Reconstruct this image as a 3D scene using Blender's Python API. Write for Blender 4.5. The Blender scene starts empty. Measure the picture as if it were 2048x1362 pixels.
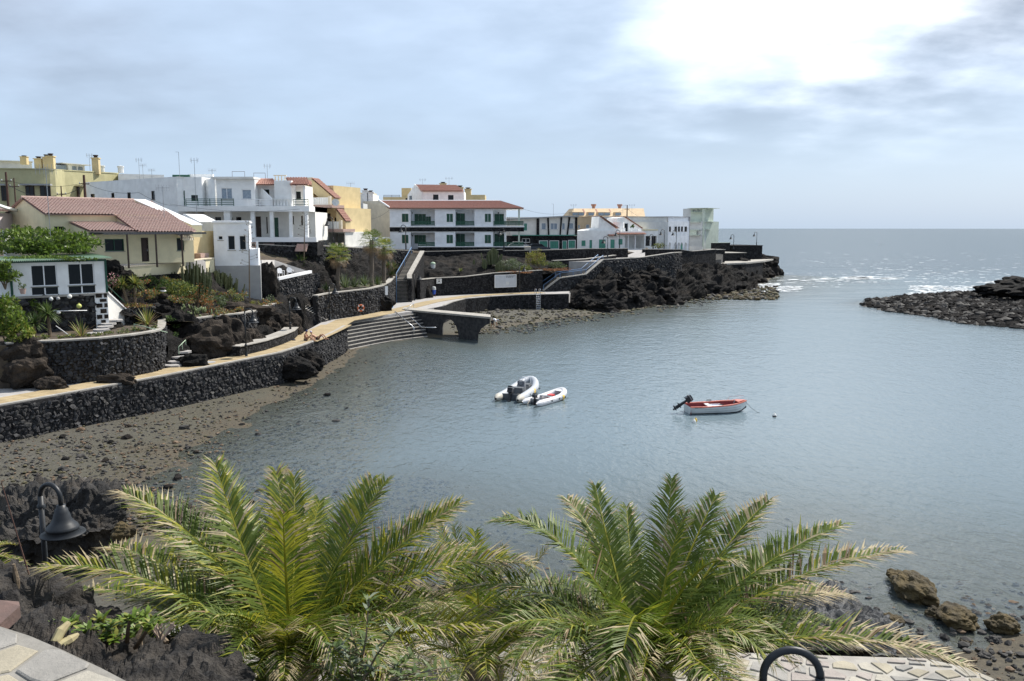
import bpy, bmesh, math, random
import numpy as np
from mathutils import Vector, Matrix, noise
from mathutils.geometry import tessellate_polygon
R = math.radians
V = Vector
C = bpy.context.scene.collection
rnd = random.Random(7)
# ------------------------------------------------------------------ camera
FPX, CAMZ = 1680.0, 12.0
TH = math.atan(226 / FPX)
sc = bpy.context.scene
cam = bpy.data.cameras.new('camera')
cam_o = bpy.data.objects.new('camera', cam); C.objects.link(cam_o)
cam_o.location = (0, 0, CAMZ); cam_o.rotation_euler = (math.pi / 2 - TH, 0, 0)
cam.sensor_width = 36; cam.lens = FPX / 2048 * 36; cam.clip_start = .1; cam.clip_end = 40000
sc.camera = cam_o
# ------------------------------------------------------------------ light
SUN_AZ, SUN_EL = R(48), R(50)
SUND = V((math.sin(SUN_AZ) * math.cos(SUN_EL), math.cos(SUN_AZ) * math.cos(SUN_EL), math.sin(SUN_EL)))
sl = bpy.data.lights.new('sun', 'SUN'); sl.energy = 4.8; sl.angle = R(.6); sl.color = (1, .95, .87)
so = bpy.data.objects.new('sun', sl); C.objects.link(so)
so.rotation_euler = SUND.to_track_quat('Z', 'Y').to_euler(); so.location = (30, 30, 60)
sc.view_settings.view_transform = 'Standard'; sc.view_settings.look = 'None'
sc.view_settings.exposure = .52; sc.view_settings.gamma = 1


def world():
    w = bpy.data.worlds.new('World'); sc.world = w; w.use_nodes = True
    t = w.node_tree; N = t.nodes; L = t.links; N.clear()
    def nd(k, **kw):
        n = N.new(k)
        for a, b in kw.items(): setattr(n, a, b)
        return n
    def mth(op, a, b=None, c=None):
        n = nd('ShaderNodeMath', operation=op)
        for i, x in enumerate((a, b, c)):
            if x is None: continue
            if isinstance(x, (int, float)): n.inputs[i].default_value = x
            else: L.new(x, n.inputs[i])
        return n.outputs[0]
    out = nd('ShaderNodeOutputWorld'); bg = nd('ShaderNodeBackground')
    sky = nd('ShaderNodeTexSky', sky_type='NISHITA', sun_disc=False, sun_elevation=SUN_EL, sun_rotation=SUN_AZ)
    sky.air_density = 1.0; sky.dust_density = 2.0; sky.ozone_density = 1.5
    tc = nd('ShaderNodeTexCoord'); sp = nd('ShaderNodeSeparateXYZ'); L.new(tc.outputs['Generated'], sp.inputs[0])
    zc = mth('MAXIMUM', sp.outputs[2], 0.0); den = mth('ADD', zc, .22)
    cb = nd('ShaderNodeCombineXYZ')
    L.new(mth('DIVIDE', sp.outputs[0], den), cb.inputs[0]); L.new(mth('DIVIDE', sp.outputs[1], den), cb.inputs[1])
    n1 = nd('ShaderNodeTexNoise'); n1.inputs['Scale'].default_value = .85; n1.inputs['Detail'].default_value = 8; n1.inputs['Roughness'].default_value = .47
    n1.inputs['Distortion'].default_value = .25
    mp = nd('ShaderNodeMapping'); mp.inputs['Location'].default_value = (3.1, 1.7, 0); mp.inputs['Scale'].default_value = (1, 1.15, 1)
    L.new(cb.outputs[0], mp.inputs[0]); L.new(mp.outputs[0], n1.inputs['Vector'])
    n2 = nd('ShaderNodeTexNoise'); n2.inputs['Scale'].default_value = 3.2; n2.inputs['Detail'].default_value = 6
    L.new(mp.outputs[0], n2.inputs['Vector'])
    # bright opening in the cloud deck under the sun
    dt = nd('ShaderNodeVectorMath', operation='DOT_PRODUCT')
    L.new(tc.outputs['Generated'], dt.inputs[0])
    g = V((math.sin(R(21)) * math.cos(R(17)), math.cos(R(21)) * math.cos(R(17)), math.sin(R(17)))); dt.inputs[1].default_value = g
    glow = mth('POWER', mth('MAXIMUM', dt.outputs['Value'], 0.0), 22)
    # cover: thick cloud above, thinner by the horizon
    cov = nd('ShaderNodeMapRange', interpolation_type='SMOOTHSTEP'); L.new(n1.outputs[0], cov.inputs[0])
    cov.inputs[1].default_value = .38; cov.inputs[2].default_value = .60
    hz = nd('ShaderNodeMapRange', interpolation_type='SMOOTHSTEP'); L.new(sp.outputs[2], hz.inputs[0]); hz.inputs[1].default_value = .03; hz.inputs[2].default_value = .24
    cover = mth('MULTIPLY', mth('ADD', mth('MULTIPLY', cov.outputs[0], .55), .45), hz.outputs[0])
    dark = nd('ShaderNodeMapRange'); L.new(n1.outputs[0], dark.inputs[0]); dark.inputs[1].default_value = .40; dark.inputs[2].default_value = .75
    dark.inputs[3].default_value = 1.08; dark.inputs[4].default_value = .51
    det = nd('ShaderNodeMapRange'); L.new(n2.outputs[0], det.inputs[0]); det.inputs[1].default_value = .3; det.inputs[2].default_value = .7; det.inputs[3].default_value = .82; det.inputs[4].default_value = 1.2
    lum = mth('MULTIPLY', dark.outputs[0], det.outputs[0])
    br = nd('ShaderNodeMapRange', interpolation_type='SMOOTHSTEP'); br.inputs[1].default_value = .22; br.inputs[2].default_value = 1.35
    L.new(mth('ADD', glow, mth('MULTIPLY', mth('ADD', mth('SUBTRACT', .5, n1.outputs[0]), mth('MULTIPLY', mth('SUBTRACT', n2.outputs[0], .5), .9)), 1.5)), br.inputs[0])
    gl2 = mth('MULTIPLY', br.outputs[0], mth('MINIMUM', mth('MULTIPLY', glow, 1.6), 1.))
    lum = mth('ADD', mth('MULTIPLY', lum, .60), mth('MULTIPLY', gl2, .95))
    ccol = nd('ShaderNodeMix', data_type='RGBA'); L.new(gl2, ccol.inputs[0])
    ccol.inputs[6].default_value = (.66, .79, 1.0, 1); ccol.inputs[7].default_value = (1, .99, .95, 1)
    cv = nd('ShaderNodeVectorMath', operation='SCALE'); L.new(ccol.outputs[2], cv.inputs[0]); L.new(lum, cv.inputs['Scale'])
    sk = nd('ShaderNodeVectorMath', operation='SCALE'); L.new(sky.outputs[0], sk.inputs[0]); sk.inputs['Scale'].default_value = .085
    # high thin veil over the blue
    vl = nd('ShaderNodeMix', data_type='RGBA'); vl.inputs[0].default_value = .72; L.new(sk.outputs[0], vl.inputs[6]); vl.inputs[7].default_value = (.44, .57, .74, 1)
    mx = nd('ShaderNodeMix', data_type='RGBA'); L.new(cover, mx.inputs[0]); L.new(vl.outputs[2], mx.inputs[6]); L.new(cv.outputs[0], mx.inputs[7])
    L.new(mx.outputs[2], bg.inputs[0]); bg.inputs[1].default_value = 1.0
    L.new(bg.outputs[0], out.inputs[0])
world()


# ------------------------------------------------------------------ measuring: photo pixel -> place
def ray(px, py):
    v = (681 - py) / FPX; u = (px - 1024) / FPX
    dy = math.cos(TH) + v * math.sin(TH)
    return u / dy, (-math.sin(TH) + v * math.cos(TH)) / dy
def at(px, py, Y):
    a, b = ray(px, py); return V((a * Y, Y, CAMZ + b * Y))
def G(px, py, z):
    a, b = ray(px, py); Y = (z - CAMZ) / b; return V((a * Y, Y, z))
def zat(py, Y): return at(1024, py, Y).z


# ------------------------------------------------------------------ materials
MATS = {}
def mat(name, c1, c2=None, scale=4., rough=.8, bump=0., bscale=None, metal=0., spec=.4, detail=6, kind='noise', trans=0., contrast=(.35, .65), dist=.04, stain=None):
    if name in MATS: return MATS[name]
    m = bpy.data.materials.new(name); m.use_nodes = True; MATS[name] = m
    t = m.node_tree; N = t.nodes; L = t.links; b = N['Principled BSDF']
    b.inputs['Roughness'].default_value = rough; b.inputs['Metallic'].default_value = metal; b.inputs['Specular IOR Level'].default_value = spec
    c1 = (*c1, 1); g = N.new('ShaderNodeNewGeometry')
    col = None
    if c2 is None: b.inputs['Base Color'].default_value = c1
    else:
        if kind == 'voro':
            tx = N.new('ShaderNodeTexVoronoi'); fac = tx.outputs['Color']
            sx = N.new('ShaderNodeSeparateColor'); L.new(fac, sx.inputs[0]); fac = sx.outputs[0]
        else:
            tx = N.new('ShaderNodeTexNoise'); tx.inputs['Detail'].default_value = detail; fac = tx.outputs[0]
        tx.inputs['Scale'].default_value = scale; L.new(g.outputs['Position'], tx.inputs['Vector'])
        mr = N.new('ShaderNodeMapRange'); L.new(fac, mr.inputs[0]); mr.inputs[1].default_value, mr.inputs[2].default_value = contrast
        mx = N.new('ShaderNodeMix'); mx.data_type = 'RGBA'; L.new(mr.outputs[0], mx.inputs[0]); mx.inputs[6].default_value = c1; mx.inputs[7].default_value = (*c2, 1)
        col = mx.outputs[2]
        if kind == 'voro':   # dark joints between stones
            ve = N.new('ShaderNodeTexVoronoi'); ve.feature = 'DISTANCE_TO_EDGE'; ve.inputs['Scale'].default_value = scale; L.new(g.outputs['Position'], ve.inputs['Vector'])
            m2 = N.new('ShaderNodeMapRange'); L.new(ve.outputs['Distance'], m2.inputs[0]); m2.inputs[1].default_value = 0; m2.inputs[2].default_value = .12
            m3 = N.new('ShaderNodeMix'); m3.data_type = 'RGBA'; L.new(m2.outputs[0], m3.inputs[0]); m3.inputs[6].default_value = (*stain, 1) if stain else (.012, .012, .013, 1); L.new(col, m3.inputs[7]); col = m3.outputs[2]
            bp = N.new('ShaderNodeBump'); bp.inputs['Strength'].default_value = bump or .8; bp.inputs['Distance'].default_value = .08; L.new(m2.outputs[0], bp.inputs['Height']); L.new(bp.outputs[0], b.inputs['Normal'])
        elif stain:
            ns = N.new('ShaderNodeTexNoise'); ns.inputs['Scale'].default_value = .55; ns.inputs['Detail'].default_value = 9; ns.inputs['Roughness'].default_value = .65; L.new(g.outputs['Position'], ns.inputs['Vector'])
            m2 = N.new('ShaderNodeMapRange'); L.new(ns.outputs[0], m2.inputs[0]); m2.inputs[1].default_value = .5; m2.inputs[2].default_value = .75
            m3 = N.new('ShaderNodeMix'); m3.data_type = 'RGBA'; L.new(m2.outputs[0], m3.inputs[0]); L.new(col, m3.inputs[6]); m3.inputs[7].default_value = (*stain, 1); col = m3.outputs[2]
        L.new(col, b.inputs['Base Color'])
    if bump and kind != 'voro':
        nb = N.new('ShaderNodeTexNoise'); nb.inputs['Scale'].default_value = bscale or scale * 3; nb.inputs['Detail'].default_value = 8; nb.inputs['Roughness'].default_value = .65
        L.new(g.outputs['Position'], nb.inputs['Vector'])
        bp = N.new('ShaderNodeBump'); bp.inputs['Strength'].default_value = bump; bp.inputs['Distance'].default_value = dist
        L.new(nb.outputs[0], bp.inputs['Height']); L.new(bp.outputs[0], b.inputs['Normal'])
    if trans:
        tr = N.new('ShaderNodeBsdfTranslucent'); ms = N.new('ShaderNodeMixShader'); ms.inputs[0].default_value = trans
        if col: L.new(col, tr.inputs[0])
        else: tr.inputs[0].default_value = c1
        L.new(b.outputs[0], ms.inputs[1]); L.new(tr.outputs[0], ms.inputs[2]); L.new(ms.outputs[0], N['Material Output'].inputs[0])
    return m

def mp(name, c, **kw):   # painted plaster with faint weathering
    c = V(c); kw.setdefault('stain', tuple(c * .80)); return mat(name, tuple(c), tuple(c * .88), scale=1.3, rough=.9, bump=.25, bscale=14, spec=.2, **kw)
m_white = mp('white_plaster', (.88, .88, .86)); m_offw = mp('offwhite_plaster', (.80, .78, .73)); m_cool = mp('cool_white_plaster', (.85, .87, .90))
m_cream = mp('cream_plaster', (.72, .63, .48)); m_yel = mp('yellow_plaster', (.76, .68, .46)); m_yel2 = mp('ochre_plaster', (.66, .53, .30))
m_olive = mp('olive_plaster', (.46, .43, .25)); m_pink = mp('pink_plaster', (.74, .66, .66)); m_orange = mp('orange_plaster', (.64, .49, .32))
m_palegreen = mp('pale_green_plaster', (.56, .62, .53)); m_grayw = mp('grey_plaster', (.60, .61, .60)); m_greyc = mp('grey_render', (.36, .36, .36))
m_tile = mat('terracotta', (.47, .335, .29), (.35, .24, .205), scale=6, rough=.85, bump=.3, stain=(.42, .31, .26))
m_tile2 = mat('terracotta_red', (.47, .275, .215), (.36, .19, .145), scale=6, rough=.85, bump=.3)
m_green = mat('green_paint', (.015, .085, .05), (.012, .06, .04), scale=8, rough=.45); m_teal = mat('sea_green_paint', (.08, .30, .22), (.06, .24, .18), scale=6, rough=.5)
m_pgreen = mat('pale_green_sheet', (.40, .50, .36), (.32, .42, .30), scale=3, rough=.6)
m_wpaint = mat('white_paint', (.80, .80, .80), rough=.4); m_dark = mat('dark_interior', (.018, .018, .02), rough=.9)
m_glass = mat('window_glass', (.010, .012, .014), rough=.06, spec=.3); m_curt = mat('curtained_glass', (.30, .36, .42), (.22, .27, .33), scale=5, rough=.15)
m_brown = mat('dark_wood', (.045, .025, .018), (.03, .018, .014), scale=12, rough=.6); m_wood = mat('pole_wood', (.10, .05, .035), (.07, .035, .025), scale=10, rough=.8)
m_grey = mat('grey_metal', (.32, .33, .34), rough=.4, metal=.6); m_steel = mat('steel', (.62, .63, .65), rough=.25, metal=.9); m_iron = mat('lamp_iron', (.018, .021, .025), (.012, .014, .017), scale=9, rough=.45, spec=.4)
m_blue = mat('blue_rail_paint', (.12, .21, .36), rough=.45); m_binblue = mat('bin_blue', (.03, .09, .42), rough=.45)
m_conc = mat('concrete_coping', (.38, .355, .315), (.28, .265, .24), scale=2.5, rough=.9, bump=.3, stain=(.24, .22, .19))
m_pave = mat('pale_paving', (.38, .365, .35), (.30, .285, .275), scale=1.8, rough=.9, bump=.3, stain=(.33, .31, .29))
m_plank = mat('ochre_boards', (.37, .29, .165), (.31, .24, .135), scale=2.2, rough=.75, bump=.2, stain=(.38, .28, .16))
m_basalt = mat('basalt_stone', (.012, .012, .013), (.066, .065, .068), scale=2.3, rough=.82, spec=.2, bump=.7, bscale=12, contrast=(.3, .75), dist=.06)
m_basw = mat('basalt_masonry', (.012, .012, .013), (.055, .054, .056), scale=4.2, kind='voro', rough=.9, spec=.12, bump=1., contrast=(0, 1))
m_bas2 = mat('basalt_mid_grey', (.02, .02, .021), (.075, .074, .076), scale=3, rough=.85, spec=.2, bump=.7, bscale=14)
m_bas3 = mat('basalt_pale', (.03, .029, .028), (.085, .083, .08), scale=3, rough=.85, spec=.2, bump=.7, bscale=14)
m_basd = mat('basalt_mortar', (.013, .013, .014), (.028, .027, .028), scale=6, rough=.95, bump=.5)
m_lava = mat('lava_rock', (.007, .007, .007), (.025, .023, .022), scale=1.1, rough=.9, spec=.12, bump=1., bscale=5, dist=.25, stain=(.034, .027, .021))
m_lavab = mat('brown_lava', (.016, .0135, .0115), (.052, .042, .034), scale=1.6, rough=.9, spec=.15, bump=1., bscale=6, dist=.2, stain=(.085, .066, .05))
m_algae = mat('algae_rock', (.045, .034, .015), (.105, .073, .024), scale=2.4, rough=.8, bump=1., bscale=9, dist=.12, stain=(.03, .024, .016))
m_wet = mat('wet_basalt', (.018, .019, .02), (.05, .052, .055), scale=1.5, rough=.55, bump=.7, bscale=5, dist=.12)
m_soil = mat('dry_soil', (.085, .065, .045), (.045, .035, .027), scale=2.5, rough=.95, bump=.8, stain=(.10, .085, .04))
m_rust = mat('rust', (.2, .07, .04), rough=.8)
def leaf(name, c1, c2, tr=.3, sc_=3.): return mat(name, c1, c2, scale=sc_, rough=.5, trans=tr, spec=.35)
l_vine = leaf('vine_leaf', (.10, .17, .018), (.15, .215, .03)); l_palm = leaf('palm_leaf', (.078, .122, .014), (.13, .175, .02), .38); l_palmy = leaf('palm_leaf_yellow', (.25, .265, .022), (.32, .30, .03), .40)
l_dry = leaf('dry_leaf', (.30, .24, .13), (.43, .36, .22), .25); l_brown = leaf('brown_leaf', (.17, .115, .06), (.26, .18, .10), .2)
l_dark = leaf('dark_green_leaf', (.035, .07, .018), (.06, .10, .025)); l_mid = leaf('mid_green_leaf', (.07, .11, .03), (.11, .15, .04)); l_grey = leaf('grey_green_leaf', (.15, .18, .12), (.22, .25, .17))
l_yel = leaf('yellow_green_leaf', (.20, .22, .04), (.28, .27, .06)); l_ora = leaf('orange_flower', (.34, .14, .05), (.42, .17, .06)); l_pink = leaf('pink_flower', (.6, .22, .3), (.7, .4, .45)); l_rust = leaf('rusty_groundcover', (.22, .09, .045), (.28, .14, .07))
l_cact = mat('cactus_skin', (.07, .085, .035), (.12, .13, .06), scale=5, rough=.6)
m_trunk = mat('palm_trunk', (.16, .13, .10), (.09, .07, .055), scale=7, rough=.9, bump=.8)
m_bark = mat('bark', (.20, .15, .10), (.12, .09, .06), scale=9, rough=.9, bump=.6)


# ------------------------------------------------------------------ mesh builder
_ico = {}
def ico(n):
    if n not in _ico:
        b = bmesh.new(); bmesh.ops.create_icosphere(b, subdivisions=n, radius=1); b.verts.ensure_lookup_table()
        _ico[n] = ([v.co.copy() for v in b.verts], [tuple(v.index for v in f.verts) for f in b.faces]); b.free()
    return _ico[n]
X0, Z0 = V((1, 0, 0)), V((0, 0, 1))

class MB:
    def __init__(s): s.v = []; s.f = []; s.m = []
    def add(s, vs, fs, m=0):
        k = len(s.v); s.v += [tuple(p) for p in vs]; s.f += [tuple(i + k for i in f) for f in fs]; s.m += [m] * len(fs); return s
    def hexa(s, p, m=0):  # 4 bottom + 4 top
        return s.add(p, [(3, 2, 1, 0), (4, 5, 6, 7), (0, 1, 5, 4), (1, 2, 6, 5), (2, 3, 7, 6), (3, 0, 4, 7)], m)
    def box(s, c, sx, sy, sz, ex=X0, m=0, up=Z0):  # c: centre of the bottom
        ex = V(ex).normalized(); ey = up.cross(ex).normalized(); c = V(c); a = ex * (sx / 2); b = ey * (sy / 2); h = up * sz
        q = [c - a - b, c + a - b, c + a + b, c - a + b]; return s.hexa(q + [p + h for p in q], m)
    def prism(s, poly, vec, m=0):
        n = len(poly); vec = V(vec); a = [V(p) for p in poly]
        tri = [tuple(t) for t in tessellate_polygon([a])]
        fs = tri + [tuple(reversed([i + n for i in t])) for t in tri] + [(i, (i + 1) % n, (i + 1) % n + n, i + n) for i in range(n)]
        return s.add(a + [p + vec for p in a], fs, m)
    def tube(s, pts, r, n=6, m=0, cap=True):
        pts = [V(p) for p in pts]; k = len(pts); rs = r if isinstance(r, (list, tuple)) else [r] * k
        ref = None; vs = []
        for i, p in enumerate(pts):
            t = (pts[min(i + 1, k - 1)] - pts[max(i - 1, 0)]).normalized()
            if ref is None: ref = t.orthogonal().normalized()
            ref = (ref - t * ref.dot(t)).normalized(); b = t.cross(ref)
            vs += [p + (ref * math.cos(2 * math.pi * j / n) + b * math.sin(2 * math.pi * j / n)) * rs[i] for j in range(n)]
        fs = [(i * n + j, i * n + (j + 1) % n, (i + 1) * n + (j + 1) % n, (i + 1) * n + j) for i in range(k - 1) for j in range(n)]
        if cap: fs += [tuple(range(n - 1, -1, -1)), tuple(range((k - 1) * n, k * n))]
        return s.add(vs, fs, m)
    def lathe(s, c, prof, n=12, m=0, axis=Z0):
        axis = V(axis).normalized(); a = axis.orthogonal().normalized(); b = axis.cross(a); c = V(c); k = len(prof)
        vs = [c + axis * z + (a * math.cos(2 * math.pi * j / n) + b * math.sin(2 * math.pi * j / n)) * r for r, z in prof for j in range(n)]
        return s.add(vs, [(i * n + j, i * n + (j + 1) % n, (i + 1) * n + (j + 1) % n, (i + 1) * n + j) for i in range(k - 1) for j in range(n)], m)
    def blob(s, c, rad, sub=3, amp=.25, fr=1.2, seed=0, m=0, rot=0., sharp=False):
        vs, fs = ico(sub); o = V((seed * 7.3, seed * 3.1, seed * 1.7)); c = V(c); out = []; cr, sr = math.cos(rot), math.sin(rot)
        for p in vs:
            d = noise.fractal(p * fr + o, 1., 2., 4) * amp
            if sharp: d += (.5 - noise.voronoi(p * fr * 1.7 + o)[0][0]) * amp * 1.2
            q = V((p.x * rad[0], p.y * rad[1], p.z * rad[2])) * (1 + d)
            out.append(c + V((q.x * cr - q.y * sr, q.x * sr + q.y * cr, q.z)))
        return s.add(out, fs, m)
    def leafs(s, c, rad, n, size, r, m=0, clump=10, cs=.33, up=.3, asp=.45, mf=None):
        c = V(c); cl = []
        for i in range(clump):
            d = V((r.gauss(0, 1), r.gauss(0, 1), r.gauss(0, 1))).normalized() * r.uniform(.35, .85) ** .6
            if d.z < -.4: d.z *= .4
            cl.append(d)
        for i in range(n):
            q = r.choice(cl); d = V((r.gauss(0, 1), r.gauss(0, 1), r.gauss(0, 1))).normalized() * (cs * r.uniform(.5, 1.1)); p = q + d
            P = c + V((p.x * rad[0], p.y * rad[1], p.z * rad[2]))
            t = (d.normalized() + V((r.uniform(-1, 1), r.uniform(-1, 1), r.uniform(-1, 1) + up)) * .8).normalized(); b = t.orthogonal().normalized()
            b = (b * math.cos(r.uniform(0, 6)) + t.cross(b) * math.sin(r.uniform(0, 6))).normalized()
            l = size * r.uniform(.6, 1.3); w = l * asp
            s.add([P - t * l * .5, P + b * w * .5, P + t * l * .5, P - b * w * .5], [(0, 1, 2, 3)], mf(r) if mf else m)
        return s
    def build(s, name, mats, parent=None, smooth=False, label=None, cat=None, group=None, kind=None, origin=None):
        if not isinstance(mats, (list, tuple)): mats = [mats]
        a = np.array(s.v, dtype=float)
        if parent is not None:
            org = V((0, 0, 0)); q = parent
            while q: org += q.location; q = q.parent
        else:
            org = V(origin) if origin is not None else V(((a[:, 0].min() + a[:, 0].max()) / 2, (a[:, 1].min() + a[:, 1].max()) / 2, a[:, 2].min()))
        me = bpy.data.meshes.new(name); me.from_pydata((a - np.array(org)).tolist(), [], s.f)
        for x in mats: me.materials.append(x)
        if len(mats) > 1: me.polygons.foreach_set('material_index', s.m)
        if smooth: me.polygons.foreach_set('use_smooth', [True] * len(s.f))
        me.update()
        o = bpy.data.objects.new(name, me); C.objects.link(o)
        if parent is not None: o.parent = parent
        else: o.location = org
        tag(o, label, cat, group, kind); return o

def tag(o, label=None, cat=None, group=None, kind=None):
    if label: o['label'] = label
    if cat: o['category'] = cat
    if group: o['group'] = group
    if kind: o['kind'] = kind
    return o
def empty(name, loc, label, cat, group=None):
    o = bpy.data.objects.new(name, None); C.objects.link(o); o.location = loc; o.empty_display_size = .3
    return tag(o, label, cat, group)
def copy_tree(o, parent=None):
    c = o.copy(); C.objects.link(c); c.parent = parent
    for ch in list(o.children): copy_tree(ch, c)
    return c

class Fr:   # frame of a wall: u along, d into the building, z up
    def __init__(s, o, e): s.o = V((o[0], o[1], 0)); e = V((e[0], e[1], 0)).normalized(); s.e = e; s.n = V((-e.y, e.x, 0))
    @staticmethod
    def px(a, b): p, q = at(*a), at(*b); return Fr(p, q - p)
    def w(s, u, d, z): return V((s.o.x + s.e.x * u + s.n.x * d, s.o.y + s.e.y * u + s.n.y * d, z))
    def uv(s, px, py, d=0.):
        a, b = ray(px, py); r = V((a, 1, b)); o = s.o + s.n * d; t = o.dot(s.n) / r.dot(s.n); p = r * t
        return (p - s.o).dot(s.e), CAMZ + p.z
    def rect(s, q, d=0.): u0, z1 = s.uv(q[0], q[1], d); u1, z0 = s.uv(q[2], q[3], d); return u0, u1, z0, z1
    def side(s, u): return Fr(s.w(u, 0, 0), s.n)          # the wall that goes back from u, seen from the right
    def box(s, mb, u0, u1, d0, d1, z0, z1, m=0):
        q = [s.w(u0, d0, z0), s.w(u1, d0, z0), s.w(u1, d1, z0), s.w(u0, d1, z0)]; return mb.hexa(q + [p + Z0 * (z1 - z0) for p in q], m)

def wall(mb, fr, d, u0, u1, z0, z1, holes, m=0):   # holes: (u0,u1,z0,z1,depth,back)
    hs = [(max(a, u0 + .02), min(b, u1 - .02), max(c, z0), min(e, z1 - .02), dp, bk) for a, b, c, e, dp, bk in holes]
    us = sorted({u0, u1, *[h[0] for h in hs], *[h[1] for h in hs]}); zs = sorted({z0, z1, *[h[2] for h in hs], *[h[3] for h in hs]})
    for i in range(len(us) - 1):
        for j in range(len(zs) - 1):
            cu, cz = (us[i] + us[i + 1]) / 2, (zs[j] + zs[j + 1]) / 2
            if any(h[0] < cu < h[1] and h[2] < cz < h[3] for h in hs): continue
            mb.add([fr.w(us[i], d, zs[j]), fr.w(us[i + 1], d, zs[j]), fr.w(us[i + 1], d, zs[j + 1]), fr.w(us[i], d, zs[j + 1])], [(0, 1, 2, 3)], m)
    for a, b, c, e, dp, bk in hs:
        f = [fr.w(a, d, c), fr.w(b, d, c), fr.w(b, d, e), fr.w(a, d, e)]; k = [fr.w(a, d + dp, c), fr.w(b, d + dp, c), fr.w(b, d + dp, e), fr.w(a, d + dp, e)]
        mb.add(f + k, [(0, 4, 5, 1), (1, 5, 6, 2), (2, 6, 7, 3), (3, 7, 4, 0)] + ([(4, 7, 6, 5)] if bk else []), m)

KINDS = {'win': (m_wpaint, m_glass), 'dwin': (m_brown, m_glass), 'cwin': (m_wpaint, m_curt), 'gwin': (m_green, m_glass)}
def opening(root, fr, d, u0, u1, z0, z1, kind):
    w, h = u1 - u0, z1 - z0; mb = MB()
    if kind in KINDS:
        fm, gm = KINDS[kind]; t = .055 if w < 1.2 else .07; n = max(1, round(w / .75))
        for a, b, c, e in [(u0, u1, z0, z0 + t), (u0, u1, z1 - t, z1)] + [(u0 + (w - t) * i / n, u0 + (w - t) * i / n + t, z0 + t, z1 - t) for i in range(n + 1)]:
            fr.box(mb, a, b, d + .07, d + .12, c, e)
        if h > 1.5: fr.box(mb, u0 + t, u1 - t, d + .075, d + .115, z0 + h * .36, z0 + h * .36 + t)
        o = mb.build('window', fm, root)
        for i in range(n):
            p = MB(); fr.box(p, u0 + w * i / n + .01, u0 + w * (i + 1) / n - .01, d + .125, d + .14, z0, z1); p.build('pane', gm, o)
        p = MB(); fr.box(p, u0 - .06, u1 + .06, d - .05, d + .06, z0 - .06, z0 - .003); p.build('sill', m_conc, o)
    elif kind in ('shut', 'tshut'):
        n = max(2, round(w / .6)); fm = m_green if kind == 'shut' else m_teal
        for a, b, c, e in [(u0 - .09, u1 + .09, z0 - .09, z0), (u0 - .09, u1 + .09, z1, z1 + .09), (u0 - .09, u0, z0, z1), (u1, u1 + .09, z0, z1)]:
            fr.box(mb, a, b, d - .025, d + .03, c, e)
        o = mb.build('window', m_wpaint, root)
        for i in range(n):
            p = MB(); a, b = u0 + w * i / n + .015, u0 + w * (i + 1) / n - .015; fr.box(p, a, b, d + .06, d + .09, z0, z1)
            k = max(3, int(h / .16))
            for j in range(k): fr.box(p, a + .06, b - .06, d + .04, d + .075, z0 + h * (j + .2) / k, z0 + h * (j + .75) / k)
            p.build('shutter', fm, o)
    elif kind in ('door', 'ddoor', 'tdoor'):
        fm = {'door': m_green, 'ddoor': m_brown, 'tdoor': m_teal}[kind]
        fr.box(mb, u0, u1, d + .06, d + .11, z0, z1)
        for j in range(3): fr.box(mb, u0 + w * .15, u1 - w * .15, d + .03, d + .075, z0 + h * (.06 + j * .32), z0 + h * (.30 + j * .32))
        o = mb.build('door', fm, root); p = MB(); p.box(fr.w(u1 - w * .12, d + .03, z0 + h * .48), .05, .1, .05, fr.e); p.build('handle', m_steel, o)
        p = MB()
        for a, b, c, e in [(u0 - .06, u0, z0, z1 + .06), (u1, u1 + .06, z0, z1 + .06), (u0, u1, z1, z1 + .06)]: fr.box(p, a, b, d - .02, d + .06, c, e)
        p.build('frame', m_wpaint if kind != 'ddoor' else m_brown, o)
    elif kind == 'dark':
        fr.box(mb, u0, u1, d + .3, d + .34, z0, z1); mb.build('opening', m_dark, root)

DP = {'win': .16, 'dwin': .16, 'cwin': .16, 'gwin': .16, 'shut': .1, 'tshut': .1, 'door': .14, 'ddoor': .14, 'tdoor': .14, 'dark': .36}
def house(name, label, fr, px0, px1, ytop, ybot, depth, m, ops=(), d=0., cat='house', root=None, z0=None, parapet=0., wname='wall', pcap=None):
    """a walled block; ops are (x0,y0,x1,y1,kind[,recess depth])"""
    u0, z1 = fr.uv(px0, ytop, d); u1, zb = fr.uv(px1, ybot, d); z0 = zb if z0 is None else z0
    if root is None: root = empty(name, fr.w((u0 + u1) / 2, d, z0), label, cat)
    mb = MB(); holes = []; todo = []
    for q in ops:
        a, b, c, e = fr.rect(q[:4], d); k = q[4]; dp = q[5] if len(q) > 5 else DP[k]
        holes.append((a, b, c, e, dp, k == 'rec'))
        if k != 'rec': todo.append((a, b, max(c, z0), e, k))
    wall(mb, fr, d, u0, u1, z0, z1, holes)
    A = [fr.w(u0, d, z0), fr.w(u1, d, z0), fr.w(u1, d + depth, z0), fr.w(u0, d + depth, z0)]; B = [p + Z0 * (z1 - z0) for p in A]
    mb.add(A + B, [(1, 2, 6, 5), (2, 3, 7, 6), (3, 0, 4, 7), (4, 5, 6, 7)])
    if parapet:
        for a, b, c, e in [(u0, u1, d, d + .2), (u0, u1, d + depth - .2, d + depth), (u0, u0 + .2, d + .2, d + depth - .2), (u1 - .2, u1, d + .2, d + depth - .2)]:
            fr.box(mb, a, b, c, e, z1 + .002, z1 + parapet)
    mb.build(wname, m, root)
    if pcap:
        mb = MB(); fr.box(mb, u0 - .08, u1 + .08, d - .1, d + .25, z1 + parapet, z1 + parapet + .1); mb.build('cornice', pcap, root)
    for a, b, c, e, k in todo: opening(root, fr, d, a, b, c, e, k)
    return root, (u0, u1, z0, z1)

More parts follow.
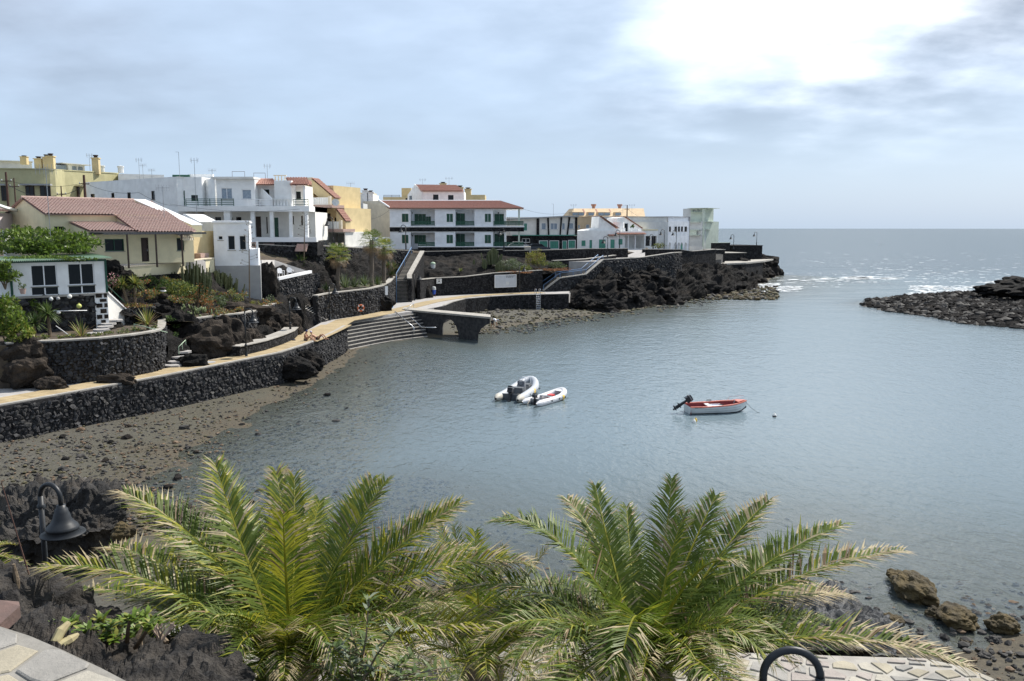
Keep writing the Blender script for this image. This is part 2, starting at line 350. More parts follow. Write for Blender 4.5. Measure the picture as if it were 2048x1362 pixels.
def tiles(root, a, b, c, e, m, rib=.24, name='roof', th=.1):   # eave left, eave right, ridge right, ridge left
    a, b, c, e = V(a), V(b), V(c), V(e); nrm = (b - a).cross(e - a).normalized()
    if nrm.z < 0: nrm = -nrm
    nu = max(2, int((b - a).length / rib)) * 4; nv = max(2, int((e - a).length / .38)); mb = MB(); vs = []
    rows = []
    for j in range(nv): rows += [(j / nv, .05), ((j + .999) / nv, 0.)]
    for v, h in rows:
        for i in range(nu + 1):
            u = i / nu; p = a.lerp(b, u).lerp(e.lerp(c, u), v); vs.append(p + nrm * (h + .045 * (math.cos(u * nu / 4 * 2 * math.pi)) + th))
    w = nu + 1; nr = len(rows)
    fs = [(j * w + i, j * w + i + 1, (j + 1) * w + i + 1, (j + 1) * w + i) for j in range(nr - 1) for i in range(nu)]
    mb.add(vs, fs)
    k = nrm * .02; mb.add([a, b, c, e, a + k + nrm * th * .3, b + k + nrm * th * .3, c + k, e + k], [(3, 2, 1, 0), (0, 1, 5, 4)])
    return mb.build(name, m, root)

def resample(pl, n):
    pl = [V(p) for p in pl]; L = [0]
    for i in range(len(pl) - 1): L.append(L[-1] + (pl[i + 1] - pl[i]).length)
    out = []; k = 0
    for i in range(n):
        s = L[-1] * i / (n - 1)
        while k < len(pl) - 2 and L[k + 1] < s: k += 1
        out.append(pl[k].lerp(pl[k + 1], (s - L[k]) / max(1e-6, L[k + 1] - L[k])))
    return out
def length(pl): return sum((V(pl[i + 1]) - V(pl[i])).length for i in range(len(pl) - 1))
def sheet(mb, rows, nu, nv, amp=.3, fr=.5, seed=0, m=0, vor=.6, edge=True):
    """rock surface lofted through rows of points and broken up by noise"""
    rs = [resample(r, nu) for r in rows]; k = len(rs); P = []
    for j in range(nv):
        t = j / (nv - 1) * (k - 1); i = min(int(t), k - 2); f = t - i; P.append([rs[i][q].lerp(rs[i + 1][q], f) for q in range(nu)])
    o = V((seed * 5.1, seed * 2.3, seed * 9.7)); vs = []
    for j in range(nv):
        for i in range(nu):
            p = P[j][i]; n = (P[j][min(i + 1, nu - 1)] - P[j][max(i - 1, 0)]).cross(P[min(j + 1, nv - 1)][i] - P[max(j - 1, 0)][i])
            n = n.normalized() if n.length > 1e-6 else Z0.copy()
            if n.z < 0: n = -n
            q = p * fr + o; h = noise.fractal(q, 1., 2.1, 6) * .9 + (.55 - noise.voronoi(q * 1.6)[0][0]) * vor
            h += (.5 - noise.voronoi(q * 5)[0][0]) * vor * .35
            f = 1.
            if edge: f = min(1, min(j, nv - 1 - j) / (nv * .08) + .25)
            vs.append(p + n * (h * amp * f))
    return mb.add(vs, [(j * nu + i, j * nu + i + 1, (j + 1) * nu + i + 1, (j + 1) * nu + i) for j in range(nv - 1) for i in range(nu - 1)], m)

STONE = []
def stone_meshes():
    for i in range(8):
        mb = MB(); mb.blob((0, 0, 0), (.5, .5 * (.8 + .1 * (i % 4)), .5), 1, .7, 1.1 + .15 * (i % 3), i + 3)
        me = bpy.data.meshes.new('stone'); me.from_pydata(mb.v, [], mb.f); STONE.append((me, mb.v, mb.f))
stone_meshes()
def stones_on(path, zb, zt, size, r, flat=.5, out=V):
    """stone places on the outer side (right hand when walking the path): (pos, matrix)"""
    L = length(path); n = max(2, int(L / .25)); pts = resample(path, n); res = []
    for row in range(200):
        z = row * size * .74
        x = r.uniform(0, size)
        while x < L:
            f = x / L * (n - 1); i = min(int(f), n - 2); p = pts[i].lerp(pts[i + 1], f - i); t = (pts[i + 1] - pts[i]); t.z = 0; t.normalize(); nn = V((t.y, -t.x, 0))
            b = zb(p) if callable(zb) else zb; tp = zt(p) if callable(zt) else zt; w = size * r.choice((r.uniform(.45, .8), r.uniform(.8, 1.3), r.uniform(1.2, 1.9))); h = size * r.uniform(.65, 1.35)
            zz = b + z + size * .35 + r.uniform(-.12, .12) * size
            if zz + h * .3 < tp: res.append((V((p.x, p.y, zz)) + nn * r.uniform(-.02, .05), t, nn, w, h, size * flat * r.uniform(.9, 2.0)))
            x += w * .86
        if b + z > 60 or z > 12: break
    return res
def stone_mat(s, r):
    p, t, nn, w, h, d = s; a = r.uniform(-.35, .35); c_, s_ = math.cos(a), math.sin(a); ex = (t * c_ + Z0 * s_) * w; ez = (Z0 * c_ - t * s_) * h; ey = nn * d
    return Matrix(((ex.x, ey.x, ez.x, p.x), (ex.y, ey.y, ez.y, p.y), (ex.z, ey.z, ez.z, p.z), (0, 0, 0, 1)))
def put_stones(root, lst, nsingle, m, r, joined='stone_facing'):
    lst = sorted(lst, key=lambda s: s[0].y); org = root.location; first = True
    for s in lst[:nsingle]:
        si = r.randrange(len(STONE)); me = STONE[si][0]
        if not me.materials: me.materials.append((m, m, m_bas2, m, m_bas3, m, m_bas2, m)[si])
        o = bpy.data.objects.new('stone', me); C.objects.link(o); o.parent = root
        M_ = stone_mat(s, r); M_.translation -= org; o.matrix_basis = M_
    if lst[nsingle:]:
        mb = MB()
        for s in lst[nsingle:]:
            _, vs, fs = r.choice(STONE); M_ = stone_mat(s, r); mb.add([M_ @ V(v) for v in vs], fs, r.choice((0, 0, 0, 1, 1, 2)))
        mb.build(joined, [m, m_bas2, m_bas3], root, kind='stuff')
def ribbon(mb, path, zb, zt, th, m=0):   # vertical wall along a path, th to the left (inland)
    k = len(path); pts = [V(p) for p in path]; vs = []
    for i, p in enumerate(pts):
        t = pts[min(i + 1, k - 1)] - pts[max(i - 1, 0)]; t.z = 0; t.normalize(); nn = V((-t.y, t.x, 0)) * th
        b = zb(p) if callable(zb) else zb; e = zt(p) if callable(zt) else zt
        vs += [V((p.x, p.y, b)), V((p.x, p.y, e)), V((p.x, p.y, e)) + nn, V((p.x, p.y, b)) + nn]
    fs = [(4 * i + a, 4 * i + (a + 1) % 4, 4 * i + 4 + (a + 1) % 4, 4 * i + 4 + a) for i in range(k - 1) for a in range(4)] + [(3, 2, 1, 0), (4 * k - 4, 4 * k - 3, 4 * k - 2, 4 * k - 1)]
    return mb.add(vs, fs, m)
def stonewall(name, label, path, zb, zt, th=.45, size=.28, single=0, coping=True, stones=True, cat='wall', cw=.1, mcore=None, seed=1):
    base = V(path[len(path) // 2]); base.z = zb(base) if callable(zb) else zb
    root = empty(name, base, label, cat); r = random.Random(seed)
    mb = MB(); ribbon(mb, path, zb, zt, th); mb.build('core', mcore or (m_basd if stones else m_basw), root)
    if stones: put_stones(root, stones_on(path, zb, zt, size, r), single, m_basalt, r)
    if coping:
        mb = MB(); off = []
        k = len(path)
        for i, p in enumerate(path):
            t = V(path[min(i + 1, k - 1)]) - V(path[max(i - 1, 0)]); t.z = 0; t.normalize(); off.append(V(p) + V((t.y, -t.x, 0)) * .07)
        f = (lambda p: zt(p) + .003) if callable(zt) else zt + .003; g = (lambda p: zt(p) + cw) if callable(zt) else zt + cw
        ribbon(mb, off, f, g, th + .14); mb.build('coping', m_conc, root)
    return root
def slab(mb, poly, zt, zb, m=0):
    return mb.prism([V((p[0], p[1], zt)) for p in poly], V((0, 0, zb - zt)), m)
# ================================================================== SETTING
ZP = 2.5      # promenade level
def Gl(lst, z): return [G(x, y, z) for x, y in lst]
# ---- waterline of the bay (z = 0)
WL = [(1552, 552), (1530, 566), (1482, 584), (1400, 596), (1330, 611), (1200, 627), (1100, 641), (1010, 655), (960, 668), (900, 674), (850, 675), (780, 684), (722, 695), (712, 712), (680, 735),
      (620, 775), (545, 812), (470, 850), (400, 890), (345, 930), (275, 972), (300, 1000), (380, 1030), (480, 1062), (620, 1078), (700, 1105), (780, 1150), (950, 1178), (1200, 1185), (1450, 1182), (1600, 1195), (1740, 1240), (1880, 1290), (2048, 1275), (2200, 1290)]
wl = [(p.x, p.y) for p in Gl(WL, 0)]
poly_w = [(-300., 330.), (0., 285.), (30., 265.), (58., 240.), (70., 224.)] + wl + [(30., 20.), (300., 12.), (600., 60.), (600., 500.), (-300., 500.)]
SPIT = [(1728, 607), (1750, 602), (1800, 597), (1860, 592), (1960, 586), (2048, 577), (2320, 556), (2500, 700), (2320, 690), (2048, 653), (1960, 646), (1880, 632), (1800, 621), (1755, 612)]
spit = [(p.x, p.y) for p in Gl(SPIT, 0)]

def inside(px, py, poly):
    r = np.zeros(px.shape, bool); n = len(poly)
    for i in range(n):
        (x0, y0), (x1, y1) = poly[i], poly[(i + 1) % n]
        c = ((y0 > py) != (y1 > py)) & (px < (x1 - x0) * (py - y0) / ((y1 - y0) or 1e-9) + x0); r ^= c
    return r
def dist(px, py, pl, closed=False):
    d = np.full(px.shape, 1e9); n = len(pl)
    for i in range(n if closed else n - 1):
        (x0, y0), (x1, y1) = pl[i], pl[(i + 1) % n]; dx, dy = x1 - x0, y1 - y0; t = np.clip(((px - x0) * dx + (py - y0) * dy) / (dx * dx + dy * dy + 1e-9), 0, 1)
        d = np.minimum(d, np.hypot(px - x0 - t * dx, py - y0 - t * dy))
    return d
def bed_height(px, py):
    d = dist(px, py, wl); w = inside(px, py, poly_w)
    z = np.where(w, np.maximum(-np.where(d < 9, d * .022, .2 + (d - 9) * .06) - .015, -3.2), np.minimum(d * .055, .9))
    ds = dist(px, py, spit, True); s = inside(px, py, spit)
    zs = np.where(s, np.minimum(ds * .12, .75), -ds * .12); return np.maximum(z, zs)
def bedz(x, y): return float(bed_height(np.array([x]), np.array([y]))[0])

def build_beach():
    xs = np.concatenate([np.arange(-60, 20, .5), np.arange(20, 140, 1.2)]); ys = np.concatenate([np.arange(6, 75, .45), np.arange(75, 262, 1.)])
    gx, gy = np.meshgrid(xs, ys); z = bed_height(gx, gy)
    bz = np.array([noise.fractal(V((x * .35, y * .35, 3.)), 1., 2., 4) for x, y in zip(gx.ravel(), gy.ravel())]).reshape(gx.shape); z = z + bz * np.where(z > -.6, .06, .2)
    w = len(xs); h = len(ys); vs = np.stack([gx, gy, z], -1).reshape(-1, 3).tolist()
    fs = [(j * w + i, j * w + i + 1, (j + 1) * w + i + 1, (j + 1) * w + i) for j in range(h - 1) for i in range(w - 1)]
    m = bpy.data.materials.new('beach_and_seabed'); m.use_nodes = True; t = m.node_tree; N = t.nodes; L = t.links; b = N['Principled BSDF']; b.inputs['Roughness'].default_value = .85
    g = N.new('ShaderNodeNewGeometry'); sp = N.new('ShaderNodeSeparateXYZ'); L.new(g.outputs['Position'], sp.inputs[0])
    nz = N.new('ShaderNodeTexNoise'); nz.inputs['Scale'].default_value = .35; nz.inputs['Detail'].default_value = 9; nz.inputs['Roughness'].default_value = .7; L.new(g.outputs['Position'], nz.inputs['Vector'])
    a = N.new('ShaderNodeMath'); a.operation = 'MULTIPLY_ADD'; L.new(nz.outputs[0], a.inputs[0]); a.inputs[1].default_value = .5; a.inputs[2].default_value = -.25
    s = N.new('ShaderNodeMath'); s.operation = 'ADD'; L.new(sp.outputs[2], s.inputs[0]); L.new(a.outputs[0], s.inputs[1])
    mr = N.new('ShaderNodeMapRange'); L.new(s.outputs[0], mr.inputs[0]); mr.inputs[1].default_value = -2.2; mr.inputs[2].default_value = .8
    cr = N.new('ShaderNodeValToRGB'); L.new(mr.outputs[0], cr.inputs[0]); e = cr.color_ramp.elements   # sand, gravel, dry dark sand above; deep blue-green stops paint in the water's absorption
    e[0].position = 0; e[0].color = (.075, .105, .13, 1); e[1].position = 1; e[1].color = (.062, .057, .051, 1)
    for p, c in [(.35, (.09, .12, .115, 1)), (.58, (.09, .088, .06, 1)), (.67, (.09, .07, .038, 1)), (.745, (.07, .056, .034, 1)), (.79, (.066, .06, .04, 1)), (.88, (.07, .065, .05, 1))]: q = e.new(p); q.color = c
    n2 = N.new('ShaderNodeTexNoise'); n2.inputs['Scale'].default_value = 6.5; n2.inputs['Detail'].default_value = 9; n2.inputs['Roughness'].default_value = .75; L.new(g.outputs['Position'], n2.inputs['Vector'])
    m2 = N.new('ShaderNodeMapRange'); L.new(n2.outputs[0], m2.inputs[0]); m2.inputs[1].default_value = .3; m2.inputs[2].default_value = .7; m2.inputs[3].default_value = .4; m2.inputs[4].default_value = 1.4
    mx = N.new('ShaderNodeVectorMath'); mx.operation = 'SCALE'; L.new(cr.outputs[0], mx.inputs[0]); L.new(m2.outputs[0], mx.inputs['Scale']); L.new(mx.outputs[0], b.inputs['Base Color'])
    bp = N.new('ShaderNodeBump'); bp.inputs['Strength'].default_value = .8; bp.inputs['Distance'].default_value = .08; L.new(n2.outputs[0], bp.inputs['Height']); L.new(bp.outputs[0], b.inputs['Normal'])
    MATS['bed'] = m
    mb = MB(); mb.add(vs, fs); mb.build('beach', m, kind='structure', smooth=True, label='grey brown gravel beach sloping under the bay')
    mb = MB(); n = 48; mb.add([(12000 * math.cos(6.2832 * i / n), 12000 * math.sin(6.2832 * i / n), -3.6) for i in range(n)], [tuple(range(n))]); mb.build('seabed', mat('deep_seabed', (.03, .05, .07), rough=.9), kind='structure')
build_beach()

def build_sea():
    m = bpy.data.materials.new('sea_water'); m.use_nodes = True; t = m.node_tree; N = t.nodes; L = t.links; N.remove(N['Principled BSDF'])
    g = N.new('ShaderNodeNewGeometry'); hs = []
    mps = []
    for scl, st, (ax, ay), det in [(2.6, .055, (1, .55), 3), (.9, .07, (.75, .5), 3), (.12, 1., (.35, 1.), 4), (.42, .45, (.5, 1.), 4), (8., .008, (1, .7), 2)]:
        mp_ = N.new('ShaderNodeMapping'); mp_.inputs['Scale'].default_value = (ax, ay, 1); mp_.inputs['Rotation'].default_value = (0, 0, R(25) if scl > .5 else R(-8)); L.new(g.outputs['Position'], mp_.inputs[0])
        n = N.new('ShaderNodeTexNoise'); n.inputs['Scale'].default_value = scl; n.inputs['Detail'].default_value = det; n.inputs['Distortion'].default_value = .6; L.new(mp_.outputs[0], n.inputs['Vector'])
        k = N.new('ShaderNodeMath'); k.operation = 'MULTIPLY'; k.inputs[1].default_value = st; L.new(n.outputs[0], k.inputs[0])
        if scl < .5:   # swell only on the open sea beyond the bay
            sp = N.new('ShaderNodeSeparateXYZ'); L.new(g.outputs['Position'], sp.inputs[0]); mr = N.new('ShaderNodeMapRange'); mr.interpolation_type = 'SMOOTHSTEP'; L.new(sp.outputs[1], mr.inputs[0]); mr.inputs[1].default_value = 90; mr.inputs[2].default_value = 200
            k2 = N.new('ShaderNodeMath'); k2.operation = 'MULTIPLY'; L.new(k.outputs[0], k2.inputs[0]); L.new(mr.outputs[0], k2.inputs[1]); k = k2
        hs.append(k.outputs[0])
    h = hs[0]
    for q in hs[1:]:
        a = N.new('ShaderNodeMath'); a.operation = 'ADD'; L.new(h, a.inputs[0]); L.new(q, a.inputs[1]); h = a.outputs[0]
    bp = N.new('ShaderNodeBump'); bp.inputs['Strength'].default_value = 1.; bp.inputs['Distance'].default_value = 1.; L.new(h, bp.inputs['Height'])
    fr = N.new('ShaderNodeFresnel'); fr.inputs['IOR'].default_value = 1.34; L.new(bp.outputs[0], fr.inputs['Normal'])
    gl = N.new('ShaderNodeBsdfGlossy'); gl.inputs['Roughness'].default_value = .12; L.new(bp.outputs[0], gl.inputs['Normal'])
    tr = N.new('ShaderNodeBsdfTransparent'); tr.inputs[0].default_value = (.82, .91, .95, 1)
    df = N.new('ShaderNodeBsdfDiffuse'); df.inputs[0].default_value = (.19, .25, .285, 1); L.new(bp.outputs[0], df.inputs['Normal'])
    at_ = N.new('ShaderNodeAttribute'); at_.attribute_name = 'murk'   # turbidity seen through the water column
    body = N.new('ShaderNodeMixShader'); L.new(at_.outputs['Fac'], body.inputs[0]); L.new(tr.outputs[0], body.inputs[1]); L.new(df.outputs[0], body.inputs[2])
    mn = N.new('ShaderNodeMath'); mn.operation = 'MINIMUM'; mn.inputs[1].default_value = .40; L.new(fr.outputs[0], mn.inputs[0]); ms = N.new('ShaderNodeMixShader'); L.new(mn.outputs[0], ms.inputs[0]); L.new(body.outputs[0], ms.inputs[1]); L.new(gl.outputs[0], ms.inputs[2])
    L.new(ms.outputs[0], N['Material Output'].inputs[0]); MATS['sea'] = m
    mb = MB(); xs = np.concatenate([np.arange(-60, 24, 1.), np.arange(24, 141, 2.)]); ys = np.concatenate([np.arange(6, 130, 1.), np.arange(130, 263, 2.)]); gx, gy = np.meshgrid(xs, ys); w, h_ = len(xs), len(ys)
    dep = np.maximum(0, -bed_height(gx, gy)).ravel(); mb.add(np.stack([gx, gy, gx * 0], -1).reshape(-1, 3).tolist(), [(j * w + i, j * w + i + 1, (j + 1) * w + i + 1, (j + 1) * w + i) for j in range(h_ - 1) for i in range(w - 1)])
    x0, x1, y0, y1, Bg = xs[0], xs[-1], ys[0], ys[-1], 12000.; c = [(x0, y0), (x1, y0), (x1, y1), (x0, y1)]; o_ = [(-Bg, -Bg), (Bg, -Bg), (Bg, Bg), (-Bg, Bg)]; mb.add([(*p, 0) for p in c + o_], [(k, (k + 1) % 4, 4 + (k + 1) % 4, 4 + k) for k in range(4)])
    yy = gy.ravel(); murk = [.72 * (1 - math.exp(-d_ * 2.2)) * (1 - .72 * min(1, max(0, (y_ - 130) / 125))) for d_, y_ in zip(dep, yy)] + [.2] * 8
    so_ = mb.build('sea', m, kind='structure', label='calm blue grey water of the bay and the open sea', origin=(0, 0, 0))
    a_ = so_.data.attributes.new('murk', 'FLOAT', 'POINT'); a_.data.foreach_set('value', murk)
build_sea()

def build_foam_and_glints():
    r = random.Random(5); mb = MB()
    m = mat('foam_and_glints', (.80, .83, .85), (.7, .74, .77), scale=3, rough=.9)
    for (x0, y0, x1, y1, n, s) in [(1480, 572, 1600, 583, 330, .5), (1500, 566, 1560, 574, 50, .7), (1690, 553, 1800, 558, 60, 1.2), (1820, 571, 1955, 589, 300, .6), (1960, 562, 2048, 570, 40, 1.2), (1680, 535, 2040, 566, 260, .4), (1600, 505, 2040, 535, 120, .35), (1540, 545, 1700, 575, 80, .35), (1560, 556, 1720, 566, 30, .8)]:  # foam by the rocks; small open-sea flecks are sun sparkle painted white
        for i in range(n):
            c = G(r.uniform(x0, x1), r.uniform(y0, y1), .03); k = 7; w = s * r.uniform(.3, 1.8) * (c.y / 150); d = w * r.uniform(.25, .6); a0 = r.uniform(-.3, .3); pts = []
            for j in range(k):
                a = 6.2832 * j / k; q = r.uniform(.5, 1.2); x, y = math.cos(a) * w * q, math.sin(a) * d * q; pts.append(c + V((x * math.cos(a0) - y * math.sin(a0), x * math.sin(a0) + y * math.cos(a0), 0)))
            mb.add(pts, [tuple(range(k))])
    mb.build('foam', m, kind='stuff', label='white foam of breaking wavelets off the rocky points, and sun sparkle painted as flecks')
build_foam_and_glints()

# ---- promenade
E1 = Gl([(-110, 831), (0, 812), (150, 785), (330, 752), (480, 722), (560, 706), (610, 690), (638, 679), (660, 669), (678, 660), (692, 652)], ZP)
ETOP = Gl([(664, 645), (720, 637), (780, 629), (835, 621)], ZP)
E2 = Gl([(890, 611), (905, 604.5), (930, 598), (980, 593.5), (1040, 590), (1137, 588)], ZP)
INN = Gl([(1150, 580), (1080, 582), (990, 585), (870, 590), (845, 596), (790, 600), (770, 618), (655, 638), (590, 674), (480, 708), (327, 737), (203, 757), (56, 766), (-110, 770)], ZP)
mb = MB(); slab(mb, E1 + ETOP + E2 + INN, ZP, -.4); mb.build('promenade', [m_pave], kind='structure', label='pale paved seaside promenade curving round the bay')
def kerb(path, name):
    mb = MB(); ribbon(mb, path, ZP - .12, ZP + .07, .3); return mb
# sea wall below the promenade
root = stonewall('sea_wall', 'long black lava stone sea wall below the ochre boardwalk', [p + V((.06, -.06, 0)) for p in E1], lambda p: bedz(p.x, p.y) - .05, ZP - .02, th=.3, size=.28, single=300, coping=False, seed=3)
mb = kerb(E1, 'kerb'); mb.build('kerb', m_conc, root)
# ochre boards
def boards():
    r = random.Random(2)
    def off(pl, d):
        o = []
        for i, p in enumerate(pl):
            t = pl[min(i + 1, len(pl) - 1)] - pl[max(i - 1, 0)]; t.normalize(); o.append(p + V((-t.y, t.x, 0)) * d)
        return o
    c = off(E1[:9], 1.2) + Gl([(668, 653), (690, 641), (740, 632.5), (790, 622), (830, 612), (862, 604), (895, 598.5), (935, 593), (1000, 588.5), (1085, 585.5)], ZP)
    L = length(c); n = 300; pts = resample(c, n + 1); root = empty('boardwalk', pts[60], 'ochre planked boardwalk strip along the promenade', 'boardwalk')
    mb = MB(); mb.box((0, 0, 0), 1, 1, .05); mes = []
    for k in range(3):
        me = bpy.data.meshes.new('plank'); me.from_pydata(mb.v, [], mb.f); me.materials.append(m_plank if k == 0 else mat('ochre_boards_%s' % ('worn' if k == 1 else 'dark'), [(.40, .315, .185), (.34, .26, .145)][k - 1], [(.34, .265, .155), (.28, .215, .12)][k - 1], scale=2.5, rough=.8, bump=.2)); mes.append(me)
    for i in range(n):
        p = pts[i].lerp(pts[i + 1], .5); t = pts[min(i + 2, n)] - pts[max(i - 1, 0)]; t.z = 0; t.normalize(); w = (pts[i + 1] - pts[i]).length * .95; s = V((-t.y, t.x, 0)) * (1.7 if p.y < 70 else (3.0 if p.y < 82 else 2.0))
        o = bpy.data.objects.new('plank', r.choice(mes)); C.objects.link(o); o.parent = root
        q = p - root.location; q.z += .004 + r.uniform(0, .006); a = t * w
        o.matrix_basis = Matrix(((s.x, a.x, 0, q.x), (s.y, a.y, 0, q.y), (0, 0, 1, q.z), (0, 0, 0, 1)))
boards()

# ---- bathing steps
def bathing_steps():
    top = resample(Gl([(664, 645), (720, 637), (780, 629), (838, 620.5)], ZP), 14); bot = resample(Gl([(700, 700), (760, 689), (800, 682), (856, 674)], 0.), 14); n = 8
    for l in (top, bot):
        for i, p in enumerate(l if l is bot else []): f = i / 13; p += V((.25, -.3, 0)) * math.sin(math.pi * f) * -1.2
    root = empty('bathing_steps', bot[7], 'wide curved flight of black stone steps descending to the water', 'steps')
    for k in range(n):
        z = ZP - (k + 1) * (ZP - .05) / n + .02
        a = [top[i].lerp(bot[i], (k) / n) for i in range(14)]; b = [top[i].lerp(bot[i], (k + 1) / n) for i in range(14)]
        mb = MB(); vs = []
        for i in range(14):
            for p, zz in ((a[i], z), (b[i], z), (b[i], z - .9), (a[i], z - .9)): vs.append(V((p.x, p.y, zz)))
        mb.add(vs, [(4 * i + q, 4 * i + (q + 1) % 4, 4 * i + 4 + (q + 1) % 4, 4 * i + 4 + q) for i in range(13) for q in range(4)] + [(3, 2, 1, 0), (52, 53, 54, 55)])
        st = mb.build('step', mat('step_stone', (.022, .022, .024), (.07, .068, .066), scale=4, rough=.85, bump=.7), root)
        mb = MB(); vs = []
        for i in range(14):
            d = (a[i] - b[i]).normalized() * .26; o = (b[i] - a[i]).normalized() * .03
            for p, zz in ((b[i] + o, z + .025), (b[i] + o, z - .045), (b[i] + d, z + .003), (b[i] + d, z + .025)): vs.append(V((p.x, p.y, zz)))
        mb.add(vs, [(4 * i + q, 4 * i + (q + 1) % 4, 4 * i + 4 + (q + 1) % 4, 4 * i + 4 + q) for i in range(13) for q in range(4)] + [(3, 2, 1, 0), (52, 53, 54, 55)])
        mb.build('nosing', m_conc, st)
bathing_steps()
# stone cheek where the sea wall turns down to the water
stonewall('wall_return', 'rounded end of the sea wall beside the bathing steps', Gl([(692, 652), (690, 650), (676, 646), (662, 644)], ZP), 0., ZP - .02, th=.3, size=.32, coping=False, seed=9)

def pier():
    fr = Fr.px((835, 640, 95.5), (978, 640, 88.5)); P = lambda x, y: fr.w(*[fr.uv(x, y)[0], 0, fr.uv(x, y)[1]])
    out = [(806, 623), (980, 637), (980, 647), (972, 650), (963, 657), (957, 667), (956, 682), (918, 680), (916, 664), (912, 652), (906, 643), (899, 637.5), (892, 640), (886, 648), (884, 658), (885, 672), (806, 668)]
    root = empty('pier', P(936, 681), 'small dark stone pier with an arch and a flared pillar', 'pier')
    mb = MB(); mb.prism([P(*p) for p in out], V((-.03, 1, 0)) * 2.4); mb.build('body', mat('pier_stone', (.02, .02, .022), (.055, .054, .054), scale=3, rough=.9, bump=.8, bscale=10), root)
    a, b = fr.uv(806, 621)[0], fr.uv(982, 635)[0]; z = ZP
    mb = MB(); q = [fr.w(a, -.12, z - .06), fr.w(b + .05, -.12, z - .06)]; q += [q[1] + V((-.08, 2.6, 0)), q[0] + V((-.08, 2.6, 0))]; mb.hexa(q + [p + Z0 * .2 for p in q]); mb.build('deck', m_conc, root)
pier()

# ---- dark quay wall on the far side of the bay
stonewall('quay_wall', 'smooth black quay wall under the far promenade with a steel ladder', [p + V((.06, -.06, 0)) for p in Gl([(872, 616), (890, 611)], ZP) + E2], lambda p: -.3, ZP - .02, th=.3, stones=False, coping=False)
mb = kerb(E2, 'kerb'); o = mb.build('kerb', m_conc, label='pale concrete kerb along the far quay edge', cat='kerb')

def pathz(lst): return [at(*p) for p in lst]
def zlin(pts):   # height interpolated along a path of points
    P = [V(p) for p in pts]
    def f(q):
        best = None
        for i in range(len(P) - 1):
            a, b = P[i], P[i + 1]; d = V((b.x - a.x, b.y - a.y, 0)); t = max(0, min(1, ((q.x - a.x) * d.x + (q.y - a.y) * d.y) / max(d.length_squared, 1e-9))); c = a.lerp(b, t); k = (c.x - q.x) ** 2 + (c.y - q.y) ** 2
            if best is None or k < best[0]: best = (k, c.z)
        return best[1]
    return f
# ---- plateau under the village and the hillside between it and the promenade
def terrain():
    mb = MB()
    rows = [Gl([(335, 743), (400, 724), (480, 710), (590, 675), (650, 640), (770, 619)], 2.2),
            pathz([(335, 700, 57.5), (420, 690, 64), (500, 672, 67), (580, 640, 76), (640, 600, 91), (772, 590, 101)]),
            pathz([(320, 655, 60), (420, 645, 68), (515, 628, 73), (560, 606, 78), (645, 560, 95), (785, 560, 111)]),
            pathz([(225, 622, 59.5), (340, 600, 65.5), (470, 602, 74), (520, 575, 80.5), (655, 505, 99), (790, 508, 118)]),
            pathz([(100, 585, 60.5), (238, 556, 62), (330, 548, 67.5), (425, 545, 74.5), (520, 545, 82), (660, 498, 101), (790, 500, 122)])]
    sheet(mb, rows, 150, 90, .55, .45, 2); mb.build('rocky_hillside', m_lava, kind='structure', label='dark lava hillside below the houses')
    mb = MB()
    rows = [pathz([(-200, 600, 63), (100, 575, 62), (240, 557, 63), (330, 549, 68.5), (425, 546, 75.5), (520, 546, 83), (660, 499, 103), (790, 505, 123.5), (846, 508, 133), (1010, 506, 136), (1250, 506, 152)]),
            pathz([(-200, 540, 85), (0, 510, 86), (240, 500, 88), (420, 488, 93), (520, 486, 95), (660, 494, 106), (790, 500, 132), (846, 502, 137), (1020, 501, 142), (1300, 502, 162)]),
            [V((-150, 140, 12)), V((-60, 140, 10.5)), V((0, 170, 8.3)), V((15, 180, 8.2)), V((30, 190, 8.0))],
            [V((-300, 300, 8)), V((-60, 280, 8)), V((0, 262, 8)), V((20, 250, 7)), V((35, 235, 6))], [V((-300, 330, -1)), V((-60, 305, -1)), V((0, 288, -1)), V((30, 268, -1)), V((45, 250, -1))]]
    sheet(mb, rows, 120, 60, .12, .3, 4, edge=False); mb.build('village_ground', m_soil, kind='structure', label='earth plateau on which the village stands')
terrain()
# rock garden slope on the far side and its cliffs
def far_rock():
    mb = MB()
    rows = [pathz([(838, 566, 120), (985, 556, 123), (1085, 548, 126), (1110, 545, 127)]), pathz([(846, 535, 124), (985, 540, 126), (1085, 540, 128), (1115, 537, 129)]), pathz([(846, 510, 132), (985, 506, 133), (1010, 512, 134), (1060, 516, 135), (1120, 525, 133)])]
    sheet(mb, rows, 90, 40, .45, .5, 6); mb.build('rock_garden_slope', m_lava, kind='structure', label='lava rock garden slope above the sign wall')
    mb = MB()
    rows = [Gl([(1135, 622), (1200, 632), (1300, 620), (1400, 602), (1485, 592), (1540, 575)], -.4), pathz([(1135, 605, 121), (1200, 608, 123), (1300, 600, 131), (1400, 585, 145), (1485, 572, 160), (1530, 560, 200)]),
            pathz([(1140, 592, 123), (1200, 575, 127), (1300, 572, 136), (1390, 560, 150), (1480, 556, 168), (1535, 545, 205)]), pathz([(1142, 582, 126), (1215, 545, 131), (1300, 543, 141), (1385, 540, 157), (1480, 541, 176), (1530, 530, 208)]),
            pathz([(1150, 578, 128), (1215, 535, 133), (1300, 528, 144), (1385, 530, 160), (1480, 528, 182), (1525, 518, 212)])]
    sheet(mb, rows, 190, 80, 1.5, .3, 8, vor=.9); mb.build('lava_cliff', m_lava, kind='structure', label='jagged black lava cliff below the upper promenade')
far_rock()
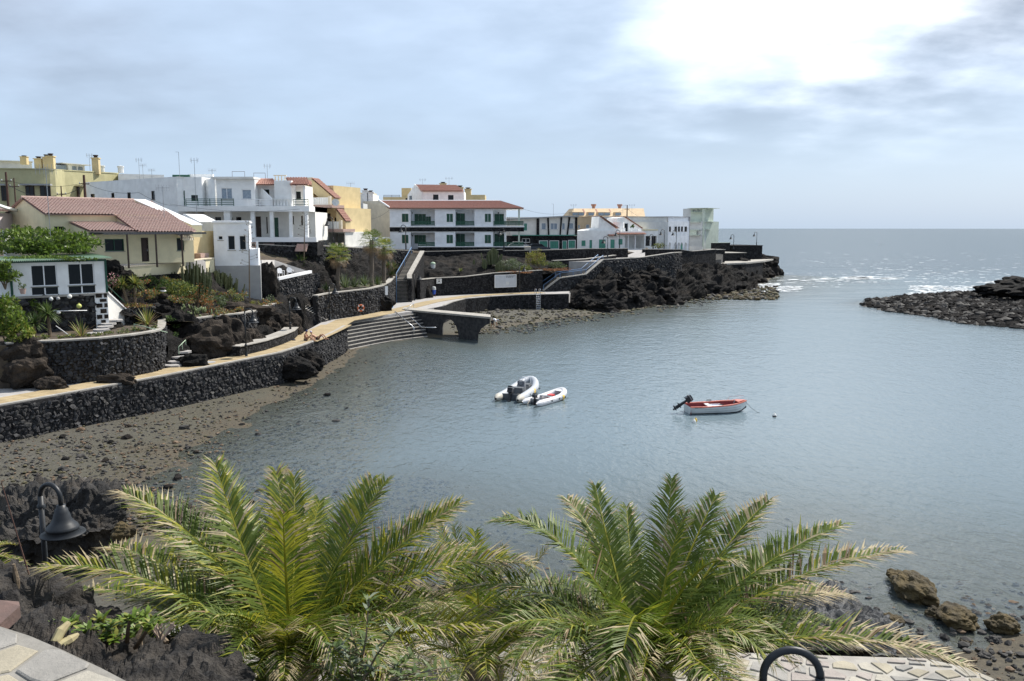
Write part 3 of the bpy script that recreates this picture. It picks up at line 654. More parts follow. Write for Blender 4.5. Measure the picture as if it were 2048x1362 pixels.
# ================================================================== WALLS, STAIRS, ROCKS
def stairs(name, label, L0, R0, L1, R1, n, m, zb, mt=None, cat='stairs'):
    """n steps from the lower edge L0-R0 to the upper edge L1-R1"""
    root = empty(name, (V(L0) + V(R0)) / 2, label, cat)
    for k in range(n):
        f0, f1 = k / n, (k + 1) / n; a, b, c, e = V(L0).lerp(V(L1), f0), V(R0).lerp(V(R1), f0), V(R0).lerp(V(R1), f1), V(L0).lerp(V(L1), f1); z = L0[2] + (L1[2] - L0[2]) * (k + 1) / n
        mb = MB(); q = [V((p.x, p.y, zb if not callable(zb) else zb(p))) for p in (a, b, c, e)]; mb.hexa(q + [V((p.x, p.y, z)) for p in (a, b, c, e)]); st = mb.build('step', m, root)
        if mt:
            d = (a - e); d.z = 0; d = d.normalized() * .03; mb = MB(); q = [V((p.x, p.y, z + .003)) for p in (a + d, b + d, b.lerp(c, .75), a.lerp(e, .75))]; mb.hexa(q + [p + Z0 * .035 for p in q]); mb.build('tread', mt, st)
    return root
def rail(name, label, paths, r, m, posts=(), cat='handrail'):
    base = V(paths[0][0]); root = empty(name, base, label, cat)
    for p in paths:
        mb = MB(); mb.tube(p, r, 6); mb.build('rail', m, root, smooth=True)
    for a, h in posts:
        mb = MB(); mb.tube([V(a) - Z0 * h, V(a)], r, 6); mb.build('post', m, root)
    return root
m_step = MATS['step_stone']
# curved garden wall at the left with its bed
TW = Gl([(20, 777), (56, 773), (130, 769), (203, 763), (265, 754), (305, 746), (322, 741), (331, 732), (334, 722), (333, 710)], ZP)
stonewall('garden_wall', 'tall curved dark stone wall beside the boardwalk below the sunroom', TW, ZP - .1, 5.15, th=.4, size=.25, seed=4)
mb = MB(); slab(mb, TW + [V((-23.6, 62, 0)), V((-27, 62, 0)), V((-37, 58, 0)), V((-37, 48, 0))], 5.08, 2.2); mb.build('garden_bed', m_soil, kind='structure')
SF = Fr.px((20, 590, 54.5), (210, 582, 58.))    # sunroom front
u1s = SF.uv(188, 600)[0]
stonewall('rubble_wall', 'rough grey rubble wall carrying the glazed sunroom', [SF.w(-2.2, -.1, 0), SF.w(0, -.1, 0), SF.w(u1s * .5, -.1, 0), SF.w(u1s, -.1, 0)], 4.7, 7.5, th=6, size=.42, single=130, coping=False, seed=6)
# whitewashed quoin
def quoin():
    a, b = u1s + .02, SF.uv(214, 600)[0]; root = empty('corner_pier', SF.w(a, -.2, 4.8), 'white mortared stone corner pier under the sunroom', 'pillar'); mb = MB(); SF.box(mb, a, b, -.22, 1.2, 4.7, 7.5); mb.build('mortar', m_white, root); r = random.Random(3)
    z = 4.85; k = 0
    while z < 7.3:
        h = r.uniform(.22, .34); x = a + (0.05 if k % 2 else .3)
        while x < b - .15:
            w = min(r.uniform(.28, .5), b - x - .04); mb = MB(); SF.box(mb, x, x + w, -.27, -.1, z, z + h * .85); mb.build('stone', m_lavab, root); x += w + .13
        z += h + .06; k += 1
quoin()
def ramp_parapet():
    a, b = at(214, 585, 58.4), at(256, 626, 60.5); c = at(264, 628, 60.8); root = empty('stair_parapet', V((b.x, b.y, 5.)), 'white sloping parapet beside the sunroom steps', 'parapet'); d = (b - a); d.z = 0; n = V((-d.y, d.x, 0)).normalized() * .5
    mb = MB(); mb.prism([a, b, V((b.x, b.y, 4.9)), V((a.x, a.y, 4.9))], n); mb.build('wall', m_offw, root)
    e = (d.normalized() * .1); k = Z0 * .012; mb = MB(); s = -n.normalized() * .08; q = [a + s + k, b + e + s + k, b + e + n * 1.16 + k, a + n * 1.16 + k]; mb.hexa(q + [p + Z0 * .1 for p in q]); mb.build('coping', m_wpaint, root)
    rail('handrail', 'thin green handrail along the white sloping parapet', [[a + Z0 * .55, b + Z0 * .6]], .025, m_green, [(a + Z0 * .55, .5), (b + Z0 * .6, .5)])
ramp_parapet()
def slab_steps(name, label, px, w, Y0, dY):
    p0 = at(*px[0], Y0); root = empty(name, p0, label, 'steps'); r = random.Random(8)
    for i, (x, y) in enumerate(px):
        p = at(x, y, Y0 + dY * i); mb = MB(); mb.prism([p + V((math.cos(a) * w * r.uniform(.8, 1.1), math.sin(a) * .55 * r.uniform(.8, 1.1), 0)) for a in np.linspace(0, 6.28, 9)[:-1]], V((0, 0, -.12))); st = mb.build('slab', m_pave, root)
        mb = MB(); mb.blob(p - Z0 * .5, (w * .95, .6, .42), 2, .2, 1.2, i); mb.build('footing', m_lava, st)
slab_steps('garden_steps', 'flat stone steps climbing the bed to the sunroom', [(184, 671), (190, 665), (203, 658), (210, 652), (218, 646), (230, 639)], .55, 54.2, .85)
slab_steps('rock_steps', 'rough lava steps with pale treads beside the curved garden wall', [(350, 737), (347, 729), (350, 721), (357, 712), (366, 702)], .75, 56.2, .75)
rail('handrail', 'short bright green handrail by the rough lava steps', [[at(357, 694, 58.5), at(371, 680, 60)]], .03, m_pgreen, [(at(357, 694, 58.5), .5), (at(364, 687, 59.2), 1.1), (at(371, 680, 60), 1.3)])
rail('handrail', 'pale green rail sloping over the end of the curved garden wall', [[at(268, 648, 56), at(300, 656, 55.5), at(335, 665, 56)]], .03, m_pgreen, [(at(268, 648, 56), .8), (at(300, 656, 55.5), .6)])
rail('handrail', 'white pole rail on the rubble wall below the sunroom', [[at(106, 622, 55.6), at(174, 621, 56.8)]], .03, m_wpaint)
rail('handrail', 'white slanting rail behind the yuccas in the garden bed', [[at(112, 652, 53.8), at(143, 674, 53.)]], .03, m_wpaint)
# dry stone wall between the yucca garden and the prickly pear
stonewall('dry_stone_wall', 'low loose dark stone wall behind the cycad, below the yuccas', [at(255, 650, 60), at(290, 650, 61.5), at(330, 650, 63.5)], 4.4, zlin([at(255, 618, 60), at(290, 610, 61.5), at(330, 606, 63.5)]), th=.5, size=.3, single=60, coping=False, seed=12)
# terrace wall above the brown boulders
WB = [at(398, 690, 63.5), at(440, 690, 65.5), at(480, 690, 67), at(508, 690, 68.7), at(522, 690, 71.5), at(545, 690, 75), at(562, 690, 77.8), at(575, 690, 79.5)]
stonewall('planter_wall', 'curved stone planter wall above the big brown boulders', WB, 2.2, 5.1, th=.4, size=.26, seed=14)
mb = MB(); slab(mb, WB + [at(580, 600, 84), at(500, 600, 80), at(400, 600, 74), at(350, 600, 70), at(352, 600, 65.5)], 5.03, 2.2); mb.build('planter_bed', m_soil, kind='structure')
# small paved ledge with kerb by the boulders
stonewall('low_bench_wall', 'low stone bench wall along the boardwalk by the second lamp', Gl([(480, 714), (530, 702), (565, 690), (588, 680), (596, 672)], ZP), ZP, ZP + .75, th=1.1, stones=False, cw=.06, seed=15)
# side stairs by the sunbathers
stairs('side_stairs', 'narrow black stairs climbing left behind the sunbathers', G(653, 643, ZP), G(664, 637, ZP), at(580, 601, 80.5) - Z0 * .1, at(588, 598, 84) - Z0 * .1, 16, m_basw, 2.2, m_conc)
# buttress under the white terrace
BT = [at(528, 600, 79.3), at(560, 600, 81.5), at(600, 600, 84.5), at(624, 600, 87.5), at(640, 600, 91)]
zt_b = zlin([at(528, 566, 79.3), at(560, 560, 81.5), at(600, 551, 84.5), at(624, 546, 87.5), at(640, 546, 91)])
stonewall('terrace_buttress', 'high black stone wall holding the small white terrace', BT, 2.3, zt_b, th=.5, size=.33, coping=False, seed=16)
def white_terrace():
    root = empty('white_terrace', at(575, 555, 85), 'small white walled terrace with two plastic chairs', 'terrace')
    mb = MB(); q = BT[:4] + [at(626, 548, 92), at(560, 548, 92), at(522, 548, 85)]; slab(mb, q, 7.02, 5.); mb.build('floor', m_pave, root)
    mb = MB(); ribbon(mb, [at(558, 555, 81.3), at(600, 550, 84.4), at(624, 546, 87.4)], lambda p: zt_b(p), lambda p: zt_b(p) + .28, .3); mb.build('front_kerb', m_wpaint, root)
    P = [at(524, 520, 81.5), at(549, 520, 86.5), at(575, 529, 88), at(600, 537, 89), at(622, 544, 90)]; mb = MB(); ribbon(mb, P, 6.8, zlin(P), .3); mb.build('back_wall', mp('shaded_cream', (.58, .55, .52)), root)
white_terrace()
# planter below the fan palms
PW = Gl([(636, 646), (660, 640), (700, 634), (740, 628), (766, 622), (782, 613), (790, 604)], ZP)
zt_p = zlin([PW[0] + Z0 * 2.7, PW[3] + Z0 * 2.75, PW[5] + Z0 * 3.0, PW[6] + Z0 * 3.2])
stonewall('palm_planter_wall', 'black stone planter wall with a life ring, below the fan palms', PW, ZP - .1, zt_p, th=.5, size=.32, seed=17)
mb = MB(); slab(mb, PW + [at(792, 560, 118), at(660, 560, 102), at(640, 570, 94)], 5.15, 2.3); mb.build('palm_bed', m_soil, kind='structure')
# retaining wall below the white houses
UW = [at(508, 500, 91), at(585, 500, 93), at(640, 500, 96), at(698, 500, 103), at(735, 500, 111), at(775, 500, 117), at(826, 500, 123)]
stonewall('retaining_wall', 'long black retaining wall under the white terraced house', UW, zlin([p - Z0 * 2 for p in UW]), zlin([at(508, 489, 91), at(585, 493, 93), at(640, 492, 96), at(698, 495, 103), at(735, 497, 111), at(775, 499, 117), at(826, 502, 123)]), th=.4, stones=True, size=.33, seed=18)
# central stairs
F0L, F0R, F1L, F1R = G(793, 604, ZP), G(824, 604, ZP), G(793, 561, 5.2), G(821, 561, 5.2); F2L, F2R = at(822, 508, 122), at(842, 508, 122)
stairs('lower_stairs', 'lower flight of black stairs beside the blue handrail', F0L, F0R, F1L, F1R, 16, m_step, 2.3, m_conc)
stairs('upper_stairs', 'upper flight of black stairs leading up to the apartment block', F1L + V((0, .6, 0)), F1R + V((0, .6, 0)), F2L, F2R, 20, m_step, 3., m_conc)
mb = MB(); q = [F1L, F1R, F1R + V((0, .65, 0)), F1L + V((0, .65, 0))]; slab(mb, q, 5.22, 2.4); mb.build('stair_landing', m_conc, label='pale landing between the two flights of black stairs', cat='landing')
SP = [G(824, 604, ZP), G(821, 561, 5.2) + V((.1, 0, 0)), at(848, 505, 122.5)]
stonewall('stair_wall', 'sloping stone parapet with pale coping right of the black stairs', SP, 2.4, zlin([at(823, 558, SP[0].y), at(820, 550, SP[1].y), at(848, 503, 122.5)]), th=.5, stones=False, cw=.12)
stonewall('stair_side_wall', 'black stone wall under the long blue handrail', [G(791, 605, ZP), G(791, 561, 5.2), F2L], 2.4, zlin([G(791, 605, ZP) + Z0 * .5, G(791, 561, 5.2) + Z0 * .3, F2L + Z0 * .3]), th=.4, stones=False, coping=False)
rail('handrail', 'long bright blue handrail left of the black stairs', [[G(793, 604, ZP) + Z0 * .95, F1L + Z0 * 1., F1L + V((0, .6, 1.05)), F2L + V((.1, 0, 1.0))]], .048, m_blue, [(G(793, 604, ZP) + Z0 * .95, .95), (F1L + Z0, 1.), (F1L.lerp(F2L, .5) + V((0, .3, 1.)), 1.), (F2L + V((.1, 0, 1.)), 1.)])
# sign wall and rock garden bed
SW = Gl([(841, 599), (870, 592), (930, 589), (990, 586.5), (1085, 582.5)], ZP)
stonewall('sign_wall', 'long dark wall behind the promenade carrying the white board', SW, ZP - .1, zlin([at(841, 560, SW[0].y), at(870, 557, SW[1].y), at(985, 552, SW[3].y - .3), at(987, 547, SW[3].y - .1), at(1085, 541, SW[4].y)]), th=.5, stones=False)
# stairs with blue rails on the right and the upper promenade wall
HW = [at(1087, 560, 125.2), at(1120, 560, 126.2), at(1172, 560, 128.2), at(1206, 560, 131.5), at(1280, 560, 139), at(1347, 560, 147), at(1362, 560, 152)]
zt_h = zlin([at(1087, 582, 125.2), at(1120, 557, 126.2), at(1172, 549.5, 128.2), at(1206, 520, 131.5), at(1280, 516, 139), at(1347, 506, 147), at(1362, 505, 152)])
stonewall('promenade_wall', 'tall black wall of the upper promenade with a pale sloping coping', HW, 0., zt_h, th=.45, size=.4, cw=.12, seed=21)
def off(p, d=1.5): return V((p.x - .4 * d, p.y + d, p.z))
hA, hB, hC, hD = at(1087, 582, 125.6), at(1120, 558, 126.6), at(1172, 551, 128.6), at(1206, 522, 132)
stairs('quay_stairs', 'short lower flight of stairs between blue rails by the quay', hA, off(hA), hB, off(hB), 11, m_step, 2.3, m_conc)
stairs('ramp_stairs', 'shallow middle ramp between the blue rails', hB, off(hB), hC, off(hC), 4, m_step, 2.3, m_conc)
stairs('promenade_stairs', 'upper flight of stairs between blue rails to the street', hC, off(hC), hD, off(hD), 12, m_step, 2.3, m_conc)
rail('handrail', 'near blue handrail on the stairs by the quay', [[p + Z0 * .9 for p in (hA, hB, hC, hD)]], .045, m_blue, [(p + Z0 * .9, .9) for p in (hA, hB, hB.lerp(hC, .5), hC, hD)])
rail('handrail', 'far blue handrail on the stairs by the quay', [[off(p, 1.6) + Z0 * .95 for p in (hA, hB, hC, hD)]], .05, m_blue, [(off(p, 1.6) + Z0 * .95, .95) for p in (hA, hB, hC, hD)])
UP = [at(1004, 500, 134.5), at(1080, 500, 139), at(1173, 500, 145), at(1256, 500, 149)]
mb = MB(); slab(mb, HW[3:] + [V((27, 158, 0)), V((22, 151, 0)), UP[2], at(1110, 520, 137), at(1120, 520, 132)], 6.75, 4); mb.build('upper_promenade', m_pave, kind='structure', label='pale upper promenade terrace behind the black wall')
stonewall('street_parapet', 'black street parapet in front of the black and white house', UP, 6., zlin([at(1004, 502, 134.5), at(1080, 501, 139), at(1173, 498, 145), at(1174, 499, 145.1), at(1256, 497.5, 149)]), th=.4, stones=False)
stonewall('terrace_parapet', 'black parapet with lamp above the rock garden shrubs', [at(846, 505, 131), at(930, 505, 132.5), at(1006, 505, 134)], 6.5, zlin([at(846, 504, 131), at(930, 502, 132.5), at(1006, 499.5, 134)]), th=.4, stones=False)
stonewall('garden_ramp_wall', 'low black ramp wall with pale top right of the shrubs', [at(1108, 525, 130), at(1170, 525, 134), at(1232, 525, 140)], 5, zlin([at(1108, 522, 130), at(1170, 519, 134), at(1232, 511, 140)]), th=.6, stones=False)
stonewall('seafront_parapet', 'black seafront parapet below the grey building', [at(1287, 505, 153), at(1325, 505, 155.5), at(1362, 505, 158)], 6., zlin([at(1287, 499, 153), at(1362, 499.5, 158)]), th=.4, stones=False)
mb = MB(); mb.prism([at(1256, 514, 150), at(1290, 515, 143), at(1290, 500, 158), at(1256, 500, 160)], V((0, 0, -.5))); mb.build('street_ramp', m_pave, kind='structure')
# headland platforms
stonewall('headland_wall', 'black wall on the headland below the pale tower', [at(1361, 505, 158), at(1385, 505, 161), at(1432, 505, 168)], 3.5, zlin([at(1361, 500, 158), at(1385, 503, 161), at(1432, 499, 168)]), th=.5, stones=False)
HP = [G(1393, 529, 4.5), G(1450, 528, 4.5), G(1492, 526, 4.5), G(1526, 522.5, 4.5)]
stonewall('platform_wall', 'black wall under the pale sunbathing platform on the headland', HP, .3, 4.5, th=.4, stones=False, coping=False)
mb = MB(); slab(mb, [p + V((.1, -.15, 0)) for p in HP] + [V((62, 200, 0)), V((45, 190, 0)), V((34, 168, 0))], 4.62, 4.3); mb.build('sun_platform', m_conc, label='pale flat sunbathing platform on the headland', cat='platform')
def dark_block(name, label, x0, x1, y0, y1, Y, dep, top=None):
    fr = Fr.px((x0, y1, Y), (x1, y1, Y + (x1 - x0) * .06)); root = empty(name, fr.w(0, 0, zat(y1, Y)), label, 'wall'); u1, _ = fr.uv(x1, y1); mb = MB(); fr.box(mb, 0, u1, 0, dep, zat(y1, Y) - 3, zat(y0, Y)); mb.build('core', m_basw, root)
    mb = MB(); fr.box(mb, -.1, u1 + .1, -.1, dep + .1, zat(y0, Y) + .003, zat(y0, Y) + .12); mb.build('coping', top or m_conc, root); return root
dark_block('bastion', 'low dark bastion behind the sunbathing platform', 1432, 1492, 507, 521, 186, 9)
dark_block('bastion', 'raised dark bastion with a lamp at the end of the headland', 1468, 1524, 492, 516, 203, 10, m_basw)
dark_block('bastion', 'small dark block in front of the pale tower steps', 1430, 1450, 500, 506, 178, 4)
dark_block('low_wall', 'dark garden wall right of the pale tower', 1425, 1460, 486, 497, 196, .6, m_palegreen)
stairs('headland_steps', 'few pale steps with blue rail below the sunbathing platform', at(1380, 546, 165), at(1398, 544, 166), at(1394, 530, 171), at(1412, 529, 172), 7, m_step, 1., m_conc)
rail('handrail', 'blue handrail of the headland steps', [[at(1378, 540, 165), at(1392, 531, 170), at(1396, 522, 172)]], .06, m_blue, [(at(1392, 531, 170), .9)])
stairs('bastion_steps', 'flight of dark steps beside the low bastion on the headland', at(1425, 521, 171), at(1442, 521, 174), at(1430, 508, 178), at(1447, 508, 180), 8, m_step, 3.5, m_conc)
# boulders
def rock(name, label, px, py, Y, rad, m, seed, rot=0., amp=.3, sub=4, cat='rock', group=None, fr=1.3):
    c = at(px, py, Y); mb = MB(); mb.blob(c, rad, sub, amp, fr, seed, rot=rot, sharp=True); return mb.build(name, m, label=label, cat=cat, group=group)
rock('boulder', 'large brown boulder left of the second lamp, under the planter wall', 421, 690, 62.2, (2.2, 1.5, 1.75), m_lavab, 1, .4)
rock('boulder', 'tall brown boulder beside the boardwalk directly behind the second lamp', 462, 690, 63.8, (1.5, 1.3, 2.0), m_lavab, 2)
rock('boulder', 'small brown boulder right of the second lamp', 505, 684, 66, (.95, .8, 1.1), m_lavab, 3)
rock('boulder', 'rounded brown boulder left of the side stairs', 545, 668, 72.6, (1.1, 1., 1.2), m_lavab, 4)
rock('boulder', 'broad brown boulder next to the sunbathers and the side stairs', 573, 664, 74.6, (1.5, 1.2, 1.6), m_lavab, 5)
rock('boulder', 'dark upright boulder at the foot of the side stairs', 591, 640, 79, (1.0, 1., 2.2), m_lava, 6)
rock('boulder', 'dark lava outcrop on the planter bed above the brown boulders', 470, 630, 71, (3.0, 1.6, 1.1), m_lavab, 7)
rock('boulder', 'tall dark lava pinnacle below the white terrace', 535, 582, 79.4, (1.1, 1., 2.4), m_lava, 8)
rock('boulder', 'lava mass bulging from the sea wall below the sunbathers', 616, 724, 67.2, (1.3, 1.2, 1.05), m_lava, 9)
rock('boulder', 'low lava mass at the foot of the sea wall left of the bathing steps', 590, 738, 64.3, (1.5, 1.0, .9), m_lava, 10)
rock('boulder', 'brown rock stack at the left end of the curved garden wall', 48, 705, 50.2, (1.3, 1.1, 1.3), m_lavab, 11)
rock('boulder', 'lower brown rock at the left end of the curved garden wall', 52, 742, 49.6, (1.3, 1.2, 1.0), m_lavab, 12)
rock('boulder', 'small brown rock at the foot of the curved wall, left side', 102, 768, 49., (.9, .5, .45), m_lavab, 13)
rock('boulder', 'flat brown rock on the paving in front of the curved garden wall', 232, 760, 51., (1.2, .45, .4), m_lavab, 14)
rock('boulder', 'lava boulder on the right of the rough lava steps', 388, 732, 57.5, (1.2, .8, .8), m_lava, 15)
rock('boulder', 'dark rock outcrop behind the fan palms', 650, 548, 98, (2., 1.6, 2.4), m_lava, 16)
rock('boulder', 'grey rock beside the blue bin at the foot of the black stairs', 842, 585, 114.5, (1.4, 1.1, 1.9), m_lava, 17)
rock('boulder', 'dark rock leaning at the left end of the palm planter wall', 645, 620, 87.2, (1.2, 1., 2.), m_lavab, 18)
rock('boulder', 'brown rocks below the blue bags on the palm planter wall', 745, 612, 96.0, (2.4, .9, 1.5), m_lava, 19)
for i, (x, y, Y, s) in enumerate([(1210, 616, 121, 2.3), (1170, 606, 122, 1.6), (1262, 600, 127, 2.6), (1330, 598, 134, 3.), (1180, 590, 125, 2.4), (1400, 580, 150, 3.), (1465, 560, 170, 3.6), (1240, 570, 131, 2.6), (1300, 560, 138, 3.)]):
    nm = ['lowest lava block at the water left of the cliff foot', 'lava block at the end of the quay wall', 'broad lava block at the middle of the cliff foot', 'lava block where the cliff turns seaward', 'grey ridged lava block above the quay end', 'rounded lava block at the tidal flat', 'large dark lava block under the sunbathing platform', 'lava knob high on the cliff left part', 'lava knob high on the cliff right part'][i]
    rock('lava_block', nm, x, y, Y, (s, s * .7, s * .55), m_lava, 30 + i, i * .7, .45)
for i, (x, y, Y, rx, rz, nm) in enumerate([(1530, 532, 213, 3.4, 3.0, 'tall lava stack forming the tip of the headland'), (1545, 546, 216, 2.6, 2.0, 'lava rock below the headland tip'), (1518, 548, 205, 3.6, 3., 'lava mass left of the headland tip'), (1553, 546, 219, 1.6, .9, 'outermost small lava rock off the headland tip'), (1505, 565, 185, 3., 1.6, 'low lava rock awash by the white foam'), (1490, 550, 188, 3., 3., 'lava shoulder under the platform edge')]):
    rock('sea_stack', nm, x, y, Y, (rx, rx * .9, rz), m_lava, 50 + i, i, .4)
for i, (x, y, Y, rx, rz, nm) in enumerate([(2036, 572, 140, 4.4, 1.5, 'high dark rock at the right edge on the boulder spit'), (1985, 580, 133, 3.0, .9, 'dark rock left of the high rock on the boulder spit'), (2060, 584, 128, 4.5, 1.1, 'low wide rock at the right edge of the boulder spit')]):
    rock('spit_rock', nm, x, y, Y, (rx, rx * .6, rz), m_lava, 60 + i, .2, .4)
# scattered stones
def scatter(name, label, n, place, size, mats, seed, flat=.6):
    r = random.Random(seed); mb = MB(); k = 0
    while k < n:
        p = place(r)
        if p is None: continue
        k += 1; s = size(r); _, vs, fs = r.choice(STONE); a = r.uniform(0, 6.28); c_, s_ = math.cos(a) * s, math.sin(a) * s; sy = r.uniform(.6, 1.1)
        mb.add([(p[0] + x * c_ - y * s_ * sy, p[1] + x * s_ + y * c_ * sy, p[2] + z * s * flat + s * .1) for x, y, z in vs], fs, r.randrange(len(mats)))
    return mb.build(name, mats, kind='stuff', label=label)
def on_bed(x0, x1, y0, y1, lo, hi):
    buf = []
    def f(r):
        if not buf:
            q = [G(r.uniform(x0, x1), r.uniform(y0, y1), 0.) for _ in range(3000)]; zz = bed_height(np.array([p.x for p in q]), np.array([p.y for p in q]))
            buf.extend((p.x, p.y, float(z)) for p, z in zip(q, zz) if lo < z < hi)
        return buf.pop() if buf else None
    return f
mp1 = mat('pebble_grey', (.055, .052, .048), (.11, .10, .09), scale=3, rough=.85); mp2 = mat('pebble_dark', (.018, .017, .016), (.045, .041, .037), scale=3, rough=.8); mp3 = mat('pebble_olive', (.055, .05, .026), (.10, .088, .047), scale=3, rough=.85); mp4 = mat('pebble_brown', (.10, .065, .04), (.16, .11, .07), scale=3, rough=.85)
sz = lambda a, b, q=3.: (lambda r: a + (b - a) * r.random() ** q)
scatter('beach_pebbles', 'loose grey and brown stones strewn over the gravel beach', 21000, on_bed(-200, 900, 690, 1080, -.24, .9), sz(.05, .27, 3.2), [mp1, mp2, mp2, mp3, mp4], 1)
scatter('shore_pebbles', 'olive weed covered stones on the far tidal flat', 2600, on_bed(900, 1440, 596, 668, -.12, .9), sz(.15, .7), [mp3, mp3, mp1, mp2], 2)
scatter('cove_pebbles', 'dark wet stones on the near beach at the right', 1500, on_bed(1560, 2100, 1160, 1400, -.25, .6), sz(.04, .32, 4), [mp2, mp2, mp1, mp4], 3)
scatter('near_beach_pebbles', 'dark stones on the sand and shallows behind the date palms', 3200, on_bed(200, 1580, 1010, 1240, -.24, .9), sz(.04, .24, 3.5), [mp1, mp2, mp2, mp4], 6)
on_spit = on_bed(1725, 2140, 575, 668, -.3, 9)
scatter('spit_boulders', 'field of wet black boulders forming the low spit', 5200, on_spit, sz(.4, 1.5, 1.6), [m_lava, m_lava, mp2], 4, .7)
scatter('headland_boulders', 'brown weed covered boulders awash at the foot of the headland', 700, lambda r: (lambda p: (p.x, p.y, .05))(G(r.uniform(1395, 1555), r.uniform(574, 600) - 0, 0.)) if True else None, sz(.4, 1.3), [mp2, mp3, m_algae], 5, .5)
rr = random.Random(11); k = 0
ob = on_bed(0, 700, 740, 1040, -.15, .8)
while k < 55:
    p = ob(rr)
    if p is None: continue
    mb = MB(); s = rr.uniform(.16, .34); mb.blob((p[0], p[1], p[2] + s * .2), (s, s * rr.uniform(.6, 1), s * .6), 2, .35, 1.4, k, rot=rr.uniform(0, 6), sharp=True); mb.build('beach_rock', rr.choice([m_lava, m_lavab, mp2, mp4]), label='fist to bucket sized dark rock lying on the gravel beach', cat='rock', group='rocks on the gravel beach'); k += 1
for i, (x, y, Y, rx, ry, rz, nm) in enumerate([(1828, 1172, 26.4, .62, .95, .62, 'largest ochre weed covered rock in the water at lower right'), (1792, 1142, 27.6, .3, .3, .22, 'small ochre rock at the left end of the weedy chain'), (1915, 1228, 24.4, .68, .55, .42, 'second weedy rock of the chain, awash at its foot'), (1868, 1222, 24.9, .25, .25, .3, 'rounded weedy knob joined to the second rock of the chain'),
                                                 (2006, 1243, 23.9, .42, .38, .38, 'isolated round weedy rock near the right edge'), (1933, 1278, 23.2, .3, .22, .14, 'flat weedy rock below the chain of weedy rocks'), (1785, 1238, 24.5, .35, .4, .3, 'ochre weedy rock against the grey ledge'), (1990, 1275, 23.2, .2, .18, .2, 'small dark rock under the isolated round rock'), (1970, 1308, 22.3, .26, .2, .2, 'dark rock in the shallows near the right paving')]):
    rock('weedy_rock', nm, x, y + 8, Y, (rx, ry, rz * .8), m_algae if i not in (7, 8) else mp2, 70 + i, i * .8, .24, 5, fr=1.5)
rock('boulder', 'black lava block at the left end of the yellow terrace wall', 226, 545, 62.3, (.9, .7, .8), m_lava, 95)
rock('boulder', 'second black lava block below the yellow terrace wall', 246, 556, 62.2, (.8, .6, .6), m_lava, 96)
rock('boulder', 'dark lava filling the gap above the rough lava steps', 366, 668, 62.6, (1.7, 1.0, 1.5), m_lava, 97)
# ================================================================== BUILDINGS
def part(root, name, m, fn, smooth=False):
    mb = MB(); fn(mb); return mb.build(name, m, root, smooth=smooth)
def fbox(root, name, m, fr, u0, u1, d0, d1, z0, z1):
    mb = MB(); fr.box(mb, u0, u1, d0, d1, z0, z1); return mb.build(name, m, root)
def railing(root, fr, d, x0, x1, ytop, ybot, m, bars=3, name='railing', post=1.2, tk=.035):
    a, z1 = fr.uv(x0, ytop, d); b, z0 = fr.uv(x1, ybot, d); mb = MB(); h = z1 - z0
    for k in range(bars): fr.box(mb, a, b, d, d + .04, z0 + h * (k + .75) / bars - tk, z0 + h * (k + .75) / bars + tk)
    n = max(1, int((b - a) / post))
    for k in range(n + 1): u = a + (b - a - .06) * k / n; fr.box(mb, u, u + .06, d - .005, d + .045, z0, z1)
    return mb.build(name, m, root)
def balusters(root, fr, d, x0, x1, ytop, ybot, m):
    a, z1 = fr.uv(x0, ytop, d); b, z0 = fr.uv(x1, ybot, d); o = fbox(root, 'balustrade', m, fr, a, b, d - .08, d + .14, z1 - .1, z1); n = max(2, int((b - a) / .3))
    for k in range(n):
        mb = MB(); mb.lathe(fr.w(a + (b - a) * (k + .5) / n, d + .03, z0), [(.05, 0), (.1, .2 * (z1 - z0)), (.045, .6 * (z1 - z0)), (.07, z1 - z0 - .1)], 6); mb.build('baluster', m, o)
    return o
def chimney(fr, px, ytop, ybot, d, w, m, root, cap=m_tile):
    u, z1 = fr.uv(px, ytop, d); _, z0 = fr.uv(px, ybot, d); h = z1 - z0
    o = fbox(root, 'chimney', m, fr, u - w / 2, u + w / 2, d - w / 2, d + w / 2, z0 - .3, z0 + h * .78); fbox(o, 'cap', m, fr, u - w * .62, u + w * .62, d - w * .62, d + w * .62, z0 + h * .78, z0 + h * .84); mb = MB(); mb.lathe(fr.w(u, d, z0 + h * .84), [(w * .3, 0), (w * .3, h * .1), (w * .42, h * .1), (w * .42, h * .16), (0, h * .17)], 8); mb.build('pot', m_brown, o)
def antenna(label, px, ytop, ybot, Y, kind=0, s=1.):
    p = at(px, ybot, Y); t = at(px, ytop, Y); root = empty('tv_antenna', p, label, 'antenna'); mb = MB(); mb.tube([V((t.x, t.y, p.z - .4)), t], .025, 5); mb.build('mast', m_grey, root)
    mb = MB(); q = t - Z0 * .15
    if kind == 0:
        mb.tube([q + V((-.5 * s, .1, 0)), q + V((.5 * s, -.1, 0))], .02, 4)
        for k in range(6): x = -.45 * s + .18 * s * k; mb.tube([q + V((x, 0, -.22 * s)), q + V((x, 0, .22 * s))], .012, 4)
    elif kind == 1:
        for x in (-.3 * s, .3 * s):
            for k in range(4): mb.tube([q + V((x, 0, -.1 * k)), q + V((x * 1.5, .05, .12 - .1 * k))], .014, 4)
            mb.tube([q + V((x, 0, .2)), q + V((x, 0, -.4))], .016, 4)
        mb.tube([q + V((-.35 * s, 0, -.1)), q + V((.35 * s, 0, -.1))], .016, 4)
    else: mb.tube([t, t + V((-.4 * s, 0, 0))], .02, 4)
    mb.build('aerial', m_grey, root); return root

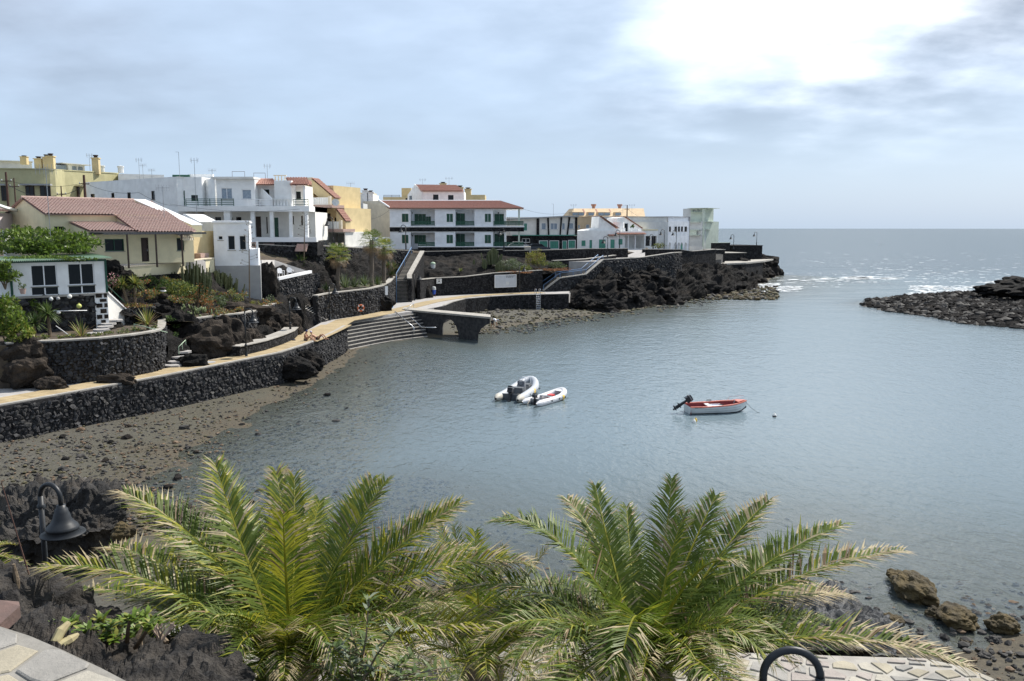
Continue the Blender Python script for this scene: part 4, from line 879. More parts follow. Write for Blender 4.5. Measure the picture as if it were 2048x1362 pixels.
# ---- yellow house on the left
def yellow_house():
    fr = Fr(at(97, 525, 64), (.66, .75)); D = -3.4
    uR = fr.uv(232, 431)[0]; ze = zat(428, 64); rd = 4.0; zr = at(62, 398, (fr.w(0, rd, 0)).y).z; z0 = 9.2; ur = fr.uv(268, 404, rd)[0]
    root = empty('yellow_house', fr.w(3, 0, z0), 'yellow rendered house with clay tile roofs and a dark pergola', 'house')
    # main body with gable
    mb = MB(); a, b, c, e = fr.uv(108, 453)[0], fr.uv(128, 453)[0], fr.uv(118, 472)[1], fr.uv(118, 453)[1]
    wall(mb, fr, 0, 0, ur, z0, ze, [(a, b, c, e, .25, False)])
    for u in (0, ur): mb.add([fr.w(u, 0, z0), fr.w(u, 2 * rd, z0), fr.w(u, 2 * rd, ze), fr.w(u, rd, zr), fr.w(u, 0, ze)], [(0, 1, 2, 3, 4)])
    mb.add([fr.w(0, 2 * rd, z0), fr.w(ur, 2 * rd, z0), fr.w(ur, 2 * rd, ze), fr.w(0, 2 * rd, ze)], [(0, 1, 2, 3)]); mb.build('wall', m_yel, root)
    opening(root, fr, 0, a, b, c, e, 'gwin')
    sl = (zr - ze) / rd
    tiles(root, fr.w(-.15, -.25, ze - .25 * sl), fr.w(uR + .05, -.25, ze - .25 * sl), fr.w(uR + .05, rd, zr), fr.w(-.15, rd, zr), m_tile)
    tiles(root, fr.w(ur, 2 * rd + .2, ze - .2 * sl), fr.w(-.15, 2 * rd + .2, ze - .2 * sl), fr.w(-.15, rd, zr), fr.w(ur, rd, zr), m_tile)
    part(root, 'ridge', m_tile, lambda m: m.tube([fr.w(-.2, rd, zr + .12), fr.w(ur, rd, zr + .12)], .13, 8))
    # long right wing
    u1, zw = fr.uv(386, 463, D); ul = fr.uv(330, 463, D)[0]
    zD = zr + (D - rd) * sl
    sw = (zr - zw) / (rd - D)
    mb = MB(); mb.add([fr.w(uR, 0, z0), fr.w(uR, D, z0), fr.w(uR, D, zw), fr.w(uR, rd, zr), fr.w(uR, rd, z0)], [(0, 1, 2, 3, 4)]); mb.add([fr.w(u1, D, z0), fr.w(u1, rd, z0), fr.w(u1, rd, zr), fr.w(u1, D, zw)], [(0, 1, 2, 3)])
    hs = []
    ops = [(209, 478, 249, 502, 'gwin'), (283, 477, 297, 523, 'ddoor'), (353, 476, 369, 501, 'gwin')]
    for q in ops:
        A, B, Cc, Ee = fr.rect(q[:4], D); hs.append((A, B, max(Cc, z0), Ee, .2, False))
    up = fr.uv(177, 470, D)[0]
    wall(mb, fr, D, up, u1, z0, min(zw, zat(463, 66)), hs); mb.build('wing_wall', m_yel, root)
    for q in ops: A, B, Cc, Ee = fr.rect(q[:4], D); opening(root, fr, D, A, B, max(Cc, z0), Ee, q[4])
    tiles(root, fr.w(uR - .1, D - .3, zw - .3 * sw), fr.w(u1 + .15, D - .3, zw - .3 * sw), fr.w(u1 + .15, rd, zr), fr.w(uR - .1, rd, zr), m_tile, name='wing_roof')
    # raised gutter wall with pale top across the wing roof
    p0, p1 = fr.w(ur - .2, rd - .5, zr + .12), fr.w(ur - .2 + 2.6, D + 2.2, zw + 1.35 * sw * 2.2 / 2)
    mb = MB(); n = fr.e * .9; mb.prism([p0, p1, p1 - Z0 * 1.0, p0 - Z0 * .5], n); mb.build('roof_parapet', m_yel, root)
    mb = MB(); q = [p0 + Z0 * .005 - fr.e * .05, p1 + Z0 * .005 - fr.e * .05, p1 + Z0 * .005 + n * 1.08, p0 + Z0 * .005 + n * 1.08]; mb.hexa(q + [p + Z0 * .07 for p in q]); mb.build('parapet_cap', m_wpaint, root)
    # porch
    zp0 = zat(446, 65.5); zp1 = zat(463, 62.5)
    ue = fr.uv(279, 463, D)[0]
    mb = MB(); mb.add([fr.w(up, 0, z0), fr.w(up, D, z0), fr.w(up, D, zp1), fr.w(up, 0, zp0)], [(0, 1, 2, 3)]); mb.add([fr.w(up - .01 + .22, 0, z0), fr.w(up + .21, D, z0), fr.w(up + .21, D, zp1), fr.w(up + .21, 0, zp0)], [(0, 1, 2, 3)]); mb.build('porch_wall', m_yel, root)
    sp = (zp0 - zp1) / -D; tiles(root, fr.w(up - .05, D - .2, zp1 - .2 * sp), fr.w(ue, D - .2, zp1 - .2 * sp), fr.w(ue, 0, zp0), fr.w(up - .05, 0, zp0), m_tile, name='porch_roof')
    sd = Fr(fr.w(up, D, 0), fr.n * 1); mb = MB(); q = [fr.w(up - .02, D + .5, z0), fr.w(up - .02, D + 1.35, z0), fr.w(up - .02, D + 1.35, z0 + 1.95), fr.w(up - .02, D + .5, z0 + 1.95)]; mb.prism(q, fr.e * .05); mb.build('side_door', m_brown, root)
    mb = MB(); mb.lathe(fr.w(up - .03, D + 1.1, z0 + 2.4), [(0, .0), (.16, 0), (.16, .05), (0, .05)], 10, axis=fr.e); mb.build('wall_plate', m_rust, root)
    # pergola
    a, b = fr.uv(177, 470, D)[0], u1 - .25; zt = zp1 - .12; o = D - 2.6
    perg = part(root, 'pergola_roof', mat('grey_matting', (.06, .06, .065), (.11, .11, .115), scale=9, rough=.9), lambda m: [m.box(fr.w(a + (b - a) * (i + .5) / 42, (D + o) / 2, zt), (b - a) / 42 * .62, 2.6, .05, fr.e) for i in range(42)] + [fr.box(m, a, b, o, o + .12, zt - .1, zt - .003), fr.box(m, a, b, D - .15, D - .03, zt - .1, zt - .003)])
    for x in (255, 312, 364):
        u = fr.uv(x, 500, o)[0]; part(root, 'post', m_brown, lambda m: fr.box(m, u, u + .1, o, o + .1, z0 - .2, zt - .102))
    # awning over the right window
    A, B, Cc, Ee = fr.rect((351, 468, 378, 474), D); mb = MB(); n_ = 14; vs = []
    for i in range(n_ + 1):
        u = A + (B - A) * i / n_; vs += [fr.w(u, D - .05, Ee), fr.w(u, D - .75, Ee - .3 + .04 * math.cos(i * 3.14)), fr.w(u, D - .8, Ee - .5 + .05 * math.cos(i * 3.14))]
    mb.add(vs, [(3 * i + k, 3 * i + k + 1, 3 * i + k + 4, 3 * i + k + 3) for i in range(n_) for k in range(2)]); mb.build('awning', m_cream, root)
    # terrace wall in front
    tw = [at(236, 536, 62.5), at(312, 530, 67), at(352, 526, 69.5), at(388, 521, 72), at(428, 517, 75.2)]
    r2 = empty('yellow_terrace_wall', at(330, 560, 68) - Z0, 'yellow terrace wall in front of the pergola house', 'wall'); mb = MB(); ribbon(mb, tw, zlin([p - Z0 * 2.0 for p in tw]), zlin(tw), .3); mb.build('panel', m_yel, r2); mb = MB(); ribbon(mb, [p + V((.08, -.1, 0)) for p in tw], zlin([p + Z0 * .003 for p in tw]), zlin([p + Z0 * .09 for p in tw]), .45); mb.build('coping', m_cream, r2)
    mb = MB(); slab(mb, [p + V((-.2, .28, 0)) for p in tw] + [fr.w(u1 + 1, D + 2, 0), fr.w(0, 0, 0), fr.w(0, D - 3, 0)], 9.22, 7.5); mb.build('yellow_house_terrace', m_pave, label='paved terrace under the pergola of the yellow house', cat='terrace')
    # cream recess wall between yellow house and white cube
    f2 = Fr.px((386, 500, 74), (428, 500, 77)); part(root, 'yard_wall', m_yel2, lambda m: f2.box(m, 0, f2.uv(428, 500)[0], 0, .3, 8.6, zat(462, 75.5)))
    part(root, 'yard_bench', m_tile, lambda m: f2.box(m, .2, 1.4, -.6, -.01, 9.2, 9.75))
yellow_house()
antenna('tall television mast in front of the yellow house gable', 91, 334, 470, 60, 0, 1.6)
antenna('aerial standing on the yellow house right roof parapet', 325, 372, 425, 70, 0, 1.2)

def sunroom():
    fr = SF; u0, u1 = fr.uv(24, 560)[0], fr.uv(211, 560)[0]; z0 = 7.5; zt = fr.uv(120, 521)[1]
    root = empty('sunroom', fr.w((u0 + u1) / 2, 0, z0), 'white sunroom with big sliding windows and a green corrugated roof edge', 'house')
    ops = [(60, 530, 117, 587, 'win'), (134, 527, 191, 580, 'win')]; mb = MB(); hs = []
    for q in ops: a, b, c, e = fr.rect(q[:4]); hs.append((a, b, z0 + .08, e, .2, False))
    wall(mb, fr, 0, u0, u1, z0, zt, hs); mb.add([fr.w(u0, 0, z0), fr.w(u0, 5, z0), fr.w(u0, 5, zt), fr.w(u0, 0, zt), fr.w(u1, 0, z0), fr.w(u1, 5, z0), fr.w(u1, 5, zt), fr.w(u1, 0, zt)], [(0, 1, 2, 3), (1, 5, 6, 2)]); mb.build('wall', m_white, root)
    for h in hs:
        a, b, c, e = h[:4]; opening(root, fr, 0, a, b, c + .55, e, 'win'); o = fbox(root, 'lower_window', m_wpaint, fr, (a + b) / 2 - .04, (a + b) / 2 + .04, .06, .12, c, c + .5); fbox(o, 'pane', m_glass, fr, a, b, .13, .15, c, c + .5); fbox(o, 'rail', m_green, fr, a, b, .05, .11, c + .46, c + .55)
    fbox(root, 'sill', m_conc, fr, u0 - .2, u1 + .1, -.25, -.003, z0 - .1, z0 + .04)
    # right glazed side with green frame
    sd = fr.side(u1); w = 4.2
    for k in range(3): opening(root, sd, 0, .25 + k * 1.3, 1.35 + k * 1.3, z0 + .1, zt - .1, 'gwin')
    fbox(root, 'corner_post', m_green, fr, u1 - .02, u1 + .12, -.04, .1, z0, zt)
    fbox(root, 'corner_post', m_green, fr, u0 - .12, u0 + .02, -.04, .1, z0, zt)
    # corrugated roof
    mb = MB(); n = 60; vs = []
    for i in range(n * 4 + 1):
        u = u0 - .5 + (u1 - u0 + .9) * i / (n * 4); h = .04 * math.sin(i * math.pi / 2); z = zt + .06 + (u - u0) * .015
        vs += [fr.w(u, -.45, z + h), fr.w(u, 5.2, z + .12 + h), fr.w(u, -.45, z + h - .05)]
    mb.add(vs, [(3 * i, 3 * i + 1, 3 * i + 4, 3 * i + 3) for i in range(n * 4)] + [(3 * i, 3 * i + 3, 3 * i + 5, 3 * i + 2) for i in range(n * 4)]); mb.build('roof', m_pgreen, root)
    fbox(root, 'fascia', m_green, fr, u0 - .1, u1 + .1, -.06, -.003, zt - .1, zt + .04)
    # left wing, white wall in shade of the vine
    f2 = Fr.px((-60, 560, 55.), (24, 560, 54.6)); fbox(root, 'side_wall', m_white, f2, 0, f2.uv(24, 560)[0] - .02, 0, .3, 6.6, zat(532, 54.8))
sunroom()

# ---- long white house and its two storeys
def white_house():
    fr = Fr.px((356, 420, 94), (619, 420, 94)); Y = 94; z0 = zat(482, Y); zs = zat(412, Y); zb = zat(423, Y)
    root = empty('white_house', fr.w(8, 0, z0), 'white two storey house with a long balcony and columned porch', 'house')
    U = lambda x, d=0.: fr.uv(x, 420, d)[0]
    # ground floor set back behind columns
    mb = MB(); d = 2.6; ops = [(411, 435, 424, 470, 'dwin'), (430, 434, 443, 455, 'dwin'), (460, 435, 467, 455, 'gwin'), (472, 434, 484, 470, 'dwin'), (510, 434, 522, 474, 'ddoor'), (532, 434, 536, 466, 'dwin'), (546, 435, 558, 474, 'door'), (583, 432, 588, 448, 'dwin'), (602, 432, 606, 450, 'dwin')]
    hs = [(*fr.rect(q[:4], d), DP[q[4]], False) for q in ops]; wall(mb, fr, d, U(390), U(619), z0, zb, hs); mb.add([fr.w(U(619), d, z0), fr.w(U(619), 9, z0), fr.w(U(619), 9, zs), fr.w(U(619), d, zs)], [(0, 1, 2, 3)]); mb.build('porch_wall', m_offw, root)
    for q, h in zip(ops, hs): opening(root, fr, d, *h[:4], q[4])
    for x, w in ((453, .7), (504, .42), (542, .38), (580, .34), (611, .38)): fbox(root, 'column', m_white, fr, U(x) - w / 2, U(x) + w / 2, .05, .05 + w, z0, zb)
    fbox(root, 'balcony_slab', m_white, fr, U(356), U(619), -.15, 9, zb, zs)
    fbox(root, 'plinth', m_wpaint, fr, U(498), U(633), -.5, .4, z0 - .1, z0 + .42); fbox(root, 'stone_base', m_basw, fr, U(498), U(634), -.45, 3, z0 - 1.6, z0 - .103)
    for x in (538, 606):
        for k in range(4): fbox(root, 'step', m_tile, fr, U(x) - .6, U(x) + .6, -.85 - .3 * k, -.52 - .3 * k, z0 - .5 - .2 * k, z0 - .3 - .2 * k)
    # upper blocks
    dA = 2.2; house('', '', fr, 356, 406, 354, 413, 7, m_white, [(361, 381, 371, 412, 'door'), (382, 390, 396, 401, 'gwin')], d=dA, root=root, wname='upper_wall', z0=zs)
    house('', '', fr, 432, 511, 358, 413, 6, m_white, [(441.5, 376, 465, 398, 'cwin'), (483.5, 379, 503, 398, 'cwin')], d=1.0, root=root, wname='upper_wall', z0=zs)
    sdm = MB(); a, b = fr.w(U(432, 1.), 1.0, zs), fr.w(U(406, dA), dA + 1, zs); h = zat(357, 95) - zs; sdm.add([a, b, b + Z0 * h, a + Z0 * h], [(0, 1, 2, 3)]); sdm.build('upper_wall', m_white, root)
    fbox(root, 'roof_edge', m_offw, fr, U(428, 1), U(512, 1), .55, 3.2, zat(358, 95) + .003, zat(356, 95) + .12)
    fbox(root, 'parapet', m_white, fr, U(360, dA), U(410, dA), dA + 3, dA + 3.4, zat(356, 97), zat(346, 97)); fbox(root, 'parapet_stripe', m_green, fr, U(330, dA), U(364, dA), dA + 2.6, dA + 2.9, zat(352, 97), zat(347.5, 97))
    house('', '', fr, 511, 560, 369, 413, 5, m_white, [(524.5, 379, 539, 394, 'gwin')], d=2.4, root=root, wname='upper_wall', z0=zs)
    zt = zat(370, 95); q = [fr.w(U(514, 1.5), 1.5, zt), fr.w(U(558, 1.5), 1.5, zt), fr.w(U(545, 3), 3.4, zat(358, 97)), fr.w(U(521, 3), 3.4, zat(358, 97))]; tiles(root, *q, m_tile2, name='hip_roof')
    mb = MB(); a, b = fr.w(U(512, .4), 2.2, zat(373, 95)), fr.w(U(543), .1, zat(397, 94)); mb.prism([a, b, b - Z0 * .9, a - Z0 * 2], V((.15, 0, 0))); mb.build('sloped_parapet', m_white, root)
    house('', '', fr, 548, 584, 361, 413, 6, m_white, d=.5, root=root, wname='upper_wall', z0=zs)
    house('', '', fr, 584, 610, 371, 413, 4, m_offw, [(587, 383, 602, 398, 'gwin')], d=2.4, root=root, wname='upper_wall', z0=zs)
    tiles(root, fr.w(U(583), -.1, zat(371, 94)), fr.w(U(621), -.1, zat(371, 94)), fr.w(U(616, 3.5), 3.5, zat(356, 97.5)), fr.w(U(573, 3.5), 3.5, zat(356, 97.5)), m_tile2, name='porch_roof')
    fbox(root, 'porch_post', m_white, fr, U(607), U(607) + .2, .1, .3, zs, zat(372, 94))
    railing(root, fr, .05, 371, 468, 397, 412, m_green, 4); railing(root, fr, .06, 470, 545, 398, 412, m_wpaint, 3); balusters(root, fr, .1, 546, 584, 397, 412, m_white); railing(root, fr, .05, 586, 617, 398, 412, m_green, 3)
    balusters(root, fr, 4, 547, 573, 350, 361, m_cream)
    # long side wing to the left
    f2 = Fr.px((168, 400, 108), (356, 400, 95.5)); house('', '', f2, 168, 356, 365, 425, 8, m_white, [(181, 388, 190, 401, 'dwin'), (222, 386, 229, 395, 'dwin'), (254, 385, 262, 400, 'dwin'), (302, 382, 310, 399, 'dwin')], root=root, wname='side_wing', z0=9.5)
    u0, u1 = f2.uv(168, 400)[0], f2.uv(356, 400)[0]; mb = MB(); z = zat(365, 108); z2 = zat(353.5, 95.5); mb.prism([f2.w(u0, 0, z), f2.w(u1, 0, z), f2.w(u1, 0, z2)], f2.n * 7.9); mb.build('wing_gable', m_white, root)
white_house()
for l, x, y0, y1, Y, k in [('tall thin aerial mast above the green roof stripe', 357, 304, 350, 98, 2), ('tallest spiky television aerial over the white house', 388, 316, 430, 91, 1), ('small aerial above the white house left bedroom', 424, 338, 358, 100, 0), ('aerial pair left of the white house, taller one', 277, 316, 355, 108, 1), ('aerial pair left of the white house, shorter one', 285, 328, 357, 108, 0), ('grid aerial over the red hip roof', 534, 328, 360, 104, 1)]: antenna(l, x, y0, y1, Y, k)
def pipe_frame(label, x0, x1, y0, y1, Y):
    a, b = at(x0, y1, Y), at(x1, y1, Y); t = zat(y0, Y); mb = MB(); mb.tube([a, V((a.x, a.y, t)), V((b.x, b.y, t)), b], .03, 5); mb.build('washing_line_frame', m_wood, label=label, cat='frame')
pipe_frame('thin washing line frame on the roof, left one', 465, 490, 343, 362, 104); pipe_frame('thin washing line frame on the roof, right one', 508, 531, 346, 362, 104)

def cube_house():
    fr = Fr.px((426, 500, 76), (500, 500, 76.8)); root, (u0, u1, z0, z1) = house('white_cube_house', 'small white cube house with two white framed windows', fr, 426, 500, 446, 531, 5, m_cool, [(436, 471.6, 446, 480, 'win'), (455, 471, 471, 500, 'win'), (478, 471, 493, 500, 'win')])
    fbox(root, 'cornice', m_wpaint, fr, u0 - .12, u1 + .12, -.12, 5.1, z1 + .003, z1 + .14); fbox(root, 'parapet', m_wpaint, fr, u0 - .05, u1 + .05, -.03, 4.9, z1 + .143, zat(441, 76.4)); fbox(root, 'foundation', m_greyc, fr, u0 + .02, u1 + .9, -.02, 4.5, z0 - 3.6, z0 - .003)
    a = fr.uv(516, 500)[0]; fbox(root, 'annex', m_cool, fr, u1 + .003, a, .4, 4, z0 - 1, zat(498, 77)); 
    railing(root, fr, .6, 501, 512, 484, 498, m_tile, 2, 'annex_rail')
    fbox(root, 'annex_post', m_wpaint, fr, fr.uv(512, 480, .5)[0], fr.uv(516, 480, .5)[0], .5, .7, zat(498, 77), zat(483, 77))
    f2 = Fr.px((352, 450, 84), (427, 450, 77)); fbox(root, 'back_wall', m_grayw, f2, 0, f2.uv(426, 450)[0], 0, .3, 8.8, zat(444, 80))
    # white sloped skylight box behind
    f3 = Fr.px((366, 440, 84), (402, 440, 82)); mb = MB(); b = f3.uv(402, 440)[0]; mb.prism([f3.w(0, 0, zat(445, 84)), f3.w(b, 0, zat(445, 84)), f3.w(.6, 0, zat(429, 84)), f3.w(0, 0, zat(428, 84))], f3.n * 2); mb.build('skylight', m_wpaint, root)
cube_house()

def stepped_house():
    fr = Fr.px((600, 440, 106), (691, 440, 104)); Y = 105; root = empty('stepped_yellow_house', at(650, 491, Y), 'ochre three storey house stepping down with red tiled sloping parapets', 'house')
    def blk(x0, x1, y0, y1, d, ops, m=m_yel2, dep=7): house('', '', fr, x0, x1, y0, y1, dep, m, ops, d=d, root=root)
    blk(605, 668, 372, 416, 2.2, [(627, 381, 635, 396, 'dwin'), (643, 388, 648, 397, 'dwin')])
    blk(580, 640, 416, 466, 1.5, [(583, 431, 587, 448, 'dwin'), (602, 431, 606, 447, 'dwin'), (629, 429, 637, 445, 'dwin')])
    blk(638, 690, 416, 464, 2.2, [(645, 429, 651, 444, 'ddoor'), (653, 428, 661, 445, 'ddoor'), (669, 435, 674, 444, 'dwin')])
    blk(580, 640, 458, 492, 1.2, [], m_grayw); blk(638, 691, 464, 494, .2, [(644, 466, 689, 490, 'rec', 4.)], m_offw)
    def slope(x0, y0, x1, y1, d, name):
        a, z0 = fr.uv(x0, y0, d); b, z1 = fr.uv(x1, y1, d); p, q = fr.w(a, d, z0), fr.w(b, d, z1); mb = MB(); mb.prism([p, q, q - Z0 * 1.6, p - Z0 * 1.6], fr.n * 1.2); mb.build('gable_wall', m_yel2, root); tiles(root, q - fr.n * .15, q + fr.n * 1.4, p + fr.n * 1.4, p - fr.n * .15, m_tile2, name=name)
    slope(623, 357, 670, 397, .6, 'sloping_roof'); slope(672, 418, 691, 443, .6, 'sloping_roof'); slope(600, 358, 627, 376, 1., 'upper_roof'); slope(621, 421, 638, 441, -.6, 'lower_roof')
    a, b = fr.uv(600, 357, 3)[0], fr.uv(625, 357, 3)[0]; fbox(root, 'ridge_wall', m_cream, fr, a - 2, b, 3, 3.3, zat(372, 107), zat(353, 107))
    for x0, x1, y0, y1, d in ((621, 661, 395, 410, -.4), (635, 683, 443, 458, -.4)):
        u0, u1 = fr.uv(x0, y0, d)[0], fr.uv(x1, y0, d)[0]; zb, zt = zat(y1, Y), zat(y0, Y)
        fbox(root, 'balcony_floor', m_tile, fr, u0 - .2, u1 + .3, d - .2, 2.4, zb - .35, zb - .003); o = fbox(root, 'balcony_parapet', m_offw, fr, u0, u1, d, d + .15, zb, zt)
        for k in range(9): fbox(o, 'slat', m_white, fr, u0 + (u1 - u0) * (k + .3) / 9, u0 + (u1 - u0) * (k + .7) / 9, d - .04, d - .003, zb + .15, zt - .1)
        for u in (u0, u1 - .3): fbox(root, 'balcony_pillar', m_cream, fr, u, u + .3, d - .08, d + .25, zb, zt + .15)
    for x in (645, 658, 673, 684): u = fr.uv(x, 486, -1)[0]; fbox(root, 'fence_pillar', m_cream, fr, u - .12, u + .12, -1.1, -.86, zat(492, 104), zat(485, 104))
    f, z = fr.uv(671, 405, -.6); mb = MB(); mb.lathe(fr.w(f, -.6, z), [(0, -.15), (.42, .05), (.45, .08), (0, -.1)], 14, axis=V((.3, -1, .3))); mb.build('satellite_dish', m_grayw, root)
stepped_house()

# ---- far white building between the stepped house and the apartment block
fr = Fr.px((670, 440, 150), (760, 440, 150)); root, g = house('far_white_house', 'far white house with two square chimneys behind the cream gable', fr, 672, 745, 388, 480, 8, m_white, [(697, 396, 701, 407, 'dwin'), (715, 396, 721, 407, 'dwin')])
for x, y in ((704, 377), (731, 377), (741, 381)): chimney(fr, x, y, 400, -.3, 1., m_white, root)
fbox(root, 'roof_edge', m_cream, fr, g[0], g[1], .3, 6, g[3] + .003, g[3] + .25)
fr = Fr.px((690, 455, 135), (728, 455, 135)); root, g = house('grey_gable_house', 'low grey wall and ochre shed between the houses', fr, 686, 728, 407, 480, 4, m_grayw); house('', '', fr, 697, 727, 448, 478, 1.5, m_yel2, [(717, 449, 722, 460, 'dwin')], d=-2, root=root, wname='shed_wall'); fbox(root, 'shed_roof', m_brown, fr, fr.uv(697, 445, -2)[0], fr.uv(728, 445, -2)[0], -2.3, 0, zat(448, 133), zat(445, 133))
fr = Fr.px((688, 480, 122), (780, 480, 130)); mb = MB(); a, b = 0, fr.uv(779, 480)[0]; fr.box(mb, a, b, 0, .3, 8.2, zat(475, 126)); mb.build('mural_wall', mat('blue_speckle_mural', (.55, .57, .60), (.10, .14, .24), scale=2.2, rough=.9, contrast=(.55, .68)), label='low white wall with a blue speckled mural left of the apartments', cat='wall')

# ---- the apartment block
def apartments():
    Y = 138; fr = Fr.px((780, 460, Y), (1047, 460, Y)); U = lambda x, d=0.: fr.uv(x, 460, d)[0]; root = empty('apartment_block', at(900, 500, Y), 'long white apartment block with green shutters and a red tiled roof', 'house')
    ze = zat(417, Y); zf1, zf0 = zat(452.6, Y), zat(463, Y); z0 = zat(501, Y)
    rec = [(821, 870), (910.5, 949)]; rx = (986, 1011); D = 2.2
    for (ya, yb, za, zb_, wy0, wy1) in ((420, 452.6, zf1, ze, 427.5, 444), (463, 501, z0, zf0, 469.6, 486.5)):
        ops = [(a, ya if ya < 450 else 464, b, yb - (2 if ya > 450 else 0), 'rec', D) for a, b in rec]; wops = [(803.6, wy0, 817, wy1, 'shut'), (893, wy0, 906, wy1, 'shut'), (969.5, wy0, 982, wy1, 'shut')]
        mb = MB(); hs = [(*fr.rect(q[:4])[:2], za + (.02), zb_ - .15, D, True) for q in ops] + [(*fr.rect(q[:4]), .1, False) for q in wops]
        wall(mb, fr, 0, 0, U(rx[0]), za, zb_, hs); mb.add([fr.w(U(rx[0]), 0, za), fr.w(U(rx[0]), D, za), fr.w(U(rx[0]), D, zb_), fr.w(U(rx[0]), 0, zb_), fr.w(U(1012), D, za), fr.w(U(1012), D, zb_), fr.w(U(1012), 9, za), fr.w(U(1012), 9, zb_)], [(0, 1, 2, 3), (1, 4, 5, 2), (4, 6, 7, 5)]); mb.build('wall', m_cool, root)
        for q in wops: opening(root, fr, 0, *fr.rect(q[:4]), 'shut')
        up = ya < 450
        for x0, x1, y0, y1 in [(829, 852, 428 if up else 470, 449 if up else 487), (852, 862, 433, 449)][:2 if up else 1] + [(911.5, 930, 427 if up else 468, 450 if up else 493), (989, 1008, 428 if up else 468, 449 if up else 493)]:
            a, b, c, e = fr.rect((x0, y0, x1, y1), D); mb = MB(); n = max(2, round((b - a) / .7))
            for k in range(n):
                s, t = a + (b - a) * k / n + .02, a + (b - a) * (k + 1) / n - .02; fr.box(mb, s, t, D - .08, D - .003, c, e)
                for j in range(6): fr.box(mb, s + .08, t - .08, D - .11, D - .085, c + (e - c) * (j + .15) / 6, c + (e - c) * (j + .8) / 6)
            mb.build('shutter_door', m_green, root)
        y0, y1 = (442.5, 450.5) if up else (484.5, 492.5)
        for a, b in rec: railing(root, fr, .02, a + (1 if up or a > 900 else 15), b - .5, y0, y1, m_green, 3, post=1., tk=.085)
        railing(root, fr, -.02, rx[0] + 1, 1047, y0, y1, m_green, 3, post=1.2, tk=.085)
        for x in (829, 917, 1001): mb = MB(); mb.lathe(fr.w(U(x - 4, D), D - .15, zb_ - .7), [(0, -.1), (.08, -.08), (.1, .1), (0, .16)], 6); mb.build('wall_lamp', m_iron, root)
    fbox(root, 'stone_band', m_basw, fr, -.03, U(1048), -.12, .5, zf0 + .003, zf1 - .15); fbox(root, 'floor_slab', m_wpaint, fr, -.02, U(1049), -.2, 9, zf1 - .147, zf1 + .02)
    fbox(root, 'ground_band', m_basw, fr, U(836), U(1048), -.35, 2, z0 - 1.2, z0 + .75 - .2); fbox(root, 'ground_ledge', m_wpaint, fr, U(836), U(1049), -.45, -.05, z0 + .553, z0 + .68)
    fbox(root, 'end_block', m_conc, fr, U(1049), U(1062), -.3, 3, z0 - 1, z0 + .6)
    for x in (1010, 1038): fbox(root, 'column', m_white if x == 1010 else m_palegreen, fr, U(x) - .14, U(x) + .14, .2, .48, z0 + .1, zf0); fbox(root, 'column', m_white if x == 1010 else m_palegreen, fr, U(x) - .14, U(x) + .14, .2, .48, zf1 + .02, ze)
    fbox(root, 'ceiling', m_white, fr, -.0, U(1046), .02, 8, ze - .12, ze - .003)
    # roof with hip on the right, oblique gable on the left
    zr = zat(402.8, 142.5); rl = at(759, 402.8, 142.5); rr_ = at(999, 402.8, 142.5)
    tiles(root, fr.w(-.1, -.4, ze - .05), fr.w(U(1047), -.4, ze - .05), rr_, rl, m_tile2); tiles(root, fr.w(U(1047), -.4, ze - .05), fr.w(U(1047), 9, ze - .05), rr_ + V((.05, .1, 0)), rr_, m_tile2, name='hip_roof'); tiles(root, fr.w(U(1047), 9, ze - .05), fr.w(-4, 9, ze - .05), rl, rr_, m_tile2, name='back_roof')
    part(root, 'ridge', m_wpaint, lambda m: m.tube([rl + Z0 * .12, rr_ + Z0 * .12], .12, 6))
    g = [at(779.6, 498, Y), at(726, 497, 147)]; A = at(779.6, 416, Y); B = at(758, 401.5, 142); Cc = at(726, 402.5, 147); mb = MB(); mb.add([V((g[0].x, g[0].y, 8)), A, B, Cc, V((g[1].x, g[1].y, 8))], [(0, 1, 2, 3, 4)]); mb.prism([V((g[1].x, g[1].y, 8)), Cc, Cc + V((6, 10, 0)), V((g[1].x + 6, g[1].y + 10, 8))], V((.1, 0, 0))); mb.build('gable_wall', m_cream, root)
    mb = MB(); mb.prism([A + Z0 * .05, B + Z0 * .05, B + Z0 * .25, A + Z0 * .25], V((-.12, -.18, 0))); mb.build('gable_coping', m_wpaint, root)
    # upper small house
    f2 = Fr.px((844, 392, 150), (928, 392, 150)); r2 = empty('roof_house', at(880, 402, 150), 'small white house with red roof rising behind the apartment block', 'house'); house('', '', f2, 844, 928, 383, 408, 6, m_white, [(866, 389, 877, 400, 'dwin'), (896, 390, 907, 400, 'dwin')], root=r2)
    e0, e1 = at(842, 383, 149.7), at(928, 383, 149.7); r0, r1 = at(830, 370, 154), at(912, 371, 154); tiles(r2, e0, e1, r1, r0, m_tile2); a, b, c = at(844, 383, 150), at(830, 369, 154), at(815, 390, 158); mb = MB(); mb.add([V((a.x, a.y, 14)), a, b, c, V((c.x, c.y, 14))], [(0, 1, 2, 3, 4)]); mb.prism([a, b, b + Z0 * .1, a + Z0 * .1], V((-.1, -.1, 0))); mb.build('gable_wall', m_white, r2)
    pn = Fr(a, c - a); sd = Fr(V((c.x, c.y, 0)), a - c); q0, q1, q2, q3 = sd.rect((819, 392, 824, 401)); fbox(r2, 'gable_window', m_glass, sd, q0, q1, -.05, -.003, q2, q3)
apartments()
fr = Fr.px((928, 395, 165), (970, 395, 165)); root, g = house('tan_house', 'tan house with chimneys behind the small red roofed house', fr, 926, 970, 389.6, 406, 8, m_yel2)
for x, y in ((920, 371), (936, 375)): chimney(fr, x, y, 392, 1, 1.2, m_yel2, root)
